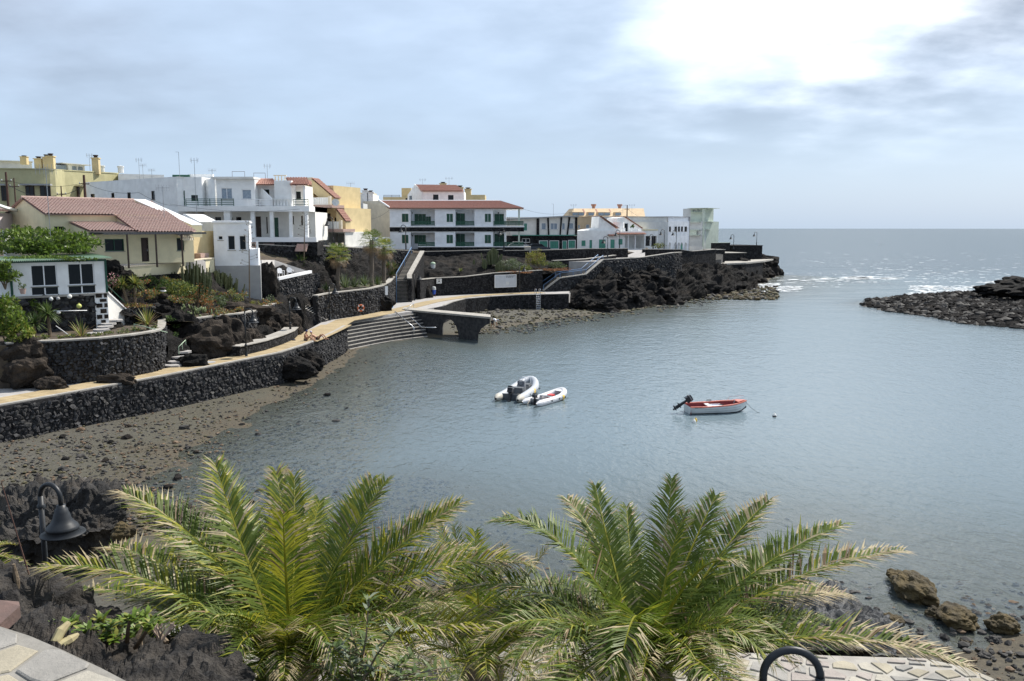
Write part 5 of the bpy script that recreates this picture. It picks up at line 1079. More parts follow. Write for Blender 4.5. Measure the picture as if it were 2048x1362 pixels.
fr = Fr.px((766, 395, 165), (822, 395, 165)); root, g = house('tan_roof_terrace', 'tan house with roof terrace railing left of the small red roofed house', fr, 766, 822, 394, 408, 8, m_yel2, [(811, 396, 815, 401, 'dwin')]); house('', '', fr, 803, 822, 376, 394, 4, m_yel2, d=2, root=root, wname='stair_head'); railing(root, fr, .1, 767, 800, 390, 394, m_brown, 2); chimney(fr, 886, 364, 380, 2, 1.2, m_yel2, root)
antenna('aerial left of the small red roofed house', 845, 357, 372, 156, 1, 1.4); antenna('aerial at the right end of the small red roofed house', 898, 354, 372, 156, 1, 1.6); antenna('aerial over the far white house', 701, 365, 390, 152, 0, 1.5)

# ---- black and white house
def bw_house():
    fr = Fr.px((1045, 470, 152), (1154, 470, 154)); root, (u0, u1, z0, z1) = house('black_white_house', 'white house with slanted black pillars over a black stone ground floor', fr, 1020, 1153, 434, 471, 9, m_offw, [(1083, 446, 1092, 459, 'cwin'), (1101, 446, 1115, 459, 'cwin'), (1124, 446, 1130, 459, 'cwin'), (1138, 446, 1147, 458, 'cwin'), (1048, 447, 1054, 461, 'tshut')])
    house('', '', fr, 1020, 1154, 472, 500, 9, m_basw, [(1079, 482, 1095, 497, 'tshut'), (1100, 482, 1117, 497, 'tshut'), (1125, 482, 1133, 500, 'tdoor'), (1137, 481, 1150, 496, 'tshut'), (1044, 477, 1060, 485, 'win')], d=-.1, root=root, wname='stone_wall')
    U = lambda x: fr.uv(x, 450)[0]
    fbox(root, 'ledge', m_teal, fr, U(1024), U(1152), -.35, -.103, zat(471.5, 152), zat(469.8, 152))
    def pil(x0, x1, x2, x3): mb = MB(); mb.prism([fr.w(U(x0), -.25, z1), fr.w(U(x1), -.25, z1), fr.w(U(x3), -.25, zat(471, 153)), fr.w(U(x2), -.25, zat(471, 153))], fr.n * .245); mb.build('pillar', m_basw, root)
    for p in ((1073, 1078, 1073, 1078), (1094, 1097, 1096, 1098.5), (1121, 1124, 1119, 1121), (1137, 1140, 1133, 1135.5), (1150, 1154, 1150, 1154)): pil(*p)
    mb = MB(); a, b = fr.w(U(1018), -.7, zat(437, 152)), fr.w(U(1156), -.7, zat(431.5, 153)); m_ = fr.w(U(1128), -.7, zat(431.5, 153)); mb.prism([a, m_, b, b - Z0 * .22, m_ - Z0 * .22, a - Z0 * .22], fr.n * 10); mb.build('roof', m_greyc, root)
bw_house()
antenna('thin mast on the black and white house', 1107, 408, 431, 154, 2)

# ---- white houses with red sloping walls
def seaside_houses():
    fr = Fr.px((1153, 475, 158), (1290, 475, 164)); root = empty('red_sloped_house', at(1200, 500, 160), 'white house with sloping red tiled wall tops and sea green shutters', 'house')
    house('', '', fr, 1153, 1232, 461, 502, 8, m_white, [(1163, 481, 1171, 492, 'tshut'), (1179, 480, 1184, 501, 'tdoor'), (1198, 479, 1211, 500, 'tshut'), (1221, 479, 1229, 501, 'tdoor')], root=root)
    house('', '', fr, 1232, 1290, 463, 502, 8, m_white, [(1237, 478, 1245, 489, 'tshut'), (1250, 471, 1288, 497, 'rec', 3.)], root=root)
    for x in (1257, 1271): u = fr.uv(x, 480)[0]; fbox(root, 'porch_post', m_wpaint, fr, u - .12, u + .12, .05, .3, zat(500, 162), zat(471, 162))
    def slope(pts, x0, y0, x1, y1, d, name, w=3.):
        q = [fr.w(fr.uv(x, y, d)[0], d, fr.uv(x, y, d)[1]) for x, y in pts]; mb = MB(); mb.prism(q, fr.n * w); mb.build('gable_wall', m_white, root); a = fr.uv(x0, y0, d); b = fr.uv(x1, y1, d); p, r_ = fr.w(a[0], d, a[1]), fr.w(b[0], d, b[1]); tiles(root, r_ - fr.n * .3, r_ + fr.n * (w + .2), p + fr.n * (w + .2), p - fr.n * .3, m_tile2, name=name, rib=.35)
    slope([(1154, 463), (1197, 456), (1199, 433), (1232, 457), (1232, 470), (1154, 470)], 1199, 432.5, 1236, 457, .3, 'tiled_slope')
    slope([(1234, 436), (1248, 434), (1284, 457), (1284, 465), (1234, 465)], 1248, 433.5, 1284, 457.5, 2.5, 'tiled_slope', 4)
    mb = MB(); u, _ = fr.uv(1237, 455, 2.3); mb.lathe(fr.w(u, 2.3, zat(464, 162)), [(1.1, 0), (1.1, zat(444, 162) - zat(464, 162))], 14); mb.build('round_tower', m_white, root, smooth=True)
    a, b, c, e = fr.rect((1249, 447, 1255, 463), 2.5); fbox(root, 'terrace_door', m_glass, fr, a, b, 2.42, 2.497, c, e)
    a, b = fr.uv(1232, 466, -.3)[0], fr.uv(1290, 466, -.3)[0]; tiles(root, fr.w(a, -.8, zat(469, 162)), fr.w(b, -.8, zat(469, 162)), fr.w(b, .6, zat(465, 162)), fr.w(a, .6, zat(465, 162)), m_tile2, name='porch_roof'); tiles(root, fr.w(fr.uv(1215, 470)[0], -.6, zat(472, 161)), fr.w(a - .05, -.6, zat(472, 161)), fr.w(a - .05, .3, zat(469, 161)), fr.w(fr.uv(1215, 470)[0], .3, zat(469, 161)), m_tile2, name='door_canopy')
    for x in (1250, 1264, 1281): u = fr.uv(x, 462, .3)[0]; fbox(root, 'terrace_pillar', m_white, fr, u - .25, u + .25, .6, .9, zat(464, 162), zat(456, 162))
    mb = MB(); c = fr.w(fr.uv(1265, 455, .7)[0], .7, zat(457, 162)); mb.leafs(c + Z0 * .3, (.5, .5, .5), 60, .4, random.Random(1), clump=5); mb.build('potted_plant', l_dark, label='dark potted plant on the white house roof terrace', cat='plant')
    # orange dormer building behind
    f2 = Fr.px((1143, 440, 185), (1290, 440, 188)); r2 = empty('orange_apartments', at(1220, 470, 186), 'orange apartment house with dormer windows behind the white houses', 'house')
    house('', '', f2, 1145, 1240, 433, 475, 8, m_orange, [(1156, 450, 1160, 457, 'cwin'), (1172, 449, 1179, 457, 'cwin'), (1189, 449, 1196, 457, 'cwin')], root=r2)
    U = lambda x, d=0.: f2.uv(x, 430, d)[0]; mb = MB(); a, b, c, e = f2.w(U(1141), -.2, zat(433, 185)), f2.w(U(1290), -.2, zat(433, 188)), f2.w(U(1287, 3), 3, zat(416.5, 190)), f2.w(U(1147, 3), 3, zat(417, 188)); mb.add([a, b, c, e, a + f2.n * 8, b + f2.n * 8, c + f2.n * 4, e + f2.n * 4], [(0, 1, 2, 3), (3, 2, 6, 7), (0, 3, 7, 4), (1, 5, 6, 2), (4, 7, 6, 5)]); mb.build('mansard', m_orange, r2)
    for x in (1151, 1163, 1183, 1203, 1215, 1237):
        u, w = U(x), .75; o = fbox(r2, 'dormer', m_orange, f2, u - w, u + w, .3, 3, zat(432, 186), zat(424, 186)); fbox(o, 'pane', m_curt, f2, u - w + .15, u + w - .15, .25, .297, zat(431.5, 186), zat(425.5, 186))
    for x in (1171, 1197, 1224): mb = MB(); u = U(x); mb.prism([f2.w(u, -.1, zat(433, 186)), f2.w(u, 2.6, zat(433, 186)), f2.w(u, 2.6, zat(418, 188))], f2.e * .3); mb.build('dividing_wall', m_tile2, r2)
    for x in (1187, 1239): mb = MB(); mb.lathe(f2.w(U(x, 4), 4, zat(418, 189)), [(.35, 0), (.35, .5), (.6, .9), (.6, 1.1), (0, 1.1)], 8); mb.build('chimney_pot', m_tile2, r2)
    for a_, x, y in (('rooftop aerial at the left end of the orange apartments', 1147, 408), ('rooftop aerial at the right of the orange apartments', 1246, 409), ('rightmost rooftop aerial of the orange apartments', 1264, 408)): antenna(a_, x, y, 425, 184, 1, 1.5)
seaside_houses()
def grey_row():
    fr = Fr.px((1262, 470, 178), (1335, 470, 186)); root, g = house('grey_long_house', 'long pale grey building with a small white annex beside the white houses', fr, 1258, 1335, 443, 505, 9, m_grayw, pcap=None); house('', '', fr, 1290, 1315, 461, 502, 3, m_white, [(1291.5, 472, 1301, 492, 'dark'), (1303, 472, 1313, 492, 'dark')], d=-3, root=root, wname='annex_wall')
    a, b = fr.uv(1258, 433.5)[0], fr.uv(1336, 433.5)[0]; fbox(root, 'attic', m_grayw, fr, a, b, .3, 8, g[3] + .002, zat(434, 182)); fbox(root, 'cornice', m_greyc, fr, a, b + .1, .1, 8.2, zat(434, 182), zat(433, 182)); fbox(root, 'annex_cap', m_yel, fr, fr.uv(1290, 461, -3)[0] - .1, fr.uv(1315, 461, -3)[0] + .1, -3.1, -.1, zat(461, 178), zat(458.5, 178))
    f2 = Fr.px((1336, 470, 188), (1377, 470, 194)); r2, g = house('arcaded_white_house', 'white flat roofed house with arched doorways and five upper windows', f2, 1336, 1377, 442, 502, 9, m_cool, [(1338, 453, 1342, 463, 'dwin'), (1349, 453, 1354, 463, 'dwin'), (1356, 453, 1360, 463, 'dwin'), (1362, 453, 1366, 463, 'dwin'), (1369, 453, 1374, 463, 'dwin')]); fbox(r2, 'attic', m_cool, f2, g[0], g[1], .2, 8, g[3] + .002, zat(434, 191)); fbox(r2, 'cornice', m_greyc, f2, g[0] - .1, g[1] + .1, 0, 8.2, zat(434, 191), zat(433, 191)); fbox(r2, 'corner_strip', m_greyc, f2, g[0] - .25, g[0] - .003, -.05, .5, g[2], zat(434, 188)); fbox(r2, 'corner_strip', m_greyc, f2, g[1] + .003, g[1] + .25, -.05, .5, g[2], zat(434, 193))
    for x in (1339, 1350.5, 1357, 1363, 1371):
        a, z0 = f2.uv(x - 1.8, 500); b, z1 = f2.uv(x + 1.8, 488); c = (a + b) / 2; w = (b - a) / 2; mb = MB(); pts = [f2.w(a, -.06, z0), f2.w(b, -.06, z0)] + [f2.w(c + w * math.cos(t), -.06, z1 - w + w * 1.8 * math.sin(t)) for t in np.linspace(0, math.pi, 9)]; mb.prism(pts, f2.n * .055); mb.build('arched_door', m_teal if x == 1363 else m_grayw, r2)
        mb = MB(); mb.prism([f2.w(c + w * 1.25 * math.cos(t), -.075, z1 - w + w * 2.1 * math.sin(t)) for t in np.linspace(0, math.pi, 9)] + [f2.w(c + w * .8 * math.cos(t), -.075, z1 - w + w * 1.5 * math.sin(t)) for t in np.linspace(math.pi, 0, 9)], f2.n * .012); mb.build('arch_moulding', m_greyc, r2)
    # tower
    f3 = Fr.px((1378, 470, 204), (1403, 470, 202)); f4 = Fr.px((1406, 470, 202), (1423, 470, 206)); r3 = empty('pale_tower', at(1400, 496, 203), 'pale green modern tower house with flat overhanging roofs on the headland', 'tower')
    house('', '', f3, 1378, 1404, 443, 500, 9, m_palegreen, [(1390, 475, 1397, 489, 'cwin'), (1381, 447, 1391, 456, 'dwin'), (1380, 473, 1387, 484, 'dwin'), (1394, 447, 1401, 455, 'cwin')], root=r3); house('', '', f4, 1405, 1422, 443, 498, 9, m_grayw, [(1408, 451, 1418, 458, 'cwin'), (1412, 475, 1417, 491, 'dark')], root=r3)
    house('', '', f3, 1382, 1405, 417, 444, 6, m_palegreen, [(1386, 419.5, 1393, 422.5, 'rec', .5), (1395, 419.5, 1401, 422.5, 'rec', .5)], d=.5, root=r3, wname='turret_wall'); house('', '', f4, 1405, 1413, 417, 444, 5, m_grayw, [(1407, 419.5, 1410, 422.5, 'rec', .5)], d=.6, root=r3, wname='turret_wall')
    U = lambda x, f, d=0.: f.uv(x, 440, d)[0]
    for y, ex in ((416, .9), (424, .7)): fbox(r3, 'canopy', m_palegreen, f3, U(1378, f3) - .3, U(1405, f3) + 1.6, -.6, 6, zat(y + .8, 203), zat(y, 203)) if y == 416 else fbox(r3, 'ledge', m_palegreen, f3, U(1380, f3), U(1404, f3), -.4, .497, zat(y + .5, 203), zat(y, 203))
    for y in (443, 459, 469): fbox(r3, 'balcony_ledge', m_palegreen, f3, U(1377, f3), U(1403, f3), -1.2, -.003, zat(y + 2, 203), zat(y, 203))
    fbox(r3, 'balcony_panel', m_palegreen, f3, U(1378, f3), U(1397, f3), -.9, -.75, zat(469, 203) + .003, zat(459.5, 203)); fbox(r3, 'canopy', m_palegreen, f4, U(1406, f4), U(1425, f4), -.6, -.003, zat(444, 204), zat(442.8, 204)); fbox(r3, 'corner_pillar', m_palegreen, f4, -.35, .25, -.35, .2, zat(500, 202), zat(417, 202)); fbox(r3, 'window_ledge', m_palegreen, f4, U(1407, f4), U(1420, f4), -.5, -.003, zat(459.5, 203), zat(458.5, 203))
    f5 = Fr.px((1420, 440, 206), (1424, 440, 206)); fbox(r3, 'roof_frame', m_palegreen, f4, U(1413, f4), U(1423, f4), .4, .7, zat(434, 205), zat(433, 205)); fbox(r3, 'roof_frame_post', m_palegreen, f4, U(1421.5, f4), U(1423, f4), .4, .7, zat(443, 205), zat(434, 205) - .002); fbox(r3, 'terrace_wall', m_grayw, f3, U(1378, f3), U(1432, f3), -7, -6.7, 6.6, zat(493, 197))
grey_row()

# ---- olive apartments and neighbours at the left edge
def olive():
    Y = 106; P = [at(-80, 380, 104), at(60, 380, 104.5), at(95, 380, 105), at(112, 380, 106), at(122, 380, 108), at(128, 380, 110.5), at(240, 380, 122)]; root = empty('olive_apartments', at(90, 400, 107) - Z0 * 4, 'olive yellow apartment house with a rounded corner and chimneys', 'house')
    zt = zlin([at(-80, 337, 104), at(60, 338.5, 104.5), at(112, 340, 106), at(128, 341, 110.5), at(240, 347.5, 122)]); pts = resample(P, 40); mb = MB(); ribbon(mb, pts, 9, zt, 6); mb.build('wall', m_olive, root, smooth=False); mb = MB(); ribbon(mb, [p + V((.05, -.12, 0)) for p in pts], lambda p: zt(p) + .003, lambda p: zt(p) + .12, 6.2); mb.build('roof_edge', m_olive, root)
    f = Fr.px((0, 380, 104.2), (110, 380, 105.2))
    for q in ((3, 372, 17, 402), (52, 372, 72, 402), (81, 372, 104, 402)):
        a, b, c, e = f.rect(q); o = fbox(root, 'window', m_brown, f, a, b, -.28, -.2, c, e); fbox(o, 'pane', m_glass, f, a + .1, (a + b) / 2 - .06, -.32, -.283, c + .1, e - .1); fbox(o, 'pane', m_glass, f, (a + b) / 2 + .06, b - .1, -.32, -.283, c + .1, e - .1)
    a, b, c, e = f.rect((46, 368, 106, 371.5)); fbox(root, 'shade_board', m_greyc, f, a, b, -.9, -.2, c, e); a, b, c, e = f.rect((-5, 368, 15, 371.5)); fbox(root, 'shade_board', m_greyc, f, a, b, -.9, -.2, c, e)
    f2 = Fr.px((128, 380, 110.5), (240, 380, 122)); a, b, c, e = f2.rect((152, 373, 157, 402)); fbox(root, 'window', m_brown, f2, a, b, -.3, -.1, c, e); a, b, c, e = f2.rect((148, 370, 168, 372)); fbox(root, 'shade_board', m_greyc, f2, a, b, -.9, -.05, c, e)
    for x, y0, y1, w in ((48, 311, 324, .75), (77, 313, 338, .85), (92, 309, 338, .7), (101, 307, 338, .8), (191, 310, 344, .85)): chimney(f, x, y0, y1, 4 if x < 150 else 12, w, m_yel2, root)
    # roof pavilion
    f3 = Fr.px((0, 330, 112), (66, 330, 114)); fbox(root, 'roof_pavilion', m_white, f3, -4, f3.uv(64, 330)[0], 0, 5, zat(340, 112), zat(322, 112)); fbox(root, 'pavilion_roof', m_wpaint, f3, -4.5, f3.uv(66, 330)[0], -.6, 5.5, zat(322, 112) + .003, zat(320.5, 112))
    f4 = Fr.px((108, 335, 113), (177, 335, 118)); house('', '', f4, 136, 170, 328, 344, 4, m_white, [(144, 331, 155, 341, 'cwin'), (156, 332, 167, 341, 'cwin')], root=root, wname='roof_room'); fbox(root, 'room_roof', m_grayw, f4, f4.uv(120, 330)[0], f4.uv(177, 330)[0], -.5, 4.5, zat(328, 115), zat(326.5, 115)); o = fbox(root, 'glass_porch', m_curt, f4, f4.uv(109, 330)[0], f4.uv(135, 330)[0], .2, 3, zat(343, 114), zat(330, 114))
    # white roof to the right
    f5 = Fr.px((238, 360, 120), (312, 360, 122)); r2, g = house('white_roof_house', 'plain white house behind, between the olive house and the white house', f5, 236, 330, 347.5, 385, 6, m_white); 
    for x, y in ((203, 333), (241, 331)): mb = MB(); mb.lathe(f5.w(f5.uv(x, y, 3)[0], 3, zat(346, 123)), [(.4, 0), (.4, .75), (.5, .8), (.5, .95), (0, 1.05)], 10); mb.build('water_tank', m_grayw, r2)
    # pinkish house with clay roof at the very left
    f6 = Fr.px((-60, 440, 62), (42, 440, 70)); r3, g = house('pink_house', 'pinkish white house with clay roof at the left edge', f6, -60, 40, 424, 490, 6, m_pink); tiles(r3, f6.w(g[0], -.3, zat(424, 66)), f6.w(g[1], -.3, zat(421, 66)), f6.w(g[1] + 2, 5, zat(400, 72)), f6.w(g[0], 5, zat(400, 68)), m_tile)
    part(r3, 'roof_edge', m_wpaint, lambda m: m.tube([at(-10, 408, 63), at(10, 415, 65), at(42, 423, 69)], .14, 5)); fbox(r3, 'yard_wall', m_white, f6, f6.uv(4, 465, -2)[0], f6.uv(28, 465, -2)[0], -2.2, -2, 8.5, zat(461, 65))
olive()
antenna('tall aerial on the olive apartments right part', 178, 307, 343, 116, 1); antenna('aerial on the white house behind the olive house', 303, 338, 352, 118, 0)

# ---- poles and wires
def pole(label, px, ytop, ybot, Y, r=.12):
    a, b = at(px, ybot, Y), at(px, ytop, Y); root = empty('utility_pole', a, label, 'pole'); mb = MB(); mb.tube([a - Z0 * .8, V((a.x, a.y, b.z))], [r, r * .75], 8); mb.build('shaft', m_wood, root); mb = MB(); mb.box(V((a.x, a.y, b.z - .9)), 1., .08, .08); mb.build('crossarm', m_wood, root)
    for s in (-.45, .45): mb = MB(); mb.lathe(V((a.x + s, a.y, b.z - .82)), [(.04, 0), (.06, .08), (.03, .15), (0, .16)], 6); mb.build('insulator', m_grayw, root)
    return V((a.x, a.y, b.z - .75))
pA = pole('thick brown utility pole in front of the olive house left window', 16, 344, 402, 82); pB = pole('leaning brown utility pole between olive and white house', 171, 350, 402, 84, .15); pC = pole('thin brown utility pole beside the olive house windows', 31, 356, 402, 88, .08); pD = pole('short brown utility pole by the olive house rounded corner', 124, 372, 402, 90, .08); pE = pole('dark wire pole over the seaside houses', 1254, 410, 434, 180, .14); pF = pole('short dark pole beside the far grey wall', 687, 412, 440, 128, .1)
def wire(label, a, b, sag, n=14):
    mb = MB(); a, b = V(a), V(b); mb.tube([a.lerp(b, i / n) - Z0 * sag * 4 * (i / n) * (1 - i / n) for i in range(n + 1)], .018, 4); mb.build('overhead_wire', m_iron, label=label, cat='wire')
pG = at(278, 385, 78)
wire('overhead wire between the two brown poles, upper', pA, pB, .5); wire('overhead wire between the two brown poles, lower', pA - Z0 * .4, pB - Z0 * .3, 1.1); wire('wire from the leaning pole over the tiled roof', pB, pG, .4); wire('wire from the tiled roof to the white house balcony', pG, at(355, 412, 93), .3); wire('wire sagging along the white house balcony', at(340, 408, 93), at(600, 418, 93.4), .5); wire('wire from the short pole to the leaning pole', pD, pB, .4); wire('wire from left pole to the short pole', pA - Z0 * .3, pD, .8); wire('wire from the apartment roof corner to the black and white house', at(1047, 418, 138), at(1144, 424, 160), .6); wire('long wire from the dark pole to the arcaded house', pE, at(1338, 443, 187), 1.2); wire('wire from the far pole to the cream gable', pF, at(779, 420, 138), 1.4); wire('wire fanning right from the far pole', pF, at(730, 438, 140), .3); wire('wire from the dark pole left to the orange roof', pE, at(1150, 430, 170), .8)
# ================================================================== PLANTS
def shrub(name, label, px, py, Y, rad, n, size, mats, seed, clump=14, cs=.33, group=None, cat='shrub', weights=None, asp=.45):
    r = random.Random(seed); c = at(px, py, Y); root = empty(name, c - Z0 * rad[2], label, cat, group); mb = MB(); w = weights or [1] * len(mats)
    mb.leafs(c, rad, n, size, r, clump=clump, cs=cs, asp=asp, mf=lambda q: q.choices(range(len(mats)), w)[0]); mb.build('foliage', mats, root)
    mb = MB()
    for k in range(5): a = r.uniform(0, 6.28); mb.tube([c - Z0 * rad[2] * 1.2, c + V((math.cos(a) * rad[0] * .3, math.sin(a) * rad[1] * .3, -rad[2] * .3)), c + V((math.cos(a) * rad[0] * .6, math.sin(a) * rad[1] * .6, rad[2] * .3))], [.05, .035, .012], 5)
    mb.build('stem', m_bark, root); return root
def blade(mb, p, d, L, w, r, m=0, droop=.3, up=Z0):
    s = d.cross(up); s = s.normalized() if s.length > .05 else X0.copy(); q = p + d * L * .5 + Z0 * L * .03; t = p + d * L - Z0 * L * droop * (1 - abs(d.z)) * .5
    mb.add([p - s * w * .35, p + s * w * .35, q + s * w * .5, q - s * w * .5, t], [(0, 1, 2, 3), (3, 2, 4)], m)
def rosette(name, label, px, py, Y, R_, n, w, mats, seed, trunk=0., lo=-.1, group=None, heads=((0, 0, 0),), cat='plant'):
    r = random.Random(seed); b = at(px, py, Y); root = empty(name, b, label, cat, group); mb = MB()
    for hx, hy, hz in heads:
        c = b + V((hx, hy, trunk + hz))
        for k in range(n):
            a = r.uniform(0, 6.283); e = math.asin(min(1, max(-1, r.uniform(lo, 1)))); d = V((math.cos(a) * math.cos(e), math.sin(a) * math.cos(e), math.sin(e))); blade(mb, c, d, R_ * r.uniform(.7, 1.1), w, r, r.randrange(len(mats)), .5)
    mb.build('leaves', mats, root)
    if trunk:
        for hx, hy, hz in heads: mb = MB(); mb.tube([b - Z0 * .3, b + V((hx * .5, hy * .5, (trunk + hz) * .5)), b + V((hx, hy, trunk + hz))], [.13, .1, .09], 7); mb.build('trunk', m_bark, root)
    return root
# vine smothering the sunroom
shrub('vine', 'dense green vine mound smothering the sunroom roof', 72, 490, 60.5, (4.5, 2.2, 1.2), 6000, .30, [l_vine, l_mid, l_dark], 1, 60, .26, cat='vine', weights=[5, 2, 1])
shrub('vine', 'round vine tuft on top of the mound by the yellow gable', 42, 464, 63, (.75, .7, .6), 700, .26, [l_vine, l_mid], 2, 14, .4, cat='vine')
shrub('vine', 'low vine mat creeping along the sunroom roof edge', 85, 518, 56.9, (3.5, 1.2, .2), 3000, .24, [l_vine, l_mid], 3, 50, .25, cat='vine')
shrub('vine', 'vine hanging over the left end of the sunroom wall', 8, 545, 54, (1., .8, .9), 900, .26, [l_vine, l_mid], 4, 18, .35, cat='vine')
shrub('hedge', 'tall bright green bush at the left edge beside the curved wall', 14, 645, 50.5, (1.25, 1.0, 1.6), 2400, .26, [l_vine, l_mid, l_yel], 5, 40, .28, weights=[5, 2, 1])
shrub('hedge', 'lower yellow green bush at the left edge by the brown rocks', 40, 672, 50, (.9, .8, .8), 900, .24, [l_vine, l_yel], 6, 16, .35)
shrub('creeper', 'small creeper climbing the rubble wall behind the yuccas', 76, 620, 55.2, (.7, .35, .8), 600, .2, [l_vine, l_mid], 7, 14, .35)
rosette('yucca', 'yucca on the left of the pair in the garden bed', 70, 676, 52.2, .95, 110, .06, [l_dark, l_mid], 1, .9, -.5, 'garden bed yuccas')
rosette('yucca', 'taller yucca on the right of the pair in the garden bed', 100, 676, 53., 1.0, 130, .06, [l_mid, l_dark, l_mid], 2, 1.5, -.6, 'garden bed yuccas')
rosette('palm_sapling', 'thin dry palm sapling below the sunroom corner', 163, 678, 53.6, 1.4, 60, .05, [l_mid, l_brown, l_yel], 3, .1, .3)
rosette('yucca', 'left yucca with bare trunk beside the sunroom', 258, 612, 61, .85, 90, .06, [l_mid, l_yel, l_mid], 4, 1.5, -.4, 'yuccas by the white parapet', heads=((-.4, 0, 0),))
rosette('yucca', 'large yucca with leaning trunk beside the sunroom', 270, 612, 61.3, 1.0, 120, .065, [l_mid, l_yel, l_mid], 5, 1.55, -.4, 'yuccas by the white parapet', heads=((.1, 0, 0),))
rosette('cycad', 'spreading cycad at the end of the curved garden wall', 296, 660, 57, 1.5, 60, .07, [l_mid, l_yel, l_brown], 6, .3, .15)
shrub('flower_bush', 'pink and white flowering bush at the sunroom corner', 222, 562, 61, (.55, .5, .7), 260, .16, [l_pink, l_dark, l_grey], 8, 12, .4, weights=[2, 3, 1])
shrub('shrub', 'yellow green shrub between the yuccas and the cactus clump', 338, 580, 66.3, (2.2, 1.3, 1.0), 2200, .2, [l_yel, l_mid, l_mid], 9, 30, .3)
shrub('shrub', 'dark leafy shrub behind the yuccas, below the yellow wall', 305, 575, 64.2, (1.3, 1, 1.1), 900, .22, [l_dark, l_mid], 10, 18, .33)
shrub('ground_cover', 'ochre dry ground cover in front of the yuccas', 262, 612, 60.5, (1.7, .8, .25), 600, .14, [l_yel, l_rust, l_brown], 11, 20, .3)
def cactus(name, label, px, py, Y, w, d, h, n, seed, group='candelabra cactus clumps', t=.075):
    r = random.Random(seed); b = at(px, py, Y); root = empty(name, b, label, 'cactus', group); mb = MB()
    for k in range(n):
        x, y = r.gauss(0, w * .45), r.gauss(0, d * .45); hh = h * r.uniform(.55, 1.05) * (1 - .35 * min(1, abs(x) / w)); p = b + V((x * .8, y, -.2)); q = b + V((x, y, hh * .4)); e = b + V((x * 1.1, y, hh)); mb.tube([p, q, e], [t, t, t * .7], 6)
    mb.build('columns', l_cact, root); return root
cactus('candelabra_cactus', 'tall candelabra cactus clump in front of the yellow terrace wall', 388, 592, 69.5, 1.5, 1., 2.9, 120, 1)
cactus('candelabra_cactus', 'candelabra cactus clump in front of the white cube house', 440, 600, 75, 1.9, 1., 2.7, 130, 2)
shrub('flowering_shrub', 'orange flowering shrub in front of the left cactus clump', 392, 594, 68., (1.3, .9, 1.2), 1000, .13, [l_ora, l_mid, l_grey], 12, 26, .3, weights=[3, 3, 1])
shrub('flowering_shrub', 'orange flowering shrub right of the cactus clumps', 480, 565, 77.5, (1.1, .9, 1.3), 900, .14, [l_ora, l_mid, l_yel], 13, 24, .3, weights=[3, 2, 2])
shrub('flowering_shrub', 'small orange flowers spilling over the prickly pear', 418, 615, 67.5, (.7, .5, .9), 420, .12, [l_ora, l_mid], 14, 16, .3)
shrub('shrub', 'grey green shrub on the planter bed below the cactus', 432, 606, 71, (1.3, .9, .7), 900, .18, [l_grey, l_mid], 15, 20, .3)
shrub('shrub', 'pale green rounded shrub under the second cactus clump', 463, 598, 73, (1.0, .9, .9), 900, .15, [l_grey, l_yel, l_mid], 16, 20, .3)
shrub('shrub', 'tiny yellow green shrub on the planter bed right part', 512, 608, 74, (.45, .4, .3), 200, .12, [l_yel], 17, 8, .4)
shrub('shrub', 'small grey shrub beside the dark pinnacle', 541, 598, 78, (.7, .6, .45), 300, .14, [l_grey, l_mid], 18, 10, .4)
shrub('ground_cover', 'ochre ground cover along the planter coping', 530, 606, 76.5, (1.8, .6, .15), 500, .12, [l_yel, l_rust], 19, 20, .3)
def prickly_pear():
    r = random.Random(4); b = at(382, 650, 66); root = empty('prickly_pear', b, 'sprawling prickly pear cactus hanging over the boulders', 'cactus'); vs, fs = ico(2)
    for k in range(75):
        x = r.gauss(0, 1.0); z = .95 + r.uniform(-1.1, .55) * (1 - abs(x) / 4); y = r.uniform(-.7, .5) - (.5 if z < .3 else 0); c = b + V((x + (-.3 if z < 0 else 0), y, z)); a, t = r.uniform(0, 3.14), r.uniform(-.7, .7); ex = V((math.cos(a), math.sin(a), 0)); up = (Z0 * math.cos(t) + ex * math.sin(t)).normalized(); n = ex.cross(up); s = r.uniform(.16, .26); mb = MB(); mb.add([c + ex * p.x * s * .72 + up * p.z * s * 1.1 + n * p.y * .03 for p in vs], fs); mb.build('pad', mat('cactus_pad', (.11, .15, .06), (.17, .20, .09), scale=3, rough=.5), root, smooth=True)
prickly_pear()
def agave_pole(label, px, y0, y1, Y):
    r = random.Random(px); a, b = at(px, y1, Y), at(px, y0, Y); b.x = a.x + .25; root = empty('agave_stalk', a, label, 'plant'); mb = MB(); mb.tube([a - Z0 * .4, a.lerp(b, .5), b], [.07, .05, .02], 6); mb.build('stalk', m_bark, root); mb = MB()
    for k in range(16): p = a.lerp(b, .45 + .55 * k / 16); d = V((r.choice((-1, 1)), r.uniform(-.5, .5), .25)).normalized() * .6 * (1.2 - k / 18); mb.tube([p, p + d * .6, p + d + Z0 * .1], [.015, .012, .008], 4); [mb.tube([p + d, p + d + V((r.uniform(-.12, .12), 0, .12))], .014, 4) for _ in range(3)]
    mb.build('branches', m_bark, root)
agave_pole('dead agave flower stalk in front of the white cube house', 499, 440, 605, 74); agave_pole('thin dead agave stalk right of the white house porch', 608, 425, 512, 92)
rosette('agave', 'large spiky agave on the slope above the white terrace', 602, 530, 92.5, 1.5, 130, .09, [l_mid, l_dark, l_mid], 20, 0, .05)
rosette('agave', 'smaller spiky plant left of the large agave', 572, 528, 92, .8, 60, .07, [l_mid, l_yel], 21, 0, .05)
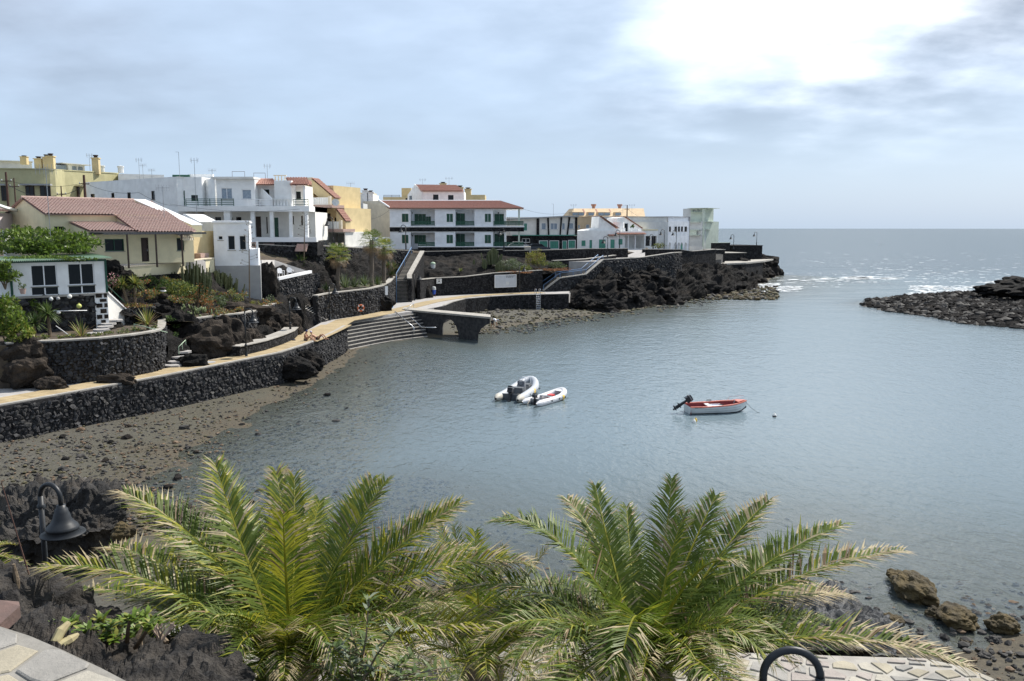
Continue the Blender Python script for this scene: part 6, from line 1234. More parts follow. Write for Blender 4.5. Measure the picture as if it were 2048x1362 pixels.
for i, (x, y, Y, s) in enumerate([(690, 576, 92., 1.9), (709, 575, 93., 1.6), (729, 572, 94.2, 1.7), (755, 570, 97., 1.3), (652, 582, 90.5, 1.1)]): rosette('agave', ['big blue green agave right of the first fan palm', 'blue green agave in the middle of the palm bed', 'blue green agave left of the tallest fan palm', 'small agave between the two tall fan palms', 'small agave left of the first fan palm'][i], x, y, Y, s, 110, .07, [l_mid, l_grey, l_mid], 30 + i, 0, .1, 'palm bed agaves')
rosette('dragon_plant', 'tall bushy yucca behind the right fan palm by the stairs', 783, 558, 106, 1.2, 110, .06, [l_mid, l_dark, l_brown], 40, .5, .0, heads=((0, 0, 0), (-.5, .3, .9), (.3, .2, .8)))
def fan_palm(label, px, yb, yt, Y, seed, s=1.):
    r = random.Random(seed); b, t = at(px, yb, Y), at(px, yt, Y); t.y = b.y; root = empty('fan_palm', b, label, 'palm tree', 'fan palms in the planter'); mb = MB(); n = 10
    mb.tube([b.lerp(t, i / n) + V((r.uniform(-.04, .04), 0, 0)) - Z0 * (.3 if i == 0 else 0) for i in range(n + 1)], [.26 * s if i == 0 else .175 * s for i in range(n + 1)], 9); mb.build('trunk', m_trunk, root)
    for k in range(34):
        a = k * 2.4 + r.uniform(-.3, .3); e = -1.1 + 2.3 * k / 34; dry = e < -.45; e = max(-1.2, e); d = V((math.cos(a) * math.cos(e), math.sin(a) * math.cos(e), math.sin(e))); L = s * (.75 if dry else .85); c = t + d * L * .75 - Z0 * (.15 if dry else 0); mb = MB(); mb.tube([t, c], [.025, .015], 4)
        sd = d.cross(Z0); sd = sd.normalized() if sd.length > .1 else X0.copy(); up = sd.cross(d)
        for j in range(13): f = (j - 6) / 6 * 1.35; dd = (d * math.cos(f) + sd * math.sin(f) + up * .1).normalized(); q = c + dd * L * .5; z = c + dd * L * (.85 - .2 * abs(f) / 1.35) - Z0 * .22 * L; w = up.cross(dd).normalized() * .032; mb.add([c, q - w, q + w, z], [(0, 1, 2), (1, 3, 2)], 0)
        mb.build('frond', l_brown if dry else (l_palmy if r.random() < .35 else l_palm), root)
fan_palm('shortest fan palm at the left of the planter', 676, 584, 510, 91.3, 1, 1.3); fan_palm('tallest fan palm with a thick ringed trunk', 743, 578, 482, 95.8, 2, 1.4); fan_palm('right fan palm close to the tallest one', 768, 571, 497, 98.6, 3, 1.3)
# rock garden on the far side
cactus('candelabra_cactus', 'large round cactus clump under the apartment terrace', 986, 526, 127.2, 1., .7, 2.4, 70, 5, t=.1); cactus('candelabra_cactus', 'small cactus columns left of the grey bush', 969, 536, 125.8, .45, .4, 1.4, 22, 6, t=.08); cactus('candelabra_cactus', 'lone pale cactus in the dark rock garden', 948, 526, 127, .15, .15, .8, 5, 7); cactus('candelabra_cactus', 'low cactus clump at the lower left of the grey bush', 1000, 543, 124.8, .8, .5, 1.5, 45, 8, t=.09)
rosette('agave', 'small pale agave in the dark rock garden', 921, 543, 124, .7, 50, .06, [l_mid, l_yel], 50, 0, .2)
shrub('shrub', 'wide grey green bush in the far rock garden', 1022, 532, 125.8, (2.4, 1.3, 1.1), 1700, .22, [l_grey, l_grey, l_mid], 21, 34, .28)
shrub('shrub', 'tall yellowish bush left in the far rock garden', 1060, 520, 128.3, (1.3, 1., 1.3), 900, .2, [l_yel, l_brown, l_yel], 22, 20, .3)
shrub('shrub', 'golden bush top of the far rock garden', 1075, 512, 129.5, (1.3, 1, 1.1), 900, .2, [l_yel, l_brown, l_yel], 23, 20, .3)
shrub('shrub', 'round olive bush below the golden bush', 1080, 525, 127.8, (1.3, 1, 1.), 900, .2, [l_yel, l_mid], 24, 20, .3)
shrub('shrub', 'low yellow bush at the edge of the sign wall', 1052, 537, 125.4, (1.0, .8, .7), 600, .18, [l_yel, l_mid], 25, 14, .32)
shrub('shrub', 'sprawling grey bush at the right of the far rock garden', 1112, 531, 128.5, (1.7, .9, .7), 900, .2, [l_grey, l_mid], 26, 20, .3)
shrub('ground_cover', 'rust red succulent carpet above the white board', 1030, 545, 123.9, (2.8, .7, .28), 900, .16, [l_rust, l_ora, l_brown], 27, 34, .25); shrub('ground_cover', 'rust red succulent carpet by the quay stairs', 1105, 539, 126.8, (3.0, .6, .35), 900, .16, [l_rust, l_ora, l_brown], 28, 34, .25)
shrub('shrub', 'small green bush beside the grey annex on the seafront', 1318, 492, 172, (1.4, 1., .7), 300, .3, [l_mid, l_yel], 29, 12, .4)
# ---- the big date palms in the foreground
def frond(root, Cc, tip, arch, r, dry=.15, n=118, ll=.64, yel=.25, wid=.0135, name='frond'):
    M_ = Cc.lerp(tip, .5) + arch; B = lambda t: Cc * (1 - t) ** 2 + M_ * (2 * t * (1 - t)) + tip * t * t; Tn = lambda t: ((M_ - Cc) * (2 - 2 * t) + (tip - M_) * (2 * t)).normalized()
    h = tip - Cc; h.z = 0; h = h.normalized() if h.length > .25 else V((.2, -1, 0)).normalized(); b = h.cross(Z0).normalized(); mb = MB(); L = length([B(i / 10) for i in range(11)])
    tw = r.uniform(-.22, .22); mb.tube([B(i / 14) for i in range(15)], [.034 * (1 - .88 * i / 14) for i in range(15)], 5, m=1); sc_ = min(1.15, max(.6, L / 3.0)); n = int(n * min(1.2, max(.7, L / 3.)))
    for i in range(n):
        for s in (-1, 1):
            t = .16 + .835 * (i + r.uniform(-.3, .3)) / n; t = min(.999, max(.1, t)); p, T = B(t), Tn(t); up = b.cross(T).normalized()
            if up.z < 0 and abs(T.z) < .9: up = -up
            pr = math.sin(math.pi * (.13 + .80 * t)) ** .7; l = ll * sc_ * pr * r.uniform(.85, 1.12); fw = .62 + .85 * t ** 2
            
            if r.random() < .06: continue
            d = (b * s * 1. + T * (fw + tw * s) + up * (r.uniform(.1, .7) + tw * s * .5) + V((r.gauss(0, .07), r.gauss(0, .07), r.gauss(0, .07)))).normalized(); q = p + d * l * .42 + up * .01; e = p + d * l - Z0 * l * r.uniform(.05, .32); wv = d.cross(up).normalized() * wid * sc_ * (.6 + .4 * pr)
            dr = r.random(); g = 1 if r.random() < yel else 0; m1, m2 = g, g
            dq = dry * (.12 + 1.7 * t ** 3)
            if dr < dq * .55: m1 = m2 = 2
            elif dr < dq * 1.6: m2 = 2
            if r.random() < dry * .2: m1, m2 = 3, 3
            mb.add([p - wv * .45, p + wv * .45, q + wv, q - wv, e], [(0, 1, 2, 3)], m1); k = len(mb.v); mb.f.append((k - 2, k - 3, k - 1)); mb.m.append(m2)
    return mb.build(name, [l_palm, l_palmy, l_dry, l_brown], root)
def date_palm(label, cpx, cpy, Y, zbase, tips, seed, ll=.64, n=118, trunk=True):
    r = random.Random(seed); Cc = at(cpx, cpy, Y); root = empty('date_palm', V((Cc.x, Cc.y, zbase)), label, 'palm tree', 'date palms in the foreground')
    if trunk:
        mb = MB(); k = 12; mb.tube([V((Cc.x, Cc.y, zbase - .2)).lerp(Cc - Z0 * .1, i / k) for i in range(k + 1)], [.3 + .06 * (i % 2) for i in range(k + 1)], 12); mb.build('trunk', m_trunk, root)
        mb = MB(); mb.blob(Cc - Z0 * .25, (.42, .42, .5), 3, .2, 2., seed); mb.build('crown_base', m_bark, root)
    tips = list(tips); kx = min(1., 11.2 / Y)
    if trunk and n > 70:
        for k in range(30): a = k * 2.399; f = r.uniform(.7, 1.15); tips.append((cpx + math.cos(a) * 330 * f * kx, cpy - (60 + 40 * r.random()) * kx + math.sin(a) * 90 * kx, (-math.sin(a) * 2.2 + .3) * (kx if kx < .9 else 1), r.uniform(.6, 1.2), r.uniform(.05, .35), .12))
    if trunk and n > 70:
        for k in range(9): tips.append((cpx + (-260 + 65 * k + r.uniform(-25, 25)) * kx, cpy + r.uniform(40, 130) * kx, -1.6 - r.random(), r.uniform(.5, 1.), r.uniform(.1, .4), .2))
    for tp in tips:
        x, y, dY = tp[:3]; ar = tp[3] if len(tp) > 3 else .5; dry = tp[4] if len(tp) > 4 else .14; yel = tp[5] if len(tp) > 5 else .3
        T = at(x, y, Y + dY); frond(root, Cc + V((r.uniform(-.12, .12), r.uniform(-.12, .12), r.uniform(-.1, .1))), T, Z0 * ar + V((r.uniform(-.15, .15), r.uniform(-.1, .1), 0)), r, dry, n, ll, yel)
date_palm('big date palm left of centre in the foreground', 575, 1335, 11, 3.0, [(430, 925, 1.6, .25), (245, 985, 1.2, .75, .3), (437, 1008, 2.6, .5, .35), (552, 942, 2.4, .2, .3), (588, 950, 2.0, .1), (566, 1028, -1.0, .35, .12, .6), (772, 962, 1.4, .55, .1), (745, 957, 2.2, .5, .15), (920, 1006, 1.3, .55, .2), (905, 1020, 2.2, .55, .35), (85, 1138, .3, 1.0, .35, .4), (215, 1098, 1.6, .8, .45), (330, 1070, 2.0, .6), (1062, 1130, .3, 1.0, .3, .5), (935, 1098, 1.2, .7, .4), (1100, 1262, -.9, .5, .25, .85), (565, 1262, -2.0, .25, .4, .75), (640, 1000, 2.8, .2), (160, 1180, 2.2, .5, .3), (420, 1362, -1.5, .9, .2), (760, 1370, -1.3, .9, .25), (820, 1130, 2.8, .5, .3), (300, 1300, .8, .8, .2), (890, 1330, .6, .7, .4), (520, 1100, 3.2, .4, .2)], 1)
date_palm('big date palm right of centre in the foreground', 1290, 1345, 10.4, 3.0, [(988, 1045, 1.0, 1.25, .15, .05), (1132, 998, 2.0, .75, .3, .1), (1190, 970, 1.6, .3, .05, 0), (1253, 1012, 2.6, .2, .1, 0), (1344, 956, 1.6, .15, .12, 0), (1372, 1022, .9, .35, .3, .1), (1432, 990, 1.8, .35, .1, 0), (1538, 1000, 1.8, .4, .4, .05), (1684, 1050, 1.2, .55, .15, .05), (1808, 1104, .6, .75, .55, .15), (1935, 1335, -1.1, .95, .6, .15), (1690, 1190, 1.2, .75, .9, .1), (868, 1195, .8, 1.2, .3, .1), (1228, 1400, -2.0, 1.75, .2, .1), (1150, 1100, 2.8, .5, .2, 0), (945, 1330, -.4, 1.0, .3, .1), (1060, 1175, 2.0, .9, .35, .05), (1560, 1110, 2.4, .5, .3, .05), (1590, 1330, -.9, 1.0, .3, .1), (1420, 1390, -2.0, 1.1, .15, .1), (1480, 1130, -.6, 1.2, .2, .1), (1330, 1110, 3.0, .3, .2, 0), (1700, 1290, .5, .8, .4, .1), (1100, 1390, -1.5, 1.1, .3, .1)], 2, .58)
date_palm('smaller date palm between the two big foreground palms', 965, 1325, 15.6, 3.0, [(880, 1052, 1.4, .3, .3), (908, 1048, .6, .2, .2), (950, 1062, -.8, .2, .05), (1008, 1092, 1., .5, .5), (1098, 1095, .4, .6, .6), (850, 1105, .8, .6, .4), (1075, 1160, -.6, .7, .3), (830, 1180, -.8, .7, .3), (1005, 1130, 1.6, .5, .4), (1060, 1250, -1.2, .8, .3), (880, 1270, -1.2, .8, .3), (930, 1130, 2, .4, .4), (1110, 1200, .8, .6, .3)], 3, .6, 71)
date_palm('date palm at the left edge showing only frond tips', -70, 1160, 13, 4.2, [(55, 1128, .6, .6, .3), (-10, 1050, 1.5, .5, .4), (72, 1172, .2, .6, .3), (35, 1090, 1.6, .5, .4), (20, 1230, -.6, .6, .3)], 4, .52, 69)
def nerium():
    r = random.Random(5); b = at(712, 1390, 9.4); root = empty('oleander', b - Z0 * .5, 'thin leafy oleander shoot in front of the left date palm', 'shrub'); mb = MB(); mf = MB()
    for (x, y) in ((738, 1195), (690, 1230), (665, 1290), (790, 1260), (830, 1310), (700, 1300), (640, 1330), (900, 1335), (870, 1350), (760, 1330)):
        t = at(x, y, 9.4 + r.uniform(-.3, .3)); m_ = b.lerp(t, .55) + V((r.uniform(-.08, .08), 0, .05)); mb.tube([b, m_, t], [.018, .012, .005], 5)
        for k in range(26): f = r.uniform(.25, 1.); p = b.lerp(m_, f / .55) if f < .55 else m_.lerp(t, (f - .55) / .45); a = r.uniform(0, 6.28); d = V((math.cos(a), math.sin(a), r.uniform(.1, .9))).normalized(); blade(mf, p, d, r.uniform(.12, .2), .042, r, r.choice((0, 0, 1)), .3)
    mb.build('stem', m_bark, root); mf.build('foliage', [l_mid, l_grey], root)
nerium()
def spurge(label, spots, seed, Y0):
    r = random.Random(seed); b = at(spots[0][0], spots[0][1] + 60, Y0); root = empty('succulent_bush', b, label, 'shrub'); mb = MB(); mf = MB()
    for (x, y) in spots:
        t = at(x, y, Y0 + r.uniform(-.4, .6)); g = at(x + r.uniform(-30, 30), y + 45, Y0 + .2); mb.tube([g, g.lerp(t, .5) + V((r.uniform(-.05, .05), 0, 0)), t], [.03, .025, .018], 6)
        for k in range(26): a = r.uniform(0, 6.28); d = V((math.cos(a), math.sin(a), r.uniform(.0, 1.2))).normalized(); blade(mf, t + V((r.uniform(-.05, .05), r.uniform(-.05, .05), r.uniform(-.06, .03))), d, r.uniform(.10, .17), .05, r, r.choice((0, 0, 1, 2)), .2)
    mb.build('stem', m_bark, root); mf.build('foliage', [l_vine, l_yel, l_mid], root)
spurge('yellow green succulent bush growing from the near lava', [(120, 1258), (148, 1245), (172, 1262), (135, 1275), (200, 1240), (215, 1255), (238, 1250), (260, 1238), (285, 1232), (300, 1250), (255, 1268), (225, 1275), (180, 1282), (310, 1240), (275, 1262), (150, 1268), (205, 1272)], 1, 9.6)
def dead_cactus():
    for lab, p in (('thick pale dried stem among the near succulents', [(110, 1285), (122, 1262), (138, 1245)]), ('second pale dried stem lying by the flagstones', [(118, 1292), (140, 1280), (156, 1270)])):
        mb = MB(); mb.tube([at(x, y, 8.8 + i * .1) for i, (x, y) in enumerate(p)], [.05, .055, .03], 8); mb.build('dried_stem', mat('dried_stem', (.42, .37, .2), (.3, .25, .14), scale=8, rough=.8), label=lab, cat='plant')
    mb = MB(); r = random.Random(3); b = at(322, 1310, 9.6)
    def br(p, d, l, w, k):
        q = p + d * l; mb.tube([p, q], [w, w * .75], 5)
        if k:
            for _ in range(2 if k < 3 else 3): br(q, (d + V((r.uniform(-.7, .7), r.uniform(-.4, .4), r.uniform(-.1, .4)))).normalized(), l * .75, w * .7, k - 1)
    br(b, V((0, 0, 1)), .14, .03, 4); mb.build('bare_bush', mat('bare_twigs', (.42, .34, .28), (.3, .23, .18), scale=8, rough=.8), label='leafless pale branching bush beside the near lava', cat='shrub')
dead_cactus()

# low planting that fills the beds
def fill(label, spots, mats, seed, size=.16, n=160, cat='shrub', name='bed_plants'):
    r = random.Random(seed); mb = MB()
    for x, y, Y, s in spots: mb.leafs(at(x, y, Y) + Z0 * s * .25, (s, s * .8, s * .5), int(n * s * 2), size, r, clump=10, cs=.4, mf=lambda q: q.randrange(len(mats)))
    mb.build(name, mats, label=label, kind='stuff')
rf = random.Random(8)
fill('mixed low succulents and herbs covering the planter beds', [(rf.uniform(410, 555), rf.uniform(606, 634), 0, 0) for _ in range(0)] + [(x, y - 2, G(x, y, 5.1).y, rf.uniform(.3, .6)) for x, y in ((430, 634), (445, 630), (462, 628), (480, 624), (498, 620), (515, 617), (532, 612), (548, 608), (440, 624), (470, 618), (500, 612), (525, 606))], [l_mid, l_grey, l_yel, l_ora, l_brown], 1)
fill('low weeds and succulents along the curved garden wall top', [(x, y - 3, G(x, y, 5.2).y + .5, rf.uniform(.25, .45)) for x, y in ((60, 683), (85, 681), (120, 679), (140, 677), (175, 676), (195, 674), (215, 671), (245, 668), (270, 664), (310, 660))], [l_mid, l_yel, l_dark], 2, .13)
fill('scrub growing on the lava slope under the yellow terrace wall', [(rf.uniform(225, 420), rf.uniform(562, 605), 0, 0) for _ in range(0)] + [(x, y, Y, rf.uniform(.4, .8)) for x, y, Y in ((240, 575, 61.2), (285, 592, 61.5), (300, 598, 61.8), (315, 590, 63), (345, 600, 64), (360, 604, 64.5), (375, 606, 65.5), (410, 600, 69), (425, 588, 71), (455, 590, 72.5), (480, 592, 74), (495, 585, 77), (330, 562, 66), (355, 565, 67.5), (285, 568, 63.2))], [l_mid, l_ora, l_yel, l_grey, l_brown, l_mid], 3, .16)
fill('creepers hanging in the dark gap between the curved wall and the planter', [(x, y, Y, rf.uniform(.35, .6)) for x, y, Y in ((340, 640, 61), (352, 655, 61.5), (365, 668, 62), (380, 660, 63.5), (345, 675, 60), (392, 645, 64.5))], [l_dark, l_mid], 4, .16)
# ================================================================== FOREGROUND GROUND
mb = MB()
rows = [[p - Z0 * .5 for p in pathz([(-260, 1420, 6.2), (0, 1500, 5.6), (300, 1500, 5.4), (560, 1500, 6.)])], [p - Z0 * .45 for p in pathz([(-260, 1240, 8.6), (0, 1262, 8.1), (140, 1300, 7.4), (280, 1372, 6.7), (560, 1420, 7.2)])],
        pathz([(-260, 1110, 12.5), (0, 1165, 11.0), (90, 1190, 11.), (160, 1240, 10.4), (330, 1300, 9.6), (470, 1318, 9.0), (520, 1400, 8.6)]), pathz([(-260, 1080, 14.5), (0, 1112, 13.5), (70, 1155, 13.), (180, 1222, 12.4), (300, 1275, 11.4), (420, 1300, 10.6), (520, 1420, 9.6)]),
        [V((-16, 17, 3.2)), V((-11, 17, 2.6)), V((-8.5, 16.5, 2.6)), V((-5.5, 14.5, 2.8)), V((-4, 12, 2.8)), V((-3., 10.5, 2.8))], [V((-18, 21, .6)), V((-13, 20.5, .5)), V((-10., 19, .5)), V((-6, 16.5, 1.5)), V((-4, 13, 2.3)), V((-2.4, 10.5, 2.6))]]
sheet(mb, rows, 230, 190, .30, 1.7, 11, vor=1.); mb.build('near_lava_slope', mat('near_lava', (.018, .016, .015), (.07, .061, .052), scale=2.2, rough=.9, bump=1., bscale=14, dist=.12, stain=(.065, .05, .036)), kind='structure', label='rough brown black lava slope below the viewpoint at lower left')
# lava outcrop by the lamp on the beach
mb = MB(); rows = [Gl([(-40, 1130), (40, 1140), (130, 1135), (215, 1110), (250, 1080)], .5), pathz([(-40, 1075, 27), (40, 1080, 26.5), (120, 1075, 26.5), (200, 1062, 27.), (242, 1060, 28.)]), pathz([(-40, 1040, 29), (40, 1010, 28.5), (120, 1000, 28.), (200, 985, 28.5), (236, 990, 29.)]), Gl([(-40, 1010), (40, 985), (120, 965), (200, 965), (240, 985)], .3)]
sheet(mb, rows, 150, 110, .6, 1.0, 13, vor=1.1); mb.build('lava_outcrop', mat('outcrop_lava', (.012, .0115, .0115), (.05, .045, .04), scale=1.2, rough=.85, bump=1., bscale=8, dist=.15, stain=(.10, .08, .06)), label='black lava outcrop on the beach behind the near lamp', cat='rock')
rock('rock', 'rusty brown rock at the right foot of the lava outcrop', 247, 1064, 26.5, (.42, .3, .28), m_algae, 90); rock('rock', 'flat rusty rock on the sand left of the near lamp', 35, 1002, 33.5, (.55, .4, .2), m_algae, 91)
# lower promenade with crazy paving
def crazy(name, label, poly, z, size, m_list, seed, mortar, gap=.03, th=.05, maxn=280, kind=None, cat=None):
    r = random.Random(seed); xs = [p[0] for p in poly]; ys = [p[1] for p in poly]; pts = []; y = min(ys) - size
    while y < max(ys) + size:
        x = min(xs) - size
        while x < max(xs) + size: pts.append((x + r.uniform(-.42, .42) * size, y + r.uniform(-.42, .42) * size)); x += size * r.uniform(.9, 1.2)
        y += size * .85
    mb = MB(); slab(mb, poly, z, z - .6); root = mb.build(name, mortar, label=label, kind=kind, cat=cat); n = 0
    A = np.array(pts); ins = inside(A[:, 0], A[:, 1], [(p[0], p[1]) for p in poly])
    for i, p in sorted(enumerate(pts), key=lambda t: -t[1][1]):
        if not ins[i] or n >= maxn: continue
        cell = [(p[0] - 2, p[1] - 2), (p[0] + 2, p[1] - 2), (p[0] + 2, p[1] + 2), (p[0] - 2, p[1] + 2)]
        for j, q in enumerate(pts):
            if i == j or abs(q[0] - p[0]) > 3 * size or abs(q[1] - p[1]) > 3 * size: continue
            nx, ny = q[0] - p[0], q[1] - p[1]; l = math.hypot(nx, ny); nx /= l; ny /= l; lim = l / 2 - gap; out = []
            for a in range(len(cell)):
                c0, c1 = cell[a], cell[(a + 1) % len(cell)]; d0 = (c0[0] - p[0]) * nx + (c0[1] - p[1]) * ny - lim; d1 = (c1[0] - p[0]) * nx + (c1[1] - p[1]) * ny - lim
                if d0 <= 0: out.append(c0)
                if d0 * d1 < 0: t = d0 / (d0 - d1); out.append((c0[0] + (c1[0] - c0[0]) * t, c0[1] + (c1[1] - c0[1]) * t))
            cell = out
            if len(cell) < 3: break
        for a in range(len(poly)):   # trim to the outline
            if len(cell) < 3: break
            (x0, y0), (x1, y1) = poly[a][:2], poly[(a + 1) % len(poly)][:2]; ex_, ey_ = x1 - x0, y1 - y0; l = math.hypot(ex_, ey_) or 1e-9; nx, ny = ey_ / l, -ex_ / l
            if (p[0] - x0) * nx + (p[1] - y0) * ny > 0: nx, ny = -nx, -ny
            f = lambda c: (c[0] - x0) * nx + (c[1] - y0) * ny + .03; out = []
            if abs((p[0] - x0) * nx + (p[1] - y0) * ny) > 1.2: continue
            for k in range(len(cell)):
                c0, c1 = cell[k], cell[(k + 1) % len(cell)]; d0, d1 = f(c0), f(c1)
                if d0 <= 0: out.append(c0)
                if d0 * d1 < 0: t = d0 / (d0 - d1); out.append((c0[0] + (c1[0] - c0[0]) * t, c0[1] + (c1[1] - c0[1]) * t))
            cell = out
        if len(cell) < 3: continue
        B = np.array(cell)
        k = len(cell); c = B.mean(0); zz = z + th + r.uniform(-.006, .006); mb = MB(); lo = [(x, y_, z - .02) for x, y_ in cell]; mid = [(x, y_, zz - .012) for x, y_ in cell]; hi = [(c[0] + (x - c[0]) * .94, c[1] + (y_ - c[1]) * .94, zz) for x, y_ in cell]
        mb.add(lo + mid + hi, [tuple(range(2 * k, 3 * k))] + [(a, (a + 1) % k, k + (a + 1) % k, k + a) for a in range(k)] + [(k + a, k + (a + 1) % k, 2 * k + (a + 1) % k, 2 * k + a) for a in range(k)]); mb.build('flagstone', r.choice(m_list), root); n += 1
m_f = [mat('flag_%s' % n, c, tuple(x * .8 for x in c), scale=3, rough=.9, bump=.5, bscale=18, stain=tuple(x * .62 for x in c)) for n, c in (('grey', (.30, .285, .26)), ('buff', (.37, .33, .25)), ('beige', (.40, .37, .31)), ('rose', (.34, .30, .27)))]
m_mort = mat('pale_mortar', (.36, .34, .30), (.28, .26, .235), scale=3, rough=.95, bump=.4)
LP = [G(2080, 1405, 3.), G(1985, 1352, 3.), G(1930, 1330, 3.), G(1850, 1312, 3.), G(1700, 1308, 3.), G(1450, 1300, 3.), G(1280, 1288, 3.), G(1000, 1255, 3.), G(870, 1245, 3.), G(600, 1245, 3.), G(340, 1250, 3.), G(300, 1300, 3.), V((-5, 13, 3)), V((-3, 10, 3)), V((8, 10, 3))]
crazy('lower_promenade', 'pale crazy paved lower promenade beneath the date palms', [(p.x, p.y) for p in LP], 2.95, .40, m_f, 1, m_mort, .035, .03, 300, 'structure')
TP = [at(-140, 1235, 8.6), at(0, 1262, 8.0), at(60, 1278, 7.8), at(130, 1300, 7.5), at(200, 1330, 7.2), at(268, 1366, 6.9), at(300, 1460, 6.1), at(-140, 1460, 6.1)]
crazy('viewpoint_wall_top', 'broad flagstone wall top at the lower left corner', [(p.x, p.y) for p in TP], 8.02, .5, m_f[1:3] + m_f[:1], 4, mat('grey_mortar', (.25, .235, .21), (.18, .17, .15), scale=4, rough=.95, bump=.4), .028, .02, 80, 'structure')
mb = MB(); mb.prism([at(-30, 1225, 9.), at(0, 1200, 9.4), at(38, 1203, 9.4), at(40, 1212, 9.2), at(0, 1248, 8.8), at(-30, 1255, 8.7)], V((0, 0, -.14))); mb.build('stone_slab', mat('red_slab', (.15, .095, .08), (.11, .075, .065), scale=4, rough=.9, bump=.4), label='reddish stone slab on the lava at the left edge', cat='slab')
def pole_stake():
    mb = MB(); a, b = at(58, 1150, 12), at(2, 962, 12.2); mb.tube([a, b], [.012, .006], 5); mb.build('thin_cane', m_wood, label='thin leaning cane rising at the left edge', cat='cane'); mb = MB(); mb.tube([at(36, 1196, 11.), at(33, 1160, 11.), at(27, 1128, 11.)], [.035, .04, .02], 7); mb.build('wooden_stake', m_bark, label='short wooden stake standing in the near lava', cat='stake')
pole_stake()
mb = MB(); rows = [Gl([(1480, 1320), (1600, 1322), (1720, 1316), (1800, 1310)], 2.6), pathz([(1480, 1250, 19), (1580, 1262, 19), (1680, 1262, 19.), (1790, 1290, 18.6)]), pathz([(1490, 1195, 22.5), (1590, 1188, 22.), (1690, 1200, 21.5), (1790, 1258, 21)]), Gl([(1500, 1188), (1600, 1180), (1700, 1200), (1800, 1262)], -.2)]
sheet(mb, rows, 120, 90, .55, .9, 17, vor=1.2); mb.build('grey_ledge', m_wet, label='jagged dark grey rock ledge behind the right date palm', cat='rock')
mb = MB(); rows = [[V((-5, 18.6, 2.9)), V((0, 18.2, 2.9)), V((5, 17.4, 2.9)), V((8, 17, 2.9))], [V((-5, 19.6, 1.4)), V((0, 19.4, 1.4)), V((5, 18.8, 1.4)), V((8, 18.6, 1.4))], [V((-5, 21, .3)), V((0, 21, .3)), V((5, 20.5, .3)), V((8, 20.5, .3))]]
sheet(mb, rows, 140, 40, .5, .9, 19, vor=1.1); mb.build('promenade_bank', m_lava, kind='structure')

# ================================================================== LAMPS
def lamp(label, px, ytop, ybot, Y, side=1, R_=.3, yaw=0., hfix=None, r=.055, ring=True):
    b = at(px, ybot, Y); H = at(px, ytop, Y).z - b.z
    if hfix: b.z = at(px, ytop, Y).z - hfix; H = hfix
    root = empty('street_lamp', b, label, 'street lamp', 'street lamps of the bay'); e = V((math.cos(yaw) * side, math.sin(yaw), 0)); seg = 8 if Y > 40 else 20
    mb = MB(); mb.tube([b, b + Z0 * .9], r * 1.7, 10); mb.tube([b + Z0 * .9, b + Z0 * (H - R_)], r, 10); mb.lathe(b, [(r * 3.2, 0), (r * 3.2, .06), (r * 1.9, .14), (r * 1.7, .9), (r * 2.2, .92), (r * 1.6, 1.0), (r, 1.05)], 12); mb.build('post', m_iron, root, smooth=True)
    c = b + Z0 * (H - R_) + e * R_; mb = MB(); mb.tube([c + (-e * math.cos(a) + Z0 * math.sin(a)) * R_ for a in np.linspace(0, math.pi, seg)] + [c + e * R_ - Z0 * .18], r * .85, 10); mb.lathe(c - e * R_ - Z0 * .25, [(r * 1.5, 0), (r * 1.5, .05), (r * 1.1, .08)], 10); mb.build('arm', m_iron, root, smooth=True)
    t = c + e * R_ - Z0 * .16; mb = MB(); mb.lathe(t, [(0, .03), (.085, .03), (.09, -.03), (.12, -.05), (.13, -.12), (.15, -.15), (.17, -.24), (.22, -.33), (.29, -.40), (.31, -.44), (.31, -.47), (.29, -.48), (.42, -.55), (.425, -.57), (.29, -.52), (.2, -.4), (0, -.3)], 28 if Y < 40 else 12); mb.build('shade', m_iron, root, smooth=Y < 40)
    mb = MB(); mb.lathe(t - Z0 * .58, [(0, 0), (.15, .04), (.22, .1)], 12); mb.build('diffuser', mat('lamp_glass', (.55, .55, .52), rough=.25), root)
lamp('close up lamp with bell shade at lower left', 103, 966, 1280, 16.5, 1, .27, -.35, 3.9, .055)
lamp('nearest lamp, only its dark curved arm visible at the bottom edge', 1640, 1303, 1362, 8.8, -1, .31, .1, 4.0, .052)
for l, x, y0, y1, Y, s in [('lamp beside the boardwalk in front of the tall brown boulder', 493, 617, 716, 61.5, 1), ('lamp beside the side stairs left of the sunbathers', 581, 595, 668, 72, 1), ('lamp against the palm planter wall left of the life ring', 660, 567, 639, 86.2, 1), ('lamp at the foot of the black stairs', 829, 543, 603, 110, 1), ('lamp above the mural wall in front of the apartment block left end', 812, 450, 500, 122, -1), ('lamp in front of the apartment block right balcony', 1008, 456, 503, 133.8, -1), ('lamp in front of the white board right edge', 1039, 528, 585, 122.5, 1), ('lamp in front of the ochre stepped house', 667, 434, 493, 101, -1), ('lamp on the promenade wall before the sea green shutters', 1215, 473, 517, 133, -1), ('lamp before the red sloped house porch', 1239, 460, 500, 152, -1), ('lamp before the small white annex', 1306, 469, 502, 157, -1), ('lamp before the long grey building', 1328, 459, 500, 165, -1), ('lamp before the arcaded white house', 1352, 460, 500, 168, -1), ('lamp standing alone on the headland walkway', 1467, 469, 498, 192, -1), ('outermost lamp on the raised headland bastion', 1513, 464, 492, 207, -1)]: lamp(l, x, y0, y1, Y, s, .34 if Y > 100 else .3)

